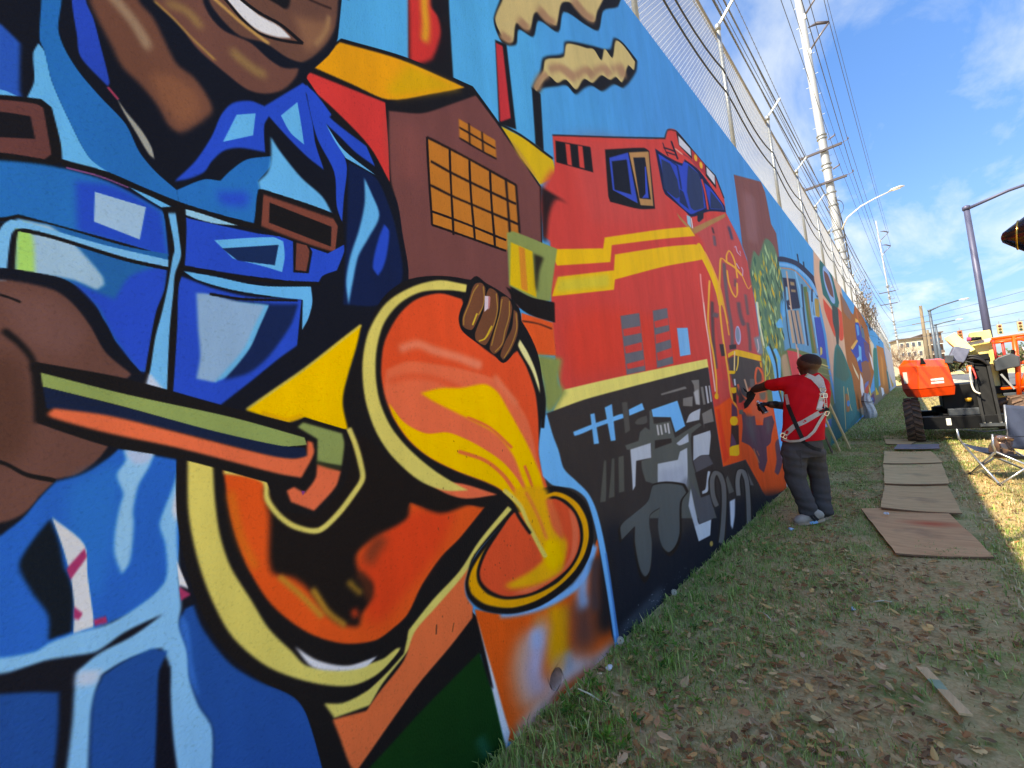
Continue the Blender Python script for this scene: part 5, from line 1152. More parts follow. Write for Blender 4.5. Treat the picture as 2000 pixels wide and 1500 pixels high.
for fl in range(4):
    for i in range(4):
        x = -4.7+i*1.55; z = 2.1+fl*3.3
        b = MB(); b.box((x, -.03, z), (.95, .12, 1.7)); f = b.build('window', M_WHITE, ap)
        b = MB(); b.box((x, -.11, z), (.78, .06, 1.5)); b.build('pane', M_DARKG, f)
    for i in range(2):
        x = 2.1+i*2.2; z = 2.2+fl*3.3
        b = MB(); b.box((x, -1.16, z), (1.5, .12, 1.9)); f = b.build('window', M_DARKG, ap)
        b = MB(); b.box((x, -1.9, z-1.05), (1.9, 1.5, .16)); b.build('balcony_floor', M_WHITE, ap)
        b = MB(); b.box((x, -2.62, z-.5), (1.9, .05, 1.0)); b.build('balcony_rail', M_ROOF, ap)
def bare_tree(name, label, loc, h, seed, spread, m):
    t = thing(name, label, 'tree', loc); rr = random.Random(seed); b = MB(); tw_ = MB()
    def grow(p, d, l, r, dep):
        pts = [p]; q = p
        for i in range(3):
            d = (d+Vector((rr.gauss(0, .14), rr.gauss(0, .14), rr.gauss(.02, .08)))).normalized(); q = q+d*l/3; pts.append(q)
        (b if dep < 2 else tw_).tube(pts, [r, r*.85, r*.7, r*.58], 6 if dep < 2 else 3, cap=False)
        if dep >= 5: return
        for k in range(rr.randint(2, 4) if dep else 5):
            a = rr.random()*2*PI; nd = (d+Vector((math.cos(a), math.sin(a), rr.uniform(-.1, .5)))*spread*rr.uniform(.6, 1.2)).normalized(); grow(pts[rr.randint(1, 3)], nd, l*rr.uniform(.6, .85), r*.55, dep+1)
    grow(Vector((0, 0, -.1)), Vector((0, 0, 1)), h*.33, h*.022, 0)
    b.build('trunk', m, t, smooth=True, fix=False); tw_.build('crown', m, t, fix=False); return t
bare_tree('bare_tree', 'bare winter tree rising behind the far end of the wall', (.9, 96, 0), 9.5, 4, .85, M_TWIG)
bare_tree('bare_tree', 'smaller leafless tree left of the apartment block', (-.6, 120, 0), 11, 9, .8, M_TWIG)
M_TREELEAF = tone_mat('tree_leaf', 0.7, 0.2)
def bush(name, label, loc, rad, cols, n, seed, lf=.14, group=None, cat='bush'):
    t = thing(name, label, cat, loc, 0, group); rr = random.Random(seed); vs = []; fs = []; cs = []
    b = MB()
    for k in range(9):
        a = rr.random()*6.3; e = Vector((math.cos(a)*rad[0]*.6, math.sin(a)*rad[1]*.6, rad[2]*rr.uniform(.8, 1.6))); b.tube([(0, 0, -.1), e*.5, e], [.06*rad[2], .035*rad[2], .012*rad[2]], 5, cap=False)
    b.build('trunk' if rad[2] > 1.6 else 'stem', M_TWIG, t, fix=False)
    lobes = [(rr.gauss(0, .45), rr.gauss(0, .45), rr.uniform(.5, 1.5), rr.uniform(.3, .6)) for q in range(14)]
    for k in range(n):
        lx, ly, lz, lr = rr.choice(lobes); d = Vector((rr.gauss(0, 1), rr.gauss(0, 1), rr.gauss(0, 1))).normalized()*lr*rr.random()**.4
        p = Vector(((lx+d.x)*rad[0], (ly+d.y)*rad[1], max(.05, (lz+d.z)*rad[2]))); c = lin(rr.choice(cols)); s = lf*rr.uniform(.6, 1.4)
        u = Vector((rr.gauss(0, 1), rr.gauss(0, 1), rr.gauss(0, 1))).normalized(); w = u.orthogonal().normalized(); i0 = len(vs)
        vs += [p-u*s, p+w*s*.5, p+u*s, p-w*s*.5]; cs += [[x*rr.uniform(.75, 1.2) for x in c[:3]]+[1]]*4; fs += [i0, i0+1, i0+2, i0, i0+2, i0+3]
    mesh_np('crown', [tuple(v) for v in vs], fs, 3, M_TREELEAF, cs, t)['kind'] = 'stuff'
bush('shrub', 'reddish brown shrub low in front of the apartment block', (1.2, 110, 0), (1.8, 1.5, 1.2), ['#7a4a40', '#8c5a48', '#6a4a3c'], 900, 2)
bush('shrub', 'grey green shrub at the foot of the far wall end', (-.6, 92, 0), (1.0, 1.5, .9), ['#6a6a4a', '#7a7350', '#585c3c'], 700, 3)
for i, (x, y, s) in enumerate(((9, 210, 4.5), (16, 230, 5.5), (24, 220, 5), (34, 240, 6.5), (-8, 250, 6), (48, 260, 6))):
    bush('tree', ['dull green tree on the skyline nearest the apartment block', 'second dull green skyline tree beyond the road', 'third dull green skyline tree beyond the road', 'large skyline tree far across the road', 'skyline tree hidden behind the wall end', 'last skyline tree far across the road'][i], (x, y, 0), (s, s, s*.75), ['#4a5436', '#5a6040', '#6b6648', '#3f4a30'], 1500, 20+i, .45, 'trees on the skyline', 'tree')

# ------------------------------------------------------------------ the painter
def capsule(bm, p, q, r0, r1, n=14, flat=None, fdir=None):
    """closed tapered tube with round ends; flat squeezes it along fdir"""
    p = Vector(p); q = Vector(q); d = (q-p); L = d.length; d.normalize()
    u = d.orthogonal().normalized() if fdir is None else (Vector(fdir)-d*d.dot(Vector(fdir))).normalized(); w = d.cross(u); k = flat or 1.0
    rings = []
    for i in range(5):
        a = PI/2*(i+.4)/5.2; rings.append((p-d*r0*math.cos(a), r0*math.sin(a)))
    for i in range(5): rings.append((p+d*L*(i/4), r0+(r1-r0)*i/4))
    for i in range(5):
        a = PI/2*(1-(i+.4)/5.2)-.001; rings.append((q+d*r1*math.cos(a), r1*math.sin(a)))
    vs = [[bm.verts.new(c+u*(math.cos(2*PI*j/n)*r*k)+w*(math.sin(2*PI*j/n)*r)) for j in range(n)] for c, r in rings]
    for a, b_ in zip(vs[:-1], vs[1:]):
        for j in range(n): bm.faces.new((a[j], a[(j+1) % n], b_[(j+1) % n], b_[j]))
    bm.faces.new(vs[0][::-1]); bm.faces.new(vs[-1])
def loft(bm, secs, n=24):
    """stack of ellipses (centre, half width, half depth, turn) capped at both ends"""
    vs = []
    for c, rx, ry, tw_ in secs:
        ring = []
        for j in range(n):
            a = 2*PI*j/n; x = math.copysign(abs(math.cos(a))**.85, math.cos(a))*rx; y = math.copysign(abs(math.sin(a))**.85, math.sin(a))*ry
            ring.append(bm.verts.new((c[0]+x*math.cos(tw_)-y*math.sin(tw_), c[1]+x*math.sin(tw_)+y*math.cos(tw_), c[2])))
        vs.append(ring)
    for a, b_ in zip(vs[:-1], vs[1:]):
        for j in range(n): bm.faces.new((a[j], a[(j+1) % n], b_[(j+1) % n], b_[j]))
    bm.faces.new(vs[0][::-1]); bm.faces.new(vs[-1])
def fused(name, fn, voxel, m, parent, smooth=4, wrinkle=None):
    """all the volumes drawn by fn become one continuous skin"""
    bm = bmesh.new(); fn(bm); bmesh.ops.recalc_face_normals(bm, faces=bm.faces); me_ = bpy.data.meshes.new(name); bm.to_mesh(me_); bm.free()
    o = bpy.data.objects.new(name, me_); COL.objects.link(o)
    r = o.modifiers.new('remesh', 'REMESH'); r.mode = 'VOXEL'; r.voxel_size = voxel; r.use_smooth_shade = True
    s = o.modifiers.new('smooth', 'SMOOTH'); s.factor = .5; s.iterations = smooth
    dg = bpy.context.evaluated_depsgraph_get(); dg.update(); me2 = bpy.data.meshes.new_from_object(o.evaluated_get(dg)); o.modifiers.clear(); o.data = me2; bpy.data.meshes.remove(me_)
    me2.name = name; me2.materials.clear(); me2.materials.append(m)
    if wrinkle:
        for v in me2.vertices: v.co += v.normal*wrinkle(v.co)
    me2.polygons.foreach_set('use_smooth', [True]*len(me2.polygons)); o.parent = parent; return o
M_SKIN = mat('dark_brown_skin', '#462b21', 0.5, var=0.12, vscale=25, spec=0.45); M_SHIRT = mat('red_cotton', '#c4101f', 0.85, var=0.07, vscale=5, bump=0.25, bscale=35, spec=0.2)
M_TROUS = mat('charcoal_twill', '#4a4748', 0.85, var=0.14, vscale=9, bump=0.3, bscale=45, spec=0.2); M_GLOVE = mat('black_glove', '#141416', 0.7, var=0.1); M_WEB = mat('grey_webbing', '#b4b0aa', 0.7, var=0.1, vscale=60, bump=0.3, bscale=200); M_WEBK = mat('black_webbing', '#17171a', 0.75)
M_STEEL = mat('bright_buckle', '#c9cacc', 0.25, 0.9, var=.05); M_SHOE = mat('grey_suede', '#a0968a', 0.8, var=0.15, vscale=20); M_SOLE = mat('tan_sole', '#b29a82', 0.8, var=.1); M_SHOEK = mat('black_trim', '#1a1a1c', 0.6); M_BLUE = mat('pale_blue_rubber', '#7db4dc', 0.6)
M_HAIR = mat('cropped_hair', '#2e1d18', 0.85, var=0.15, vscale=120, bump=0.5, bscale=220)
man = thing('person', 'man in red T-shirt, grey cargo trousers and safety harness spray painting the wall', 'person', (-.87, 5.3, 0), math.atan2(.162, .987))
F = Vector((-.82, .57, 0)).normalized()     # where the head looks
Rr = Vector((F.y, -F.x, 0))
HC = Vector((.128, .03, 1.662))
def body(bm):
    # head with jaw, nose, brow, ears; neck; trunk; limbs
    capsule(bm, HC+F*-.018+Vector((0, 0, .008)), HC+F*.014+Vector((0, 0, .022)), .092, .086, 18)
    capsule(bm, HC+F*.045+Vector((0, 0, -.05)), HC+F*.055+Vector((0, 0, -.075)), .048, .040, 14)
    capsule(bm, HC+F*.085+Vector((0, 0, .0)), HC+F*.103+Vector((0, 0, -.022)), .011, .016, 10)
    for s in (-1, 1):
        capsule(bm, HC+F*.078+Rr*s*.034+Vector((0, 0, .028)), HC+F*.083+Rr*s*.012+Vector((0, 0, .030)), .012, .012, 8)
        capsule(bm, HC+Rr*s*.080+F*-.004+Vector((0, 0, .012)), HC+Rr*s*.083+F*-.010+Vector((0, 0, -.022)), .020, .014, 10, .5, F)
    capsule(bm, HC+F*.088+Vector((0, 0, -.052)), HC+F*.086+Vector((0, 0, -.062)), .018, .017, 10)
    capsule(bm, (.145, .01, 1.63), (.12, .02, 1.50), .056, .066, 16)
    loft(bm, [((-.01, .03, .80), .15, .105, 0), ((0, .02, .95), .145, .10, 0), ((.04, .03, 1.15), .15, .105, .1), ((.07, .04, 1.32), .16, .11, .15), ((.08, .03, 1.46), .13, .09, .2), ((.11, .03, 1.53), .07, .07, .2)])
    capsule(bm, (-.045, .05, 1.50), (-.225, .17, 1.490), .068, .058); capsule(bm, (-.225, .17, 1.490), (-.375, .27, 1.452), .057, .040)
    capsule(bm, (.20, .11, 1.42), (.05, .30, 1.20), .056, .046); capsule(bm, (.05, .30, 1.20), (-.235, .17, 1.268), .056, .040)
    capsule(bm, (-.085, .02, .82), (-.10, .05, .46), .088, .058); capsule(bm, (-.10, .05, .46), (-.02, .03, .10), .057, .040)
    capsule(bm, (.07, .06, .82), (.083, .21, .46), .088, .058); capsule(bm, (.083, .21, .46), (.09, .20, .10), .057, .040)
bodyo = fused('body', body, .011, M_SKIN, man, 3)
def hair(bm):
    capsule(bm, HC+F*-.024+Vector((0, 0, .018)), HC+F*.000+Vector((0, 0, .030)), .0895, .085, 18)
hr = fused('hair', hair, .010, M_HAIR, man, 2)
for s in (-1, 1):
    b = MB(); c = HC+F*.0865+Rr*s*.031+Vector((0, 0, .012)); b.lathe([(.0005, -.008), (.0085, -.003), (.009, .001), (.0005, .008)], c, 10); b.build('eye', mat('eye_white', '#d8d2c8', .3, var=.02), man, smooth=True)
def wr(co):
    return .0032*math.sin(co.z*42+co.x*26+3*math.sin(co.y*9))*max(0, math.sin(co.z*5+co.x*7))+.0022*math.sin(co.x*60-co.z*35)
def shirt(bm):
    loft(bm, [((-.005, .02, .865), .183, .138, 0), ((.0, .02, .95), .178, .138, 0), ((.03, .025, 1.10), .178, .138, .08), ((.062, .035, 1.25), .192, .148, .12), ((.08, .04, 1.36), .192, .142, .16), ((.092, .04, 1.45), .178, .124, .2), ((.105, .035, 1.515), .135, .098, .2), ((.12, .03, 1.565), .078, .078, .2)])
    capsule(bm, (.0, .05, 1.48), (-.10, .085, 1.50), .102, .096); capsule(bm, (-.10, .085, 1.50), (-.185, .14, 1.495), .094, .086, 16, .95, (0, 0, 1))
    capsule(bm, (.185, .06, 1.425), (.185, .17, 1.34), .095, .082)
sh = fused('shirt', shirt, .0115, M_SHIRT, man, 4, wr)
# the hem and the cuffs are open: cut the closed ends off flat
def cut(o, co, no):
    bm = bmesh.new(); bm.from_mesh(o.data); bmesh.ops.bisect_plane(bm, geom=bm.verts[:]+bm.edges[:]+bm.faces[:], plane_co=co, plane_no=no, clear_outer=True); bm.to_mesh(o.data); bm.free()
cut(sh, (0, 0, .872), (.04, 0, -1)); cut(sh, (.12, .03, 1.580), (-.1, 0, 1))
so = sh.modifiers.new('cloth', 'SOLIDIFY'); so.thickness = .004; so.offset = -1
def wt(co):
    return .009*math.sin(co.z*30+co.x*22+2*math.sin(co.z*11))*(.35+.65*max(0, math.sin(co.z*9+co.x*5)))+.004*math.sin(co.z*75+co.x*18)*(1 if co.z < .3 or .62 < co.z < .8 else .25)
def trousers(bm):
    loft(bm, [((-.02, .03, .70), .165, .125, 0), ((-.015, .03, .80), .172, .132, 0), ((-.005, .025, .90), .168, .128, 0)])
    capsule(bm, (-.092, .0, .76), (-.108, .02, .47), .112, .094); capsule(bm, (-.108, .02, .47), (-.040, .01, .12), .094, .078)
    capsule(bm, (.060, .09, .76), (.083, .21, .47), .106, .086); capsule(bm, (.083, .21, .47), (.088, .20, .10), .086, .076)
tr = fused('trousers', trousers, .0115, M_TROUS, man, 4, wt)
cut(tr, (0, 0, .055), (-.12, 0, -1))
so = tr.modifiers.new('cloth', 'SOLIDIFY'); so.thickness = .005; so.offset = -1
def surf(objs):
    out_ = []
    for o in objs:
        bm = bmesh.new(); bm.from_mesh(o.data); out_.append(BVHTree.FromBMesh(bm)); bm.free()
    return out_
TR = surf([sh, tr])
def on_back(a, z, off):
    best = None
    for t in TR:
        h = t.ray_cast(Vector((a, -2, z)), Vector((0, 1, 0)))
        if h[0] is not None and (best is None or h[0].y < best.y): best = h[0]
    return Vector((a, (best.y if best else -.1)-off, z))
def strap(name, pts, w, m, off=.006, th=.004, dense=5):
    P_ = []
    for p, q in zip(pts[:-1], pts[1:]):
        for i in range(dense): P_.append((p[0]+(q[0]-p[0])*i/dense, p[1]+(q[1]-p[1])*i/dense))
    P_.append(pts[-1]); C_ = [on_back(a, z, off) for a, z in P_]
    for k in range(3): C_ = [C_[0]]+[Vector((c.x, min(c.y, (a.y+c.y*2+d.y)/4), c.z)) for a, c, d in zip(C_[:-2], C_[1:-1], C_[2:])]+[C_[-1]]
    b = MB(); n_ = len(C_); L_, R_ = [], []
    for i, c in enumerate(C_):
        d = C_[min(i+1, n_-1)]-C_[max(i-1, 0)]; s = Vector((-d.z, 0, d.x)).normalized()*w/2
        for sg, lst in ((1, L_), (-1, R_)):
            e = c+s*sg; e.y = min(on_back(e.x, e.z, off*.7).y+.004, c.y+.022) if abs(e.x) < .26 else c.y; lst.append(e)
    vs = []; fs = []
    for l, r in zip(L_, R_): vs += [l, r, r+Vector((0, th, 0)), l+Vector((0, th, 0))]
    for i in range(n_-1):
        for j in range(4): fs.append((i*4+j, i*4+(j+1) % 4, i*4+4+(j+1) % 4, i*4+4+j))
    fs += [(3, 2, 1, 0), tuple(n_*4-4+j for j in range(4))]; b.add(vs, fs); return b.build(name, m, hn, smooth=False)
hn = thing('safety_harness', 'grey and black webbing safety harness strapped over the red T-shirt', 'safety harness', man.location, man.rotation_euler.z)
strap('shoulder_strap', [(.095, 1.555), (.145, 1.515), (.188, 1.44), (.206, 1.395)], .042, M_WEB, .016); strap('shoulder_strap', [(.178, 1.535), (.205, 1.49), (.212, 1.40)], .042, M_WEB, .017)
strap('back_strap', [(.208, 1.40), (.20, 1.34), (.172, 1.26), (.15, 1.186)], .034, M_WEB, .009); strap('back_strap', [(.212, 1.40), (.216, 1.285), (.212, 1.195)], .026, M_WEB, .008)
strap('cross_strap', [(.197, 1.182), (.122, 1.135), (.028, 1.077), (-.058, 1.034), (-.105, .988), (-.15, .943)], .046, M_WEB, .009)
strap('side_strap', [(-.092, 1.37), (-.087, 1.315), (-.082, 1.252)], .026, M_WEB, .016); strap('side_strap', [(-.088, 1.262), (-.066, 1.16), (-.036, 1.027), (-.005, .90), (.0, .86)], .036, M_WEBK, .018)
strap('side_strap', [(.15, 1.19), (.205, 1.19), (.212, 1.17)], .05, M_WEBK, .008)
strap('leg_strap', [(-.168, .903), (-.109, .880), (-.032, .884), (.04, .92), (.095, .975), (.149, 1.069), (.2, 1.15)], .024, M_WEB, .022)
strap('leg_strap', [(.02, .845), (.07, .80), (.13, .775)], .036, M_WEBK, .008); strap('leg_strap', [(.0, .87), (.04, .83), (.075, .79)], .03, M_WEBK, .01)
b = MB(); c = on_back(.207, 1.385, .018); b.tube([c+Vector((math.cos(a)*.022, 0, math.sin(a)*.03)) for a in [i*PI/6 for i in range(13)]], .0045, 6); b.build('ring', M_STEEL, hn, smooth=True)
for (a, z, ro) in ((-.152, .938, .6), (.205, 1.325, 0), (.2, 1.15, .5)):
    b = MB(); c = on_back(a, z, .014); q = Matrix.Rotation(ro, 3, 'Y')
    for p0, p1 in (((-.028, -.02), (.028, -.02)), ((.028, -.02), (.028, .02)), ((.028, .02), (-.028, .02)), ((-.028, .02), (-.028, -.02)), ((0, -.02), (0, .02))): b.bar(c+q @ Vector((p0[0], 0, p0[1])), c+q @ Vector((p1[0], 0, p1[1])), .007, .006)
    b.build('buckle', M_STEEL, hn)
b = MB(); c = on_back(.172, 1.235, .016); b.box(c, (.036, .003, .075), Matrix.Rotation(.35, 3, 'Y')); b.build('tag_label', mat('white_label', '#d8dadd', .6), hn)
# cargo pocket
b = MB(); V_ = []
for (a, z) in ((-.185, .765), (-.03, .785), (-.04, .60), (-.187, .585)): V_.append(on_back(a, z, .014))
b.add(V_+[v+Vector((0, .02, 0)) for v in V_], [(0, 1, 2, 3), (0, 4, 5, 1), (1, 5, 6, 2), (2, 6, 7, 3), (3, 7, 4, 0)]); b.build('cargo_pocket', M_TROUS, tr, bevel=.004)
b = MB(); V_ = [on_back(a, z, .019) for (a, z) in ((-.187, .772), (-.028, .792), (-.03, .74), (-.187, .72))]
b.add(V_+[v+Vector((0, .02, 0)) for v in V_], [(0, 1, 2, 3), (0, 4, 5, 1), (1, 5, 6, 2), (2, 6, 7, 3), (3, 7, 4, 0)]); b.build('pocket_flap', M_TROUS, tr, bevel=.003)
# gloved hands: palm, four fingers of different length and a thumb
def hand(bm, wrist, dirv, palmn, sizes, curl, thumb):
    d = Vector(dirv).normalized(); nrm = Vector(palmn); nrm = (nrm-d*nrm.dot(d)).normalized(); sd_ = d.cross(nrm)
    w = Vector(wrist); capsule(bm, w-d*.045, w+d*.01, .038, .034, 12); capsule(bm, w+d*.012, w+d*.07, .033, .04, 12, .55, nrm)
    for i, (l, off) in enumerate(zip(sizes, (-.033, -.011, .011, .032))):
        p = w+d*.085+sd_*off; a = curl+.06*i
        q = p+(d*math.cos(a)+nrm*math.sin(a))*l*.5; r = q+(d*math.cos(a*2.1)+nrm*math.sin(a*2.1))*l*.36; t = r+(d*math.cos(a*2.9)+nrm*math.sin(a*2.9))*l*.24
        capsule(bm, p, q, .0105, .010, 8); capsule(bm, q, r, .010, .009, 8); capsule(bm, r, t, .009, .008, 8)
    p = w+d*.03+sd_*-.03*thumb; q = p+(d*.7-sd_*thumb*.7+nrm*.25).normalized()*.04; r = q+(d*.8-sd_*thumb*.1+nrm*.6).normalized()*.033; capsule(bm, p, q, .014, .012, 8); capsule(bm, q, r, .012, .010, 8)
fused('glove', lambda bm: hand(bm, (-.375, .27, 1.453), (-.55, .28, -.36), (.1, .35, -.9), (.078, .088, .082, .065), .45, 1), .005, M_GLOVE, man, 2)
fused('glove', lambda bm: hand(bm, (-.238, .17, 1.272), (-.92, -.12, .10), (-.25, -.25, -.95), (.076, .086, .080, .062), .75, -1), .005, M_GLOVE, man, 2)
# shoes
def shoe(name, toe, heel, lift, label):
    T_ = Vector(toe); H_ = Vector(heel); d = (T_-H_); L_ = d.length; d.normalize(); up = Vector((0, 0, 1)); s = d.cross(up).normalized(); u = s.cross(d)
    def up_(bm):
        capsule(bm, H_+d*.045+u*.068, H_+d*.08+u*.095, .048, .052, 14); capsule(bm, H_+d*.08+u*.066, T_-d*.06+u*.05, .050, .046, 14); capsule(bm, T_-d*.07+u*.046, T_-d*.045+u*.044, .047, .042, 14)
    o = fused(name, up_, .007, M_SHOE, man, 2); cut(o, H_+u*.022, -u)
    b = MB(); prof = []
    for i in range(28):
        a = 2*PI*i/28; x = math.cos(a); y = math.sin(a); prof.append(H_+d*(L_/2+x*L_/2)+s*(y*(.052 if x > 0 else .044)*(1-.12*x*x)))
    b.add([p for p in prof]+[p+u*.028 for p in prof], [tuple(reversed(range(28))), tuple(range(28, 56))]+[(i, (i+1) % 28, (i+1) % 28+28, i+28) for i in range(28)]); b.build('sole', M_SOLE, o)
    b = MB(); b.box(H_+d*L_*.45-s*.049*(1)+u*.016, (.07, .006, .026), Matrix((d, s, u)).transposed()); b.build('sole_insert', M_BLUE, o)
    for f_ in (.30, .40): 
        b = MB(); b.bar(H_+d*L_*f_-s*.053+u*.03, H_+d*L_*(f_+.10)-s*.050+u*.09, .022, .004, up=s); b.build('side_stripe', M_SHOEK, o)
    b = MB()
    for i in range(4): b.bar(T_-d*(.10+.022*i)-s*.025+u*(.088+.006*i), T_-d*(.10+.022*i)+s*.025+u*(.088+.006*i), .008, .005)
    b.build('laces', M_SHOEK, o)
    return o
shoe('shoe', (-.165, -.075, .002), (.085, .045, .040), 0, ''); shoe('shoe', (-.07, .19, .002), (.14, .215, .004), 0, '')
# what he holds
M_CAN = mat('black_can', '#1b1b1e', 0.3, 0.5, var=.05); M_CANS = mat('can_steel', '#c0c0c2', 0.25, .9, var=.05)
a = Vector((-.342, .135, 1.292)); e = Vector((-.292, .115, 1.178)); dv_ = (a-e).normalized()
can = thing('spray_can', "black and silver spray can in the painter's lower gloved hand", 'spray can', man.location, man.rotation_euler.z)
q = dv_.to_track_quat('Z', 'Y').to_matrix()
b = MB(); b.lathe([(.029, 0), (.031, .004), (.031, .118), (.029, .122)], e, 20, q); b.build('can_body', M_CAN, can, smooth=False)
b = MB(); b.lathe([(.0305, .0), (.0325, .002), (.0325, .007), (.0305, .009)], e, 20, q); b.lathe([(.031, .118), (.0325, .121), (.030, .128), (.016, .136), (.013, .142)], e, 20, q); b.build('can_rim', M_CANS, can, smooth=True)
b = MB(); b.lathe([(.012, .140), (.012, .158), (.009, .16)], e, 12, q); b.build('nozzle', mat('white_nozzle', '#d6d6d2', .5), can)
b = MB(); b.box(e+dv_*.06+Vector((-.006, -.031, 0)), (.012, .002, .085), q); b.build('can_label', M_CANS, can)
sc = thing('stencil_card', "curved black stencil card held to the wall in the painter's raised hand", 'stencil card', man.location, man.rotation_euler.z)
pts = [(-.520, 1.225), (-.498, 1.30), (-.455, 1.365), (-.43, 1.40), (-.455, 1.455), (-.49, 1.495), (-.475, 1.44), (-.445, 1.42), (-.40, 1.425), (-.372, 1.40), (-.395, 1.345), (-.43, 1.30), (-.47, 1.25)]
b = MB(); n_ = len(pts); b.add([(x, .305+.25*(x+.42)**2*4, z) for x, z in pts]+[(x, .311+.25*(x+.42)**2*4, z) for x, z in pts], [tuple(range(n_)), tuple(range(2*n_-1, n_-1, -1))]+[(i, i+n_, (i+1) % n_+n_, (i+1) % n_) for i in range(n_)])
b.build('card', mat('stained_card', '#26211f', .8, var=.3, vscale=20), sc)

for o in (man, hn, can, sc): o.scale = (1.07, 1.04, 1.0)
# ------------------------------------------------------------------ boom lift
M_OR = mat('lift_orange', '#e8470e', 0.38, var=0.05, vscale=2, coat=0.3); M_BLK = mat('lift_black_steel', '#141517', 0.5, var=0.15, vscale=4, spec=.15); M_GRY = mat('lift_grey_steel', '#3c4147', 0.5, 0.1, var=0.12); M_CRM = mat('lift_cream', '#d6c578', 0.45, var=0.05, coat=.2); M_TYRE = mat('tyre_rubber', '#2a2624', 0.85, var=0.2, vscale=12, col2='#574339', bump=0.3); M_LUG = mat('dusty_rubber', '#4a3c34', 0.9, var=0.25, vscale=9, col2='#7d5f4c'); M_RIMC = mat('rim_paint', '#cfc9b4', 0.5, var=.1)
M_REDP = mat('red_panel', '#b3302e', 0.5); M_STK = mat('white_sticker', '#dcdcd6', 0.5, var=.05); M_HOSE = mat('rubber_hose', '#1d1d20', .6); M_PALEH = mat('pale_conduit', '#c9c4b8', .5)
lift = thing('boom_lift', 'orange and cream self-propelled boom lift with chunky tyres parked on the lawn', 'boom lift', (0, 12.3, 0)); LY = 12.3
def lp(x, y, z): return (x, y-LY, z)
def wheel(x, y, r, w):
    b = MB(); prof = [(r*.55, -w/2), (r*.82, -w/2), (r*.94, -w*.46), (r*.96, -w*.3), (r*.96, w*.3), (r*.94, w*.46), (r*.82, w/2), (r*.55, w/2)]
    q = Matrix.Rotation(R(90), 3, 'Y'); b.lathe(prof, (0, 0, 0), 40, q, closed=True)
    t = b.build('wheel', M_TYRE, lift, smooth=False); t.location = lp(x, y, r)
    lug = None
    for i in range(18):       # chevron lugs, two to each pitch
        for s in (-1, 1):
            a = 2*PI*(i+(.25 if s > 0 else -.25))/18
            if lug is None:
                b = MB(); zz = [0, .5, 1]; vs = []
                for hgt in (-.02, .028):
                    for u in zz: 
                        for dy in (-.028, .028): vs.append((.004+u*w*.5, dy-.075*u, r*.96+hgt-(.012 if u == 1 else 0)))
                b.add(vs, [(0, 2, 3, 1), (2, 4, 5, 3), (6, 7, 9, 8), (8, 9, 11, 10), (0, 6, 8, 2), (2, 8, 10, 4), (1, 3, 9, 7), (3, 5, 11, 9), (0, 1, 7, 6), (4, 10, 11, 5)])
                lug = b.build('tread_lug', M_LUG, t); lg = lug
            else: lg = lug.copy(); COL.objects.link(lg); lg.parent = t
            lg.rotation_euler = (a, 0, 0); lg.scale = (s, 1, 1)
    b = MB(); b.lathe([(r*.56, -w*.42), (r*.52, -w*.40), (r*.42, -w*.2), (r*.2, -w*.22), (r*.18, -w*.36), (.0, -w*.36)], (0, 0, 0), 24, q); b.lathe([(r*.56, w*.42), (r*.52, w*.40), (r*.42, w*.2), (r*.2, w*.22), (r*.18, w*.36), (.0, w*.36)], (0, 0, 0), 24, q); b.build('rim', M_RIMC, t, smooth=False)
for (x, y) in ((-.02, 12.72), (1.52, 12.72), (-.02, 14.75), (1.52, 14.75)): wheel(x, y, .43, .27)
b = MB(); b.box(lp(.75, 12.62, .40), (1.26, .34, .26)); b.box(lp(.75, 13.6, .42), (.62, 2.0, .3)); b.box(lp(.75, 14.75, .42), (1.26, .28, .22)); ch = b.build('chassis', M_BLK, lift, bevel=.012)
b = MB(); b.box(lp(.50, 12.446, .42), (.07, .006, .14)); b.build('reflector', M_STK, ch)
b = MB(); b.box(lp(.74, 12.66, .605), (.44, .3, .14)); b.build('step_box', M_GRY, ch, bevel=.01)
b = MB(); b.lathe([(.42, 0), (.42, .12), (.36, .14)], lp(.72, 13.55, .56), 24); b.box(lp(.78, 13.45, .92), (.62, 1.5, .5)); b.build('turntable', M_BLK, lift, bevel=.015)
# engine hood: sloped facets
hv = [(.13, 12.40, 1.13), (.67, 12.40, 1.15), (.62, 12.42, 1.56), (.17, 12.42, 1.62), (-.12, 12.95, 1.14), (-.13, 12.97, 1.66), (-.10, 14.2, 1.70), (-.10, 14.2, 1.14), (.66, 14.2, 1.66), (.70, 14.2, 1.14), (.20, 12.75, 1.76), (.60, 12.75, 1.70), (-.02, 13.05, 1.80), (-.02, 14.15, 1.80), (.60, 14.15, 1.78)]
b = MB(); b.add([lp(*v) for v in hv], [(0, 1, 2, 3), (4, 0, 3, 5), (7, 4, 5, 6), (9, 7, 6, 8), (1, 9, 8, 2), (3, 2, 11, 10), (5, 3, 10, 12), (6, 5, 12, 13), (8, 6, 13, 14), (2, 8, 14, 11), (10, 11, 14, 13, 12), (0, 4, 7, 9, 1)]); hood = b.build('engine_hood', M_OR, lift, bevel=.012)
sv = [(.16, 12.45, .95), (.65, 12.45, .97), (.675, 12.395, 1.145), (.125, 12.395, 1.125), (-.06, 12.98, .96), (-.125, 12.945, 1.135), (-.06, 14.1, .96), (-.1, 14.19, 1.135), (.65, 14.1, .97), (.7, 14.19, 1.14)]
b = MB(); b.add([lp(*v) for v in sv], [(0, 1, 2, 3), (4, 0, 3, 5), (6, 4, 5, 7), (8, 6, 7, 9), (1, 8, 9, 2), (0, 4, 6, 8, 1)]); b.build('hood_skirt', mat('lift_orange_skirt', '#d23a0c', .42, var=.05), lift, bevel=.008)
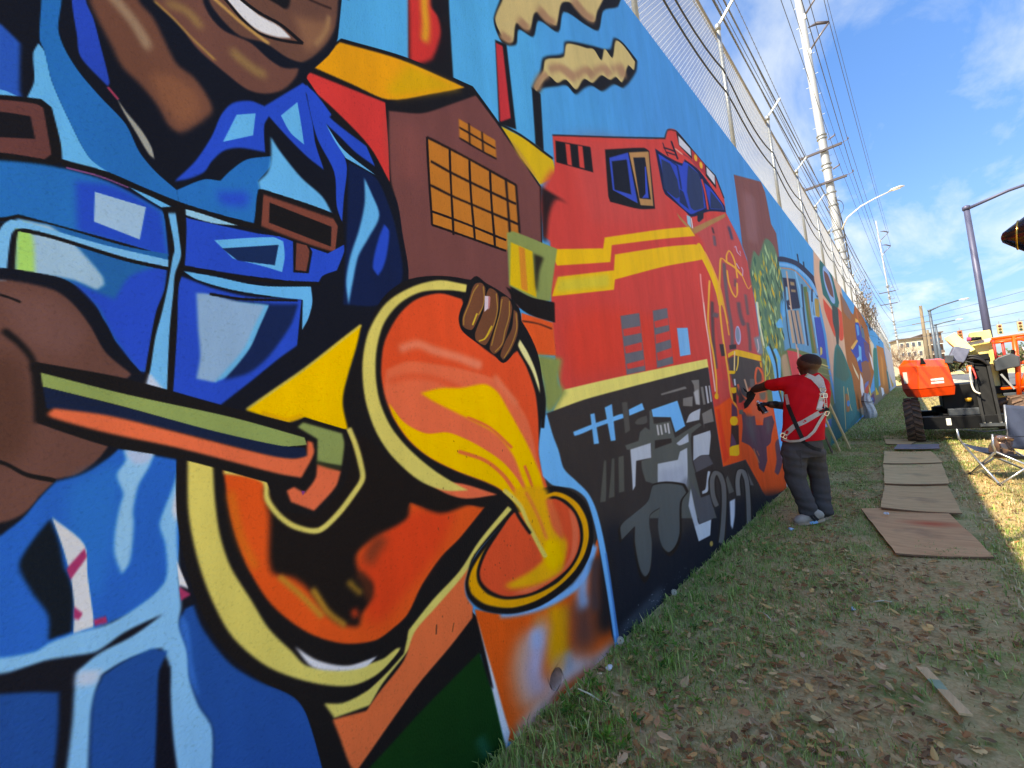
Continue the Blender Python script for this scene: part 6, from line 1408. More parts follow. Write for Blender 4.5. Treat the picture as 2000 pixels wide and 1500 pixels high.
for z in (1.31, 1.245):
    b = MB(); b.box(lp(.43, 12.404-.0, z), (.19, .012, .045), Matrix.Rotation(R(-1), 3, 'Y')); b.build('sticker', M_STK, hood)
b = MB(); P_ = [Vector(lp(-.065, 12.83, 1.27)), Vector(lp(-.02, 12.745, 1.27)), Vector(lp(-.02, 12.745, 1.52)), Vector(lp(-.065, 12.83, 1.52))]; nv = (P_[1]-P_[0]).cross(P_[3]-P_[0]).normalized(); nv = nv if nv.y < 0 else -nv
b.add([p+nv*.012 for p in P_]+[p-nv*.01 for p in P_], [(0, 1, 2, 3), (0, 4, 5, 1), (1, 5, 6, 2), (2, 6, 7, 3), (3, 7, 4, 0)]); b.build('side_sticker', M_STK, hood)
b = MB(); b.prism([(.22, 1.66), (.30, 1.66), (.27, 1.79), (.235, 1.79)], 12.50-LY, 12.72-LY); b.build('hood_latch', M_BLK, hood)
b = MB(); b.box(lp(.66, 12.75, 1.70), (.12, .42, .16), Matrix.Rotation(R(12), 3, 'Y')); b.build('hood_vent', M_GRY, lift, bevel=.01)
b = MB(); b.box(lp(.82, 13.0, 1.78), (.24, .6, .3), Matrix.Rotation(R(25), 3, 'Y')); b.build('control_cabinet', mat('cabinet_slate', '#5b6076', .5), lift, bevel=.015)
# riser and booms
b = MB(); b.bar(lp(1.09, 12.55, .34), lp(1.09, 12.98, 1.66), .17, .20, up=(0, 1, 0)); rs = b.build('riser', mat('riser_grey', '#0d0e10', .55, 0, var=.15, spec=.12), lift, bevel=.012)
for s in (-.11, .11):
    b = MB(); b.bar(lp(1.09+s, 12.43, .34), lp(1.09+s, 12.86, 1.66), .05, .07, up=(0, 1, 0)); b.build('riser_rail', M_BLK, rs, bevel=.006)
b = MB(); b.box(lp(1.12, 12.44, .34), (.40, .28, .05)); b.build('foot_plate', M_GRY, rs)
for x in (.98, 1.06, 1.2):
    b = MB(); b.lathe([(.02, 0), (.02, .02), (.0, .025)], lp(x, 12.36, .37), 8); b.build('bolt', M_STEEL, rs)
b = MB(); b.box(lp(1.09, 12.93, 1.68), (.28, .3, .12)); b.tube([lp(.93, 12.95, 1.62), lp(1.25, 12.95, 1.62)], .06, 10); b.build('riser_knuckle', M_BLK, lift, bevel=.01)
b = MB(); b.bar(lp(1.27, 13.3, .82), lp(1.21, 13.5, 2.22), .31, .28, up=(0, 1, 0)); bo = b.build('boom', M_CRM, lift, bevel=.015)
b = MB(); b.bar(lp(1.03, 13.1, 1.74), lp(.80, 13.5, 2.17), .20, .26, up=(0, 1, 0)); b.build('boom_nose', M_CRM, lift, bevel=.012)
b = MB(); b.bar(lp(1.0, 13.2, 1.99), lp(1.36, 13.2, 2.03), .09, .07); b.build('boom_pin', M_PALEH, bo)
b = MB(); b.tube([lp(.99, 13.1, 2.085), lp(1.05, 13.1, 2.08)], .045, 12); b.build('horn_cap', mat('magenta_cap', '#8c2a5a', .5), lift)
b = MB(); b.tube([lp(1.05, 13.1, 2.08), lp(1.2, 13.1, 2.075)], [.042, .03], 12); b.build('horn', M_BLK, lift, smooth=True)
for pts, r_, m_ in (([(.86, 12.9, 1.6), (.92, 12.75, 1.72), (1.05, 12.72, 1.70), (1.16, 12.78, 1.58)], .022, M_HOSE), ([(.84, 12.9, 1.56), (.94, 12.72, 1.67), (1.08, 12.7, 1.64), (1.2, 12.78, 1.5)], .02, M_HOSE), ([(.80, 12.9, 1.5), (.88, 12.7, 1.62), (1.0, 12.68, 1.55)], .018, M_HOSE), ([(.93, 12.62, 1.5), (.91, 12.55, 1.2), (.93, 12.5, 1.02), (1.0, 12.46, .95)], .016, M_PALEH), ([(.97, 12.7, 1.48), (.99, 12.6, 1.3), (.98, 12.56, 1.25)], .014, M_REDP)):
    P_ = [Vector(lp(*p)) for p in pts]; Q_ = []
    for i in range(len(P_)-1):
        for k in range(5):
            u = k/5; a_, b_, c_, d_ = P_[max(0, i-1)], P_[i], P_[i+1], P_[min(len(P_)-1, i+2)]; Q_.append(.5*((2*b_)+(c_-a_)*u+(2*a_-5*b_+4*c_-d_)*u*u+(3*b_-a_-3*c_+d_)*u**3))
    Q_.append(P_[-1]); b = MB(); b.tube(Q_, r_, 8); b.build('hose', m_, lift, smooth=True)
b = MB(); b.box(lp(.93, 12.72, 1.47), (.08, .1, .12)); b.build('junction_box', mat('faded_orange', '#c8683c', .6), lift, bevel=.01)
b = MB(); b.lathe([(.0, -.04), (.045, -.035), (.05, .03), (.0, .04)], lp(.84, 12.66, .84), 12); b.build('warning_lamp', mat('amber_lens', '#b98a2a', .4), lift, smooth=True)
# platform basket
def rail(pts, r_=.026, m_=M_OR): 
    b = MB(); b.tube([lp(*p) for p in pts], r_, 8); return b.build('rail', m_, lift, smooth=True)
rail([(1.32, 13.0, 2.02), (2.5, 13.0, 2.06)], .03); rail([(1.32, 13.0, 1.94), (1.66, 13.0, 1.95)]); rail([(1.62, 13.0, 2.03), (1.60, 13.0, 1.4), (1.55, 12.98, .82)], .04); rail([(1.58, 12.99, .95), (1.72, 13.0, 1.35)], .032)
rail([(1.34, 13.0, 2.0), (1.34, 13.0, 1.5)], .022, M_REDP); rail([(1.46, 13.02, 1.95), (1.46, 13.02, 1.45)], .022, M_REDP); rail([(1.32, 12.98, 1.0), (2.4, 12.98, 1.02)]); rail([(1.62, 12.98, .92), (2.4, 12.98, .94)]); rail([(2.4, 13.0, 2.05), (2.4, 13.0, .95)], .03); rail([(1.34, 13.9, 2.0), (2.45, 13.9, 2.04)]); rail([(1.34, 13.0, 2.0), (1.34, 13.9, 2.0)]); rail([(2.4, 13.0, 2.05), (2.4, 13.9, 2.05)])
pts = [(1.64+.22*math.sin(t), 12.99, 1.72+.24*math.cos(t)) for t in [i*PI/10 for i in range(11)]]; rail([(1.62, 12.99, 1.96)]+pts+[(1.62, 12.99, 1.5)], .03)
b = MB(); b.box(lp(1.43, 13.05, 1.58), (.20, .03, .18)); b.build('red_board', M_REDP, lift)
b = MB(); b.prism([(1.30, 1.36), (1.62, 1.42), (1.63, 1.62), (1.52, 1.70), (1.36, 1.64), (1.29, 1.58)], 12.86-LY, 13.05-LY); b.build('console', M_GRY, lift, bevel=.02)
b = MB(); b.tube([lp(1.56, 12.95, 1.68), lp(1.57, 12.94, 1.76)], .025, 8); b.build('joystick', M_BLK, lift)
b = MB(); b.box(lp(1.9, 13.45, .88), (1.1, .95, .06)); b.build('platform_floor', M_GRY, lift, bevel=.008)
b = MB(); b.bar(lp(1.36, 12.95, 1.3), lp(1.50, 12.95, .98), .05, .03); b.build('cylinder_rod', M_STEEL, lift)
b = MB(); b.box(lp(1.45, 13.3, .98), (.4, .5, .16)); b.box(lp(1.42, 13.3, 1.2), (.12, .3, .5)); b.build('basket_mount', M_BLK, lift, bevel=.01)
b = MB(); b.tube([lp(1.70, 12.99, 1.8), lp(1.74, 12.99, 1.68), lp(1.69, 12.99, 1.6), lp(1.75, 12.99, 1.55)], .016, 6); b.build('harness_hook', M_STEEL, lift, smooth=True)

# ------------------------------------------------------------------ camp chair with a glossy bag
M_ALU = mat('aluminium_tube', '#c9cacc', 0.3, 0.85, var=.04); M_NAVY = mat('navy_canvas', '#2e3850', 0.85, var=0.1, vscale=8, bump=.25, bscale=120); M_NAVYD = mat('dark_canvas', '#1c2230', 0.85, var=.1)
chair = thing('camp_chair', 'folding navy canvas camp chair with bright aluminium legs on the sunlit grass', 'folding chair', (.8, 8.25, 0)); CO = Vector((.8, 8.25, 0))
F1, F2, F3, F4 = Vector((.66, 7.82, .012)), Vector((.47, 8.58, .012)), Vector((1.24, 7.98, .012)), Vector((1.05, 8.72, .012))
S1, S2, S3, S4 = Vector((.68, 7.92, .40)), Vector((.43, 8.36, .46)), Vector((1.08, 8.05, .34)), Vector((.86, 8.6, .36))
def cl_(v): return v-CO
for p, q in ((F1, S2), (F2, S1), (F1, S3), (F3, S1), (F2, S4), (F4, S2), (F3, S4), (F4, S3)):
    b = MB(); b.tube([cl_(p), cl_(q)], .0125, 8); b.build('leg', M_ALU, chair, smooth=True)
for p in (F1, F2, F3, F4):
    b = MB(); b.lathe([(.02, -.012), (.022, 0), (.018, .02)], cl_(p), 10); b.build('foot', M_NAVYD, chair, smooth=True)
c = (F1+S2+F2+S1)/4
b = MB(); b.box(cl_(c), (.05, .05, .03)); b.build('hub', M_NAVYD, chair, bevel=.008)
A1, A2, A3, A4 = S1+Vector((.0, .0, .22)), S2+Vector((-.03, -.02, .2)), S3+Vector((.05, .02, .26)), S4+Vector((.02, .02, .24))
for s, a in ((S2, A2), (S1, A1)):
    b = MB(); b.tube([cl_(s), cl_(s.lerp(a, .4)+Vector((-.015, 0, 0))), cl_(a)], .0125, 8); b.build('arm_post', M_ALU, chair, smooth=True)
T3, T4 = Vector((1.16, 8.10, .93)), Vector((.90, 8.7, .93))
for s, t_ in ((S3, T3), (S4, T4)):
    b = MB(); b.tube([cl_(s), cl_(t_)], .0125, 8); b.build('back_post', M_ALU, chair, smooth=True)
def cloth(name, fn, nu, nv_, m, th=.004):
    b = MB(); b.add([cl_(fn(i/nu, j/nv_)) for j in range(nv_+1) for i in range(nu+1)], [(j*(nu+1)+i, j*(nu+1)+i+1, (j+1)*(nu+1)+i+1, (j+1)*(nu+1)+i) for j in range(nv_) for i in range(nu)]); o = b.build(name, m, chair, smooth=True, fix=False); s = o.modifiers.new('cloth', 'SOLIDIFY'); s.thickness = th; return o
def seat(u, v):
    p = (S1.lerp(S2, u)).lerp(S3.lerp(S4, u), v); p.z -= .10*math.sin(u*PI)*(.55+.45*v)+.03*math.sin(v*PI); return p
cloth('seat', seat, 14, 14, M_NAVY)
def back(u, v):
    p = (S3.lerp(S4, u)).lerp(T3.lerp(T4, u), v); d = Vector((.96, .24, 0)); p += d*.07*math.sin(u*PI); p.z -= .02*math.sin(u*PI)*v; return p
cloth('backrest', back, 12, 12, M_NAVY)
for (p, q) in ((A1, S3.lerp(T3, .42)), (A2, S4.lerp(T4, .42))):
    def arm(u, v, p=p, q=q):
        c = p.lerp(q, u); c.z -= .03*math.sin(u*PI); d = Vector((.24, -.97, 0)); return c+d*.03*(v-.5)*2
    cloth('armrest', arm, 10, 3, M_NAVYD, .006)
M_GLOSS = mat('glossy_brown_leather', '#8d7060', 0.2, .55, var=.25, vscale=6, coat=.6, bump=.6, bscale=9)
bag = thing('shoulder_bag', 'glossy brown bag slumped on the camp chair seat', 'bag', (.76, 8.2, .31), R(-20))
def bagf(bm):
    loft(bm, [((0, 0, -.02), .08, .10, 0), ((0, 0, .06), .10, .13, 0), ((.0, .01, .15), .095, .125, 0), ((.01, .0, .22), .075, .11, 0), ((.02, 0, .25), .04, .1, 0)], 20)
fused('bag_body', bagf, .012, M_GLOSS, bag, 3, lambda co: .012*math.sin(co.z*30+co.y*22)+.007*math.sin(co.y*55+co.x*20))
b = MB(); b.tube([(.02, -.10, .21), (.08, -.13, .245), (.14, -.11, .22)], .025, 10); b.build('bag_roll', M_GLOSS, bag, smooth=True)

# ------------------------------------------------------------------ unidentified polished metal cone reaching in from the edge of the frame
M_TIP = mat('dark_polished_metal', '#4a4048', 0.1, 0.95, var=.25, vscale=6)
tip = thing('pole_cone', 'dark polished metal cone reaching into the sky at the edge of the photo', 'garden lamp', (.62, 1.02, 0))
base = Vector((.62, 1.02, 0)); t0 = Vector((.151, 1.17, 1.682)); t1 = Vector((.36, 1.13, 1.655)); d = (t1-t0).normalized(); q = d.to_track_quat('Z', 'Y').to_matrix()
b = MB(); b.lathe([(.003, 0), (.009, .002), (.016, .010), (.033, .030), (.048, .052), (.058, .075), (.060, .10), (.04, .16), (.016, .2)], t0-base, 36, q); b.build('cone_tip', M_TIP, tip, smooth=True)
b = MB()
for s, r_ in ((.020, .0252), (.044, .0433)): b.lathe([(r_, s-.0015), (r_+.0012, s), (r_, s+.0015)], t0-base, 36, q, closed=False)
b.build('glint_band', mat('gold_glint', '#b8924a', .2, .95, var=.05), tip, smooth=True)  # gold rings stand in for the golden highlights on the cone
b = MB(); b.tube([t0-base+d*.19, t0-base+d*.36+Vector((.02, -.02, -.01)), (0.0, 0, 1.55), (0, 0, .02)], [.012, .012, .014, .018], 10); b.lathe([(.09, 0), (.09, .02), (.02, .04)], (0, 0, 0), 16); b.build('pole', M_TIP, tip, smooth=True)

# ------------------------------------------------------------------ plywood sheets on the grass
def ply_mat(name, c1, c2, blot=None, blot_at=None):
    m = bpy.data.materials.new(name); m.use_nodes = True; t = m.node_tree; p = t.nodes['Principled BSDF']; tcn = nn(t, 'ShaderNodeTexCoord')
    mpn = nn(t, 'ShaderNodeMapping'); mpn.inputs['Scale'].default_value = (1.2, 9, 9); t.links.new(tcn.outputs['Object'], mpn.inputs[0])
    n = nn(t, 'ShaderNodeTexNoise'); n.inputs['Scale'].default_value = 2.4; n.inputs['Detail'].default_value = 9; n.inputs['Roughness'].default_value = .65; n.inputs['Distortion'].default_value = .6; t.links.new(mpn.outputs[0], n.inputs['Vector'])
    r = nn(t, 'ShaderNodeValToRGB'); r.color_ramp.elements[0].position = .3; r.color_ramp.elements[1].position = .68; r.color_ramp.elements[0].color = lin(c1); r.color_ramp.elements[1].color = lin(c2); t.links.new(n.outputs['Fac'], r.inputs[0])
    n2 = nn(t, 'ShaderNodeTexNoise'); n2.inputs['Scale'].default_value = 2.2; n2.inputs['Detail'].default_value = 7; t.links.new(tcn.outputs['Object'], n2.inputs['Vector'])
    r2 = nn(t, 'ShaderNodeMapRange'); r2.inputs['From Min'].default_value = .55; r2.inputs['From Max'].default_value = .75; r2.inputs['To Max'].default_value = .62; t.links.new(n2.outputs['Fac'], r2.inputs['Value'])
    mx_ = nn(t, 'ShaderNodeMix', data_type='RGBA'); mx_.inputs['B'].default_value = lin('#6a5644'); t.links.new(r2.outputs[0], mx_.inputs['Factor']); t.links.new(r.outputs[0], mx_.inputs['A']); last = mx_.outputs['Result']
    if blot:   # overspray landed on the sheet
        gm = nn(t, 'ShaderNodeMapping'); gm.inputs['Location'].default_value = [-v for v in blot_at]; gm.vector_type = 'POINT'; t.links.new(tcn.outputs['Object'], gm.inputs[0])
        g2 = nn(t, 'ShaderNodeMapping'); g2.inputs['Scale'].default_value = (3.6, 7, 1); t.links.new(gm.outputs[0], g2.inputs[0])
        gr_ = nn(t, 'ShaderNodeTexGradient', gradient_type='SPHERICAL'); t.links.new(g2.outputs[0], gr_.inputs[0])
        mr = nn(t, 'ShaderNodeMath', operation='MULTIPLY'); mr.inputs[1].default_value = 1.1; t.links.new(gr_.outputs['Fac'], mr.inputs[0])
        m3 = nn(t, 'ShaderNodeMix', data_type='RGBA'); m3.inputs['B'].default_value = lin(blot); t.links.new(mr.outputs[0], m3.inputs['Factor']); t.links.new(last, m3.inputs['A']); last = m3.outputs['Result']
    t.links.new(last, p.inputs['Base Color']); p.inputs['Roughness'].default_value = .8; p.inputs['Specular IOR Level'].default_value = .25
    bp = nn(t, 'ShaderNodeBump'); bp.inputs['Strength'].default_value = .3; bp.inputs['Distance'].default_value = .004; t.links.new(n.outputs['Fac'], bp.inputs['Height']); t.links.new(bp.outputs[0], p.inputs['Normal'])
    return m
M_PLYEDGE = mat('ply_edge', '#7d5f48', 0.9, var=0.3, vscale=40, stretch=(1, 1, 30))
def sheet(label, corners, zs_, m, warp=0.0):
    """corners counter-clockwise from the near left one; each with its own height"""
    c = [Vector((x, y, z)) for (x, y), z in zip(corners, zs_)]; mid = sum(c, Vector())/4
    N = 10; b = MB(); top = []
    for j in range(N+1):
        for i in range(N+1):
            u, v = i/N, j/N; p = (c[0]*(1-u)+c[1]*u)*(1-v)+(c[3]*(1-u)+c[2]*u)*v
            e = rnd.uniform(-.004, .004) if (i in (0, N) or j in (0, N)) else 0
            top.append(Vector((p.x+e-mid.x, p.y+e-mid.y, p.z+warp*(math.sin(u*PI)*-1+.6*math.sin(v*5)*.5)-mid.z)))
    n_ = len(top); th = .014
    b.v = [tuple(v) for v in top]+[(v.x, v.y, v.z-th) for v in top]
    def q(i, j): return j*(N+1)+i
    for j in range(N):
        for i in range(N):
            b.f.append((q(i, j), q(i+1, j), q(i+1, j+1), q(i, j+1))); b.mi.append(0)
            b.f.append((n_+q(i, j+1), n_+q(i+1, j+1), n_+q(i+1, j), n_+q(i, j))); b.mi.append(0)
    for i in range(N):
        for (s, e) in ((q(i, 0), q(i+1, 0)), (q(i+1, N), q(i, N)), (q(0, i+1), q(0, i)), (q(N, i), q(N, i+1))):
            b.f.append((s, s+n_, e+n_, e)); b.mi.append(1)
    o = b.build('plywood_sheet', [m, M_PLYEDGE]); o.location = mid
    xs = [v[0] for v in corners]; yy = [v[1] for v in corners]; PLY.append((min(xs), min(yy), max(xs), max(yy)))
    return tag(o, label, 'plywood sheet', 'plywood sheets laid as a walkway')
P1 = ply_mat('ply_tan', '#c79c6c', '#e6c08c'); P2 = ply_mat('ply_pink', '#c48e60', '#e0ae7c', '#c8623e', (.10, .15, 0)); P3 = ply_mat('ply_grey', '#747074', '#9c9698'); P4 = ply_mat('ply_worn', '#bc9262', '#dcb482')
sheet('nearest plywood sheet, lying askew with an orange overspray stain', [(-.235, 4.57), (.315, 4.78), (.075, 6.47), (-.545, 6.0)], [.035, .03, .045, .04], P2, .011)
sheet('plywood sheet with split left edge overlapping the askew stained one', [(-.375, 6.02), (.23, 6.04), (.205, 7.62), (-.385, 7.5)], [.062, .05, .035, .035], P4, .011)
sheet('pale plywood sheet third from the camera in the row', [(-.385, 7.42), (.222, 7.55), (.228, 9.42), (-.465, 9.3)], [.058, .06, .035, .03], P1, .010)
sheet('tan plywood sheet fourth in the row, greyed at its far end', [(-.455, 9.22), (.235, 9.36), (.15, 10.86), (-.50, 10.88)], [.05, .05, .03, .03], P1, .009)
sheet('short grey weathered sheet laid across in front of the tyre', [(-.36, 11.02), (.27, 11.02), (.29, 11.92), (-.32, 11.95)], [.055, .055, .035, .035], P3, .004)
sheet('farthest brown sheet, pinned under the front tyre', [(-.5, 11.98), (-.12, 11.96), (.2, 13.8), (-.62, 13.81)], [.04, .03, .016, .03], P4, .002)
# split board lying alone in the near grass
M_LATH = mat('split_lath', '#d8b384', 0.85, var=0.2, vscale=5, stretch=(8, 1, 8), bump=0.3); M_LATHG = mat('lath_green_paint', '#8fa184', 0.8, var=0.15, vscale=20)
b = MB(); secs = [0, .3, .52, 1]; A0 = Vector((-.115, 2.835, .034)); A1 = Vector((.012, 2.545, .03)); sdv = Vector((.9, .38, 0)).normalized()*.022
vs = []
for s in secs:
    p = A0.lerp(A1, s); k = 1+.12*math.sin(s*9); vs += [p-sdv*k, p+sdv*k, p+sdv*k-Vector((0, 0, .01)), p-sdv*k-Vector((0, 0, .01))]
fs = []; 
for i in range(3): fs += [tuple(i*4+q for q in (j, (j+1) % 4, (j+1) % 4+4, j+4)) for j in range(4)]
b.add(vs, fs+[(0, 1, 2, 3), (15, 14, 13, 12)]); b.mi = [0]*4+[1]*4+[0]*4+[0, 0]
tag(b.build('wood_strip', [M_LATH, M_LATHG]), 'narrow split wood strip with a green painted middle lying in the leaves', 'wood strip')
# planks leaning on the wall
M_PINE = mat('raw_pine', '#c2ab7c', 0.75, var=0.14, vscale=3, stretch=(6, 6, .5), bump=0.2)
def plank(label, foot, top, w, th, m):
    f = Vector(foot); t = Vector(top); d = t-f; nrm = Vector((1, 0, 0)); b = MB(); b.bar((0, 0, 0), d, w, th, up=nrm)
    o = b.build('plank', m, bevel=.003); o.location = f; return tag(o, label, 'plank', 'planks leaning on the wall')
plank('longer pale plank leaning on the wall behind the painter', (-1.06, 11.35, .02), (-1.425, 10.75, 1.78), .10, .03, M_PINE)
plank('shorter pale plank leaning left of the longer one', (-1.2, 11.0, .02), (-1.43, 10.6, 1.2), .09, .028, M_PINE)
plank('dark stubby board end half hidden behind the two pale planks', (-1.3, 10.75, .02), (-1.432, 10.55, .75), .1, .025, mat('dark_board', '#6b5648', .9, var=.2, vscale=8))
# bundled grey plastic at the foot of the wall
def lump(name, c, rad, seed, m, parent=None, amp=.25, sub=3, flat=0.0):
    bm = bmesh.new(); bmesh.ops.create_icosphere(bm, subdivisions=sub, radius=1); rr = random.Random(seed); ph = [(Vector((rr.gauss(0, 1), rr.gauss(0, 1), rr.gauss(0, 1)))*2.2, rr.random()*6.3) for q in range(9)]
    for v in bm.verts:
        s = 1+amp*sum(math.sin(k.dot(v.co)+p) for k, p in ph)/4.5; co = v.co*s; v.co = Vector((co.x*rad[0], co.y*rad[1], max(co.z, -1+flat)*rad[2]))
    me_ = bpy.data.meshes.new(name); bm.to_mesh(me_); bm.free(); me_.materials.append(m); me_.polygons.foreach_set('use_smooth', [True]*len(me_.polygons))
    o = bpy.data.objects.new(name, me_); COL.objects.link(o); o.location = c
    if parent is not None: o.parent = parent
    return o
M_BAG = mat('grey_plastic', '#b4b8bc', 0.35, var=0.25, vscale=18, bump=0.8, bscale=30)
b = thing('plastic_bundle', 'upright grey plastic bundle standing against the foot of the wall', 'bundle', (-1.2, 20.5, 0))
m_ = MB(); rr = random.Random(6); rows = []
for i in range(13):
    z = i*.075; k = [.20, .23, .235, .23, .22, .215, .21, .205, .195, .185, .17, .15, .10][i]
    rows.append([(k*(1+.10*math.sin(7*a+i*.25)+.06*math.sin(11*a-i*.4)+rr.gauss(0, .02))*math.cos(a)*.75+.03*math.sin(i*.5), k*(1+.10*math.sin(7*a+i*.25)+.06*math.sin(11*a-i*.4)+rr.gauss(0, .02))*math.sin(a)*1.35, z+rr.gauss(0, .012)*(i > 0)+(.05*math.sin(3*a) if i == 12 else 0)) for a in [2*PI*j/36 for j in range(36)]])
m_.add([v for r_ in rows for v in r_], [(i*36+j, i*36+(j+1) % 36, (i+1)*36+(j+1) % 36, (i+1)*36+j) for i in range(12) for j in range(36)]+[tuple(range(12*36, 13*36))])
m_.build('wrapping', M_BAG, b, smooth=True)
m_ = MB(); m_.tube([(.17*math.cos(a), .30*math.sin(a), .62+.02*math.sin(2*a)) for a in [2*PI*j/24 for j in range(25)]], .012, 6); m_.build('tie', mat('dark_tie', '#4a4a4c', .7), b, smooth=True)
# litter
M_PAPER = mat('white_paper', '#d6d8da', 0.7, var=0.05); M_PBLUE = mat('pale_blue_paper', '#a9c4d8', 0.7, var=0.08)
for (x, y, z, s, m, lb, sd_) in ((-1.03, 5.0, .02, .022, M_PBLUE, "crumpled pale blue paper in the grass left of the painter's shoes", 1), (-.32, 5.75, .062, .018, M_PAPER, 'tiny white paper scrap lying on the stained plywood sheet', 2), (-1.34, 1.98, .04, .016, M_PAPER, 'white crumpled paper in tall grass beside the weep hole', 3), (-.42, 3.4, .01, .013, M_PBLUE, 'small pale blue scrap among the leaves in mid lawn', 6)):
    tag(lump('paper_scrap', (x, y, z), (s, s*1.4, s*.6), sd_, m, None, .6), lb, 'paper scrap')
M_STICK = mat('bleached_stick', '#cfc3a8', 0.8, var=0.1)
for (p, q, lb) in (((-.85, 3.05, .02), (-.79, 2.98, .024), 'short bleached stick lying in the lawn right of the white flower'), ((-.33, 3.55, .02), (-.24, 3.6, .02), 'whitish twig on the leaf litter in mid lawn'), ((-1.29, 1.83, .1), (-1.38, 1.9, .02), 'white straw leaning over the weep hole'), ((-1.25, 1.75, .02), (-1.33, 1.68, .09), 'forked dry straw below the weep hole')):
    b = MB(); P_ = Vector(p); Q_ = Vector(q); b.tube([P_, P_.lerp(Q_, .5)+Vector((0, 0, .006)), Q_], [.004, .0045, .003], 6); tag(b.build('stick', M_STICK, smooth=True), lb, 'stick')
# dandelion clocks
M_STEM = mat('flower_stem', '#7d9a4a', 0.6); M_SEED = mat('seed_down', '#d9d5c6', 0.9, var=0.05); M_CORE = mat('seed_core', '#8d7a5a', 0.8)
def dandelion(label, base, top, r):
    t = thing('dandelion', label, 'dandelion', base, 0, 'dandelions by the wall'); h = Vector(top)-Vector(base); b = MB(); b.tube([(0, 0, -.01), h*.5+Vector((.004, 0, .004)), h], [.0022, .002, .0018], 6); b.build('stem', M_STEM, t, smooth=True)
    b = MB(); rr = random.Random(2)
    for k in range(150):
        d = Vector((rr.gauss(0, 1), rr.gauss(0, 1), rr.gauss(0, 1))).normalized(); b.bar(h, h+d*r*.85, .0005, .0005)
        u = d.orthogonal().normalized(); w = d.cross(u); e = h+d*r*.85
        for a in range(5):
            q = (u*math.cos(a*1.257)+w*math.sin(a*1.257))*r*.28+d*r*.14; b.add([e, e+q+w*.0006, e+q-w*.0006], [(0, 1, 2)])
    b.build('seed_head', M_SEED, t, fix=False)
    b = MB(); b.lathe([(0.0005, -.006), (.006, -.004), (.0065, .001), (.0005, .006)], h, 10); b.build('seed_core', M_CORE, t, smooth=True)
dandelion('nearer dandelion clock at the foot of the blue stripe', (-1.40, 2.235, 0), (-1.405, 2.22, .055), .021)
dandelion('farther dandelion clock in green weeds by the black paint', (-1.385, 2.98, 0), (-1.39, 2.97, .06), .021)
PLY.append((-.13, 2.53, .03, 2.85))
# leaf litter: the largest leaves one by one, the rest as one heap of stuff
LM = [mat('leaf_brown_%s' % q, c, 0.75, var=0.25, vscale=30, bump=0.3, bscale=90) for q, c in (('tan', '#cda276'), ('rust', '#b58258'), ('grey', '#a88a62'), ('ochre', '#d2a464'))]
spots = [(-1.12, 1.62), (-1.02, 1.55), (-1.22, 1.44), (-.98, 1.78), (-1.08, 1.95), (-.92, 1.72), (-.86, 1.95), (-.8, 2.2), (-1.16, 2.2), (-.7, 2.05), (-.62, 2.3), (-.9, 2.45), (-.5, 2.2), (-.42, 2.5), (-.74, 2.7), (-1.1, 2.75), (-.3, 2.35), (-.26, 2.75), (-.52, 2.95), (-.85, 3.15), (-.2, 3.1), (-.4, 3.3), (-.68, 3.5), (-1.05, 3.4), (-.98, 2.1), (-1.18, 1.86), (-.08, 3.3), (-.55, 1.85), (-.35, 2.05), (-.75, 1.75), (-1.25, 2.5), (-.15, 2.5), (-.6, 3.9), (-.3, 4.1), (-.85, 4.2), (-.1, 3.9)]
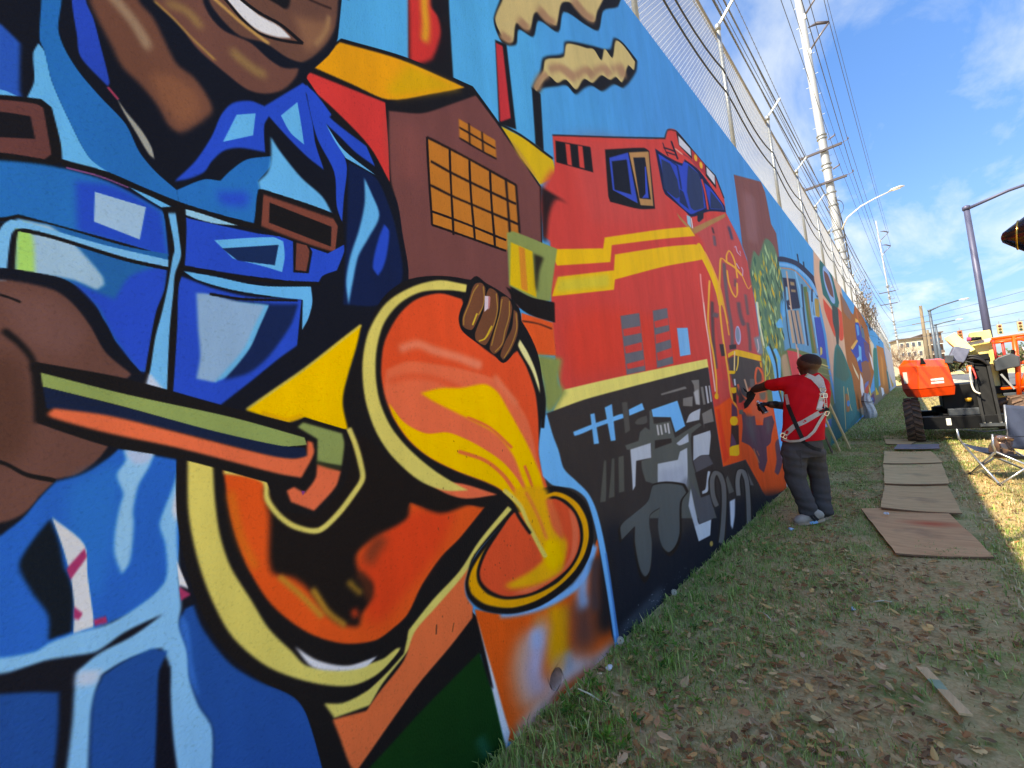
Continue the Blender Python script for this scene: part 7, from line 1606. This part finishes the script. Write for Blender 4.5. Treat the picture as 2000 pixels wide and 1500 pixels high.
for i, (x, y) in enumerate(spots):
    k = rnd.choice((0, 0, 1)); s = rnd.uniform(.05, .085); V = leaf_arrays((0, 0, 0), s, k, rnd.random()*6.3, rnd.uniform(.1, .7), (rnd.gauss(0, .25), rnd.gauss(0, .35))); b = MB()
    cn = (sum(v[0] for v in V)/len(V), sum(v[1] for v in V)/len(V), sum(v[2] for v in V)/len(V)); nV = len(V)
    b.add(V+[cn], [(j, (j+1) % nV, nV) for j in range(nV)]); o = b.build('fallen_leaf', rnd.choice(LM), fix=False); o.location = (x, y, .018)
    tag(o, 'curled dry brown leaf lying on the grass near the painted wall', 'leaf', 'large fallen leaves on the near lawn')
V = []; F = []; Cc = []
for k in range(17000):
    y = 1.3+13*rnd.random()**1.7; x = WX+.04+2.4*rnd.random()
    dens = math.exp(-((x+.35)/.75)**2)
    if rnd.random() > (.25+dens)*.55 or in_ply(x, y): continue
    s = rnd.uniform(.020, .054)*(1+y*.02); kd = rnd.choice((0, 0, 1)); L_ = leaf_arrays((x, y, .008+.014*rnd.random()), s, kd, rnd.random()*6.3, rnd.uniform(0, .6), (rnd.gauss(0, .2), rnd.gauss(0, .25)))
    b0 = len(V); V += L_; c = lin(rnd.choice(LEAFC)); q = rnd.uniform(.6, 1.15); Cc += [(c[0]*q, c[1]*q, c[2]*q, 1)]*len(L_)
    for j in range(1, len(L_)-1): F += [b0, b0+j, b0+j+1]
tag(mesh_np('leaf_litter', V, F, 3, M_LEAF, Cc), kind='stuff')
# straw and broken stems
V = []; F = []; Cc = []
for k in range(7000):
    y = 1.2+14*rnd.random()**1.6; x = WX+.03+2.7*rnd.random()
    if in_ply(x, y): continue
    a = rnd.random()*6.3; l = rnd.uniform(.02, .07); w = rnd.uniform(.0006, .0014); z = .01+.02*rnd.random(); dz = rnd.gauss(0, .012); b0 = len(V); ca, sa = math.cos(a), math.sin(a)
    V += [(x-sa*w, y+ca*w, z), (x+sa*w, y-ca*w, z), (x+ca*l+sa*w, y+sa*l-ca*w, max(.006, z+dz)), (x+ca*l-sa*w, y+sa*l+ca*w, max(.006, z+dz))]
    c = lin(rnd.choice(['#b7a677', '#b8a880', '#8f7d58', '#6d5b40', '#a5946c'])); Cc += [(*[t*rnd.uniform(.7, 1.1) for t in c[:3]], 1)]*4; F += [b0, b0+1, b0+2, b0, b0+2, b0+3]
tag(mesh_np('straw_litter', V, F, 3, M_LEAF, Cc), kind='stuff')
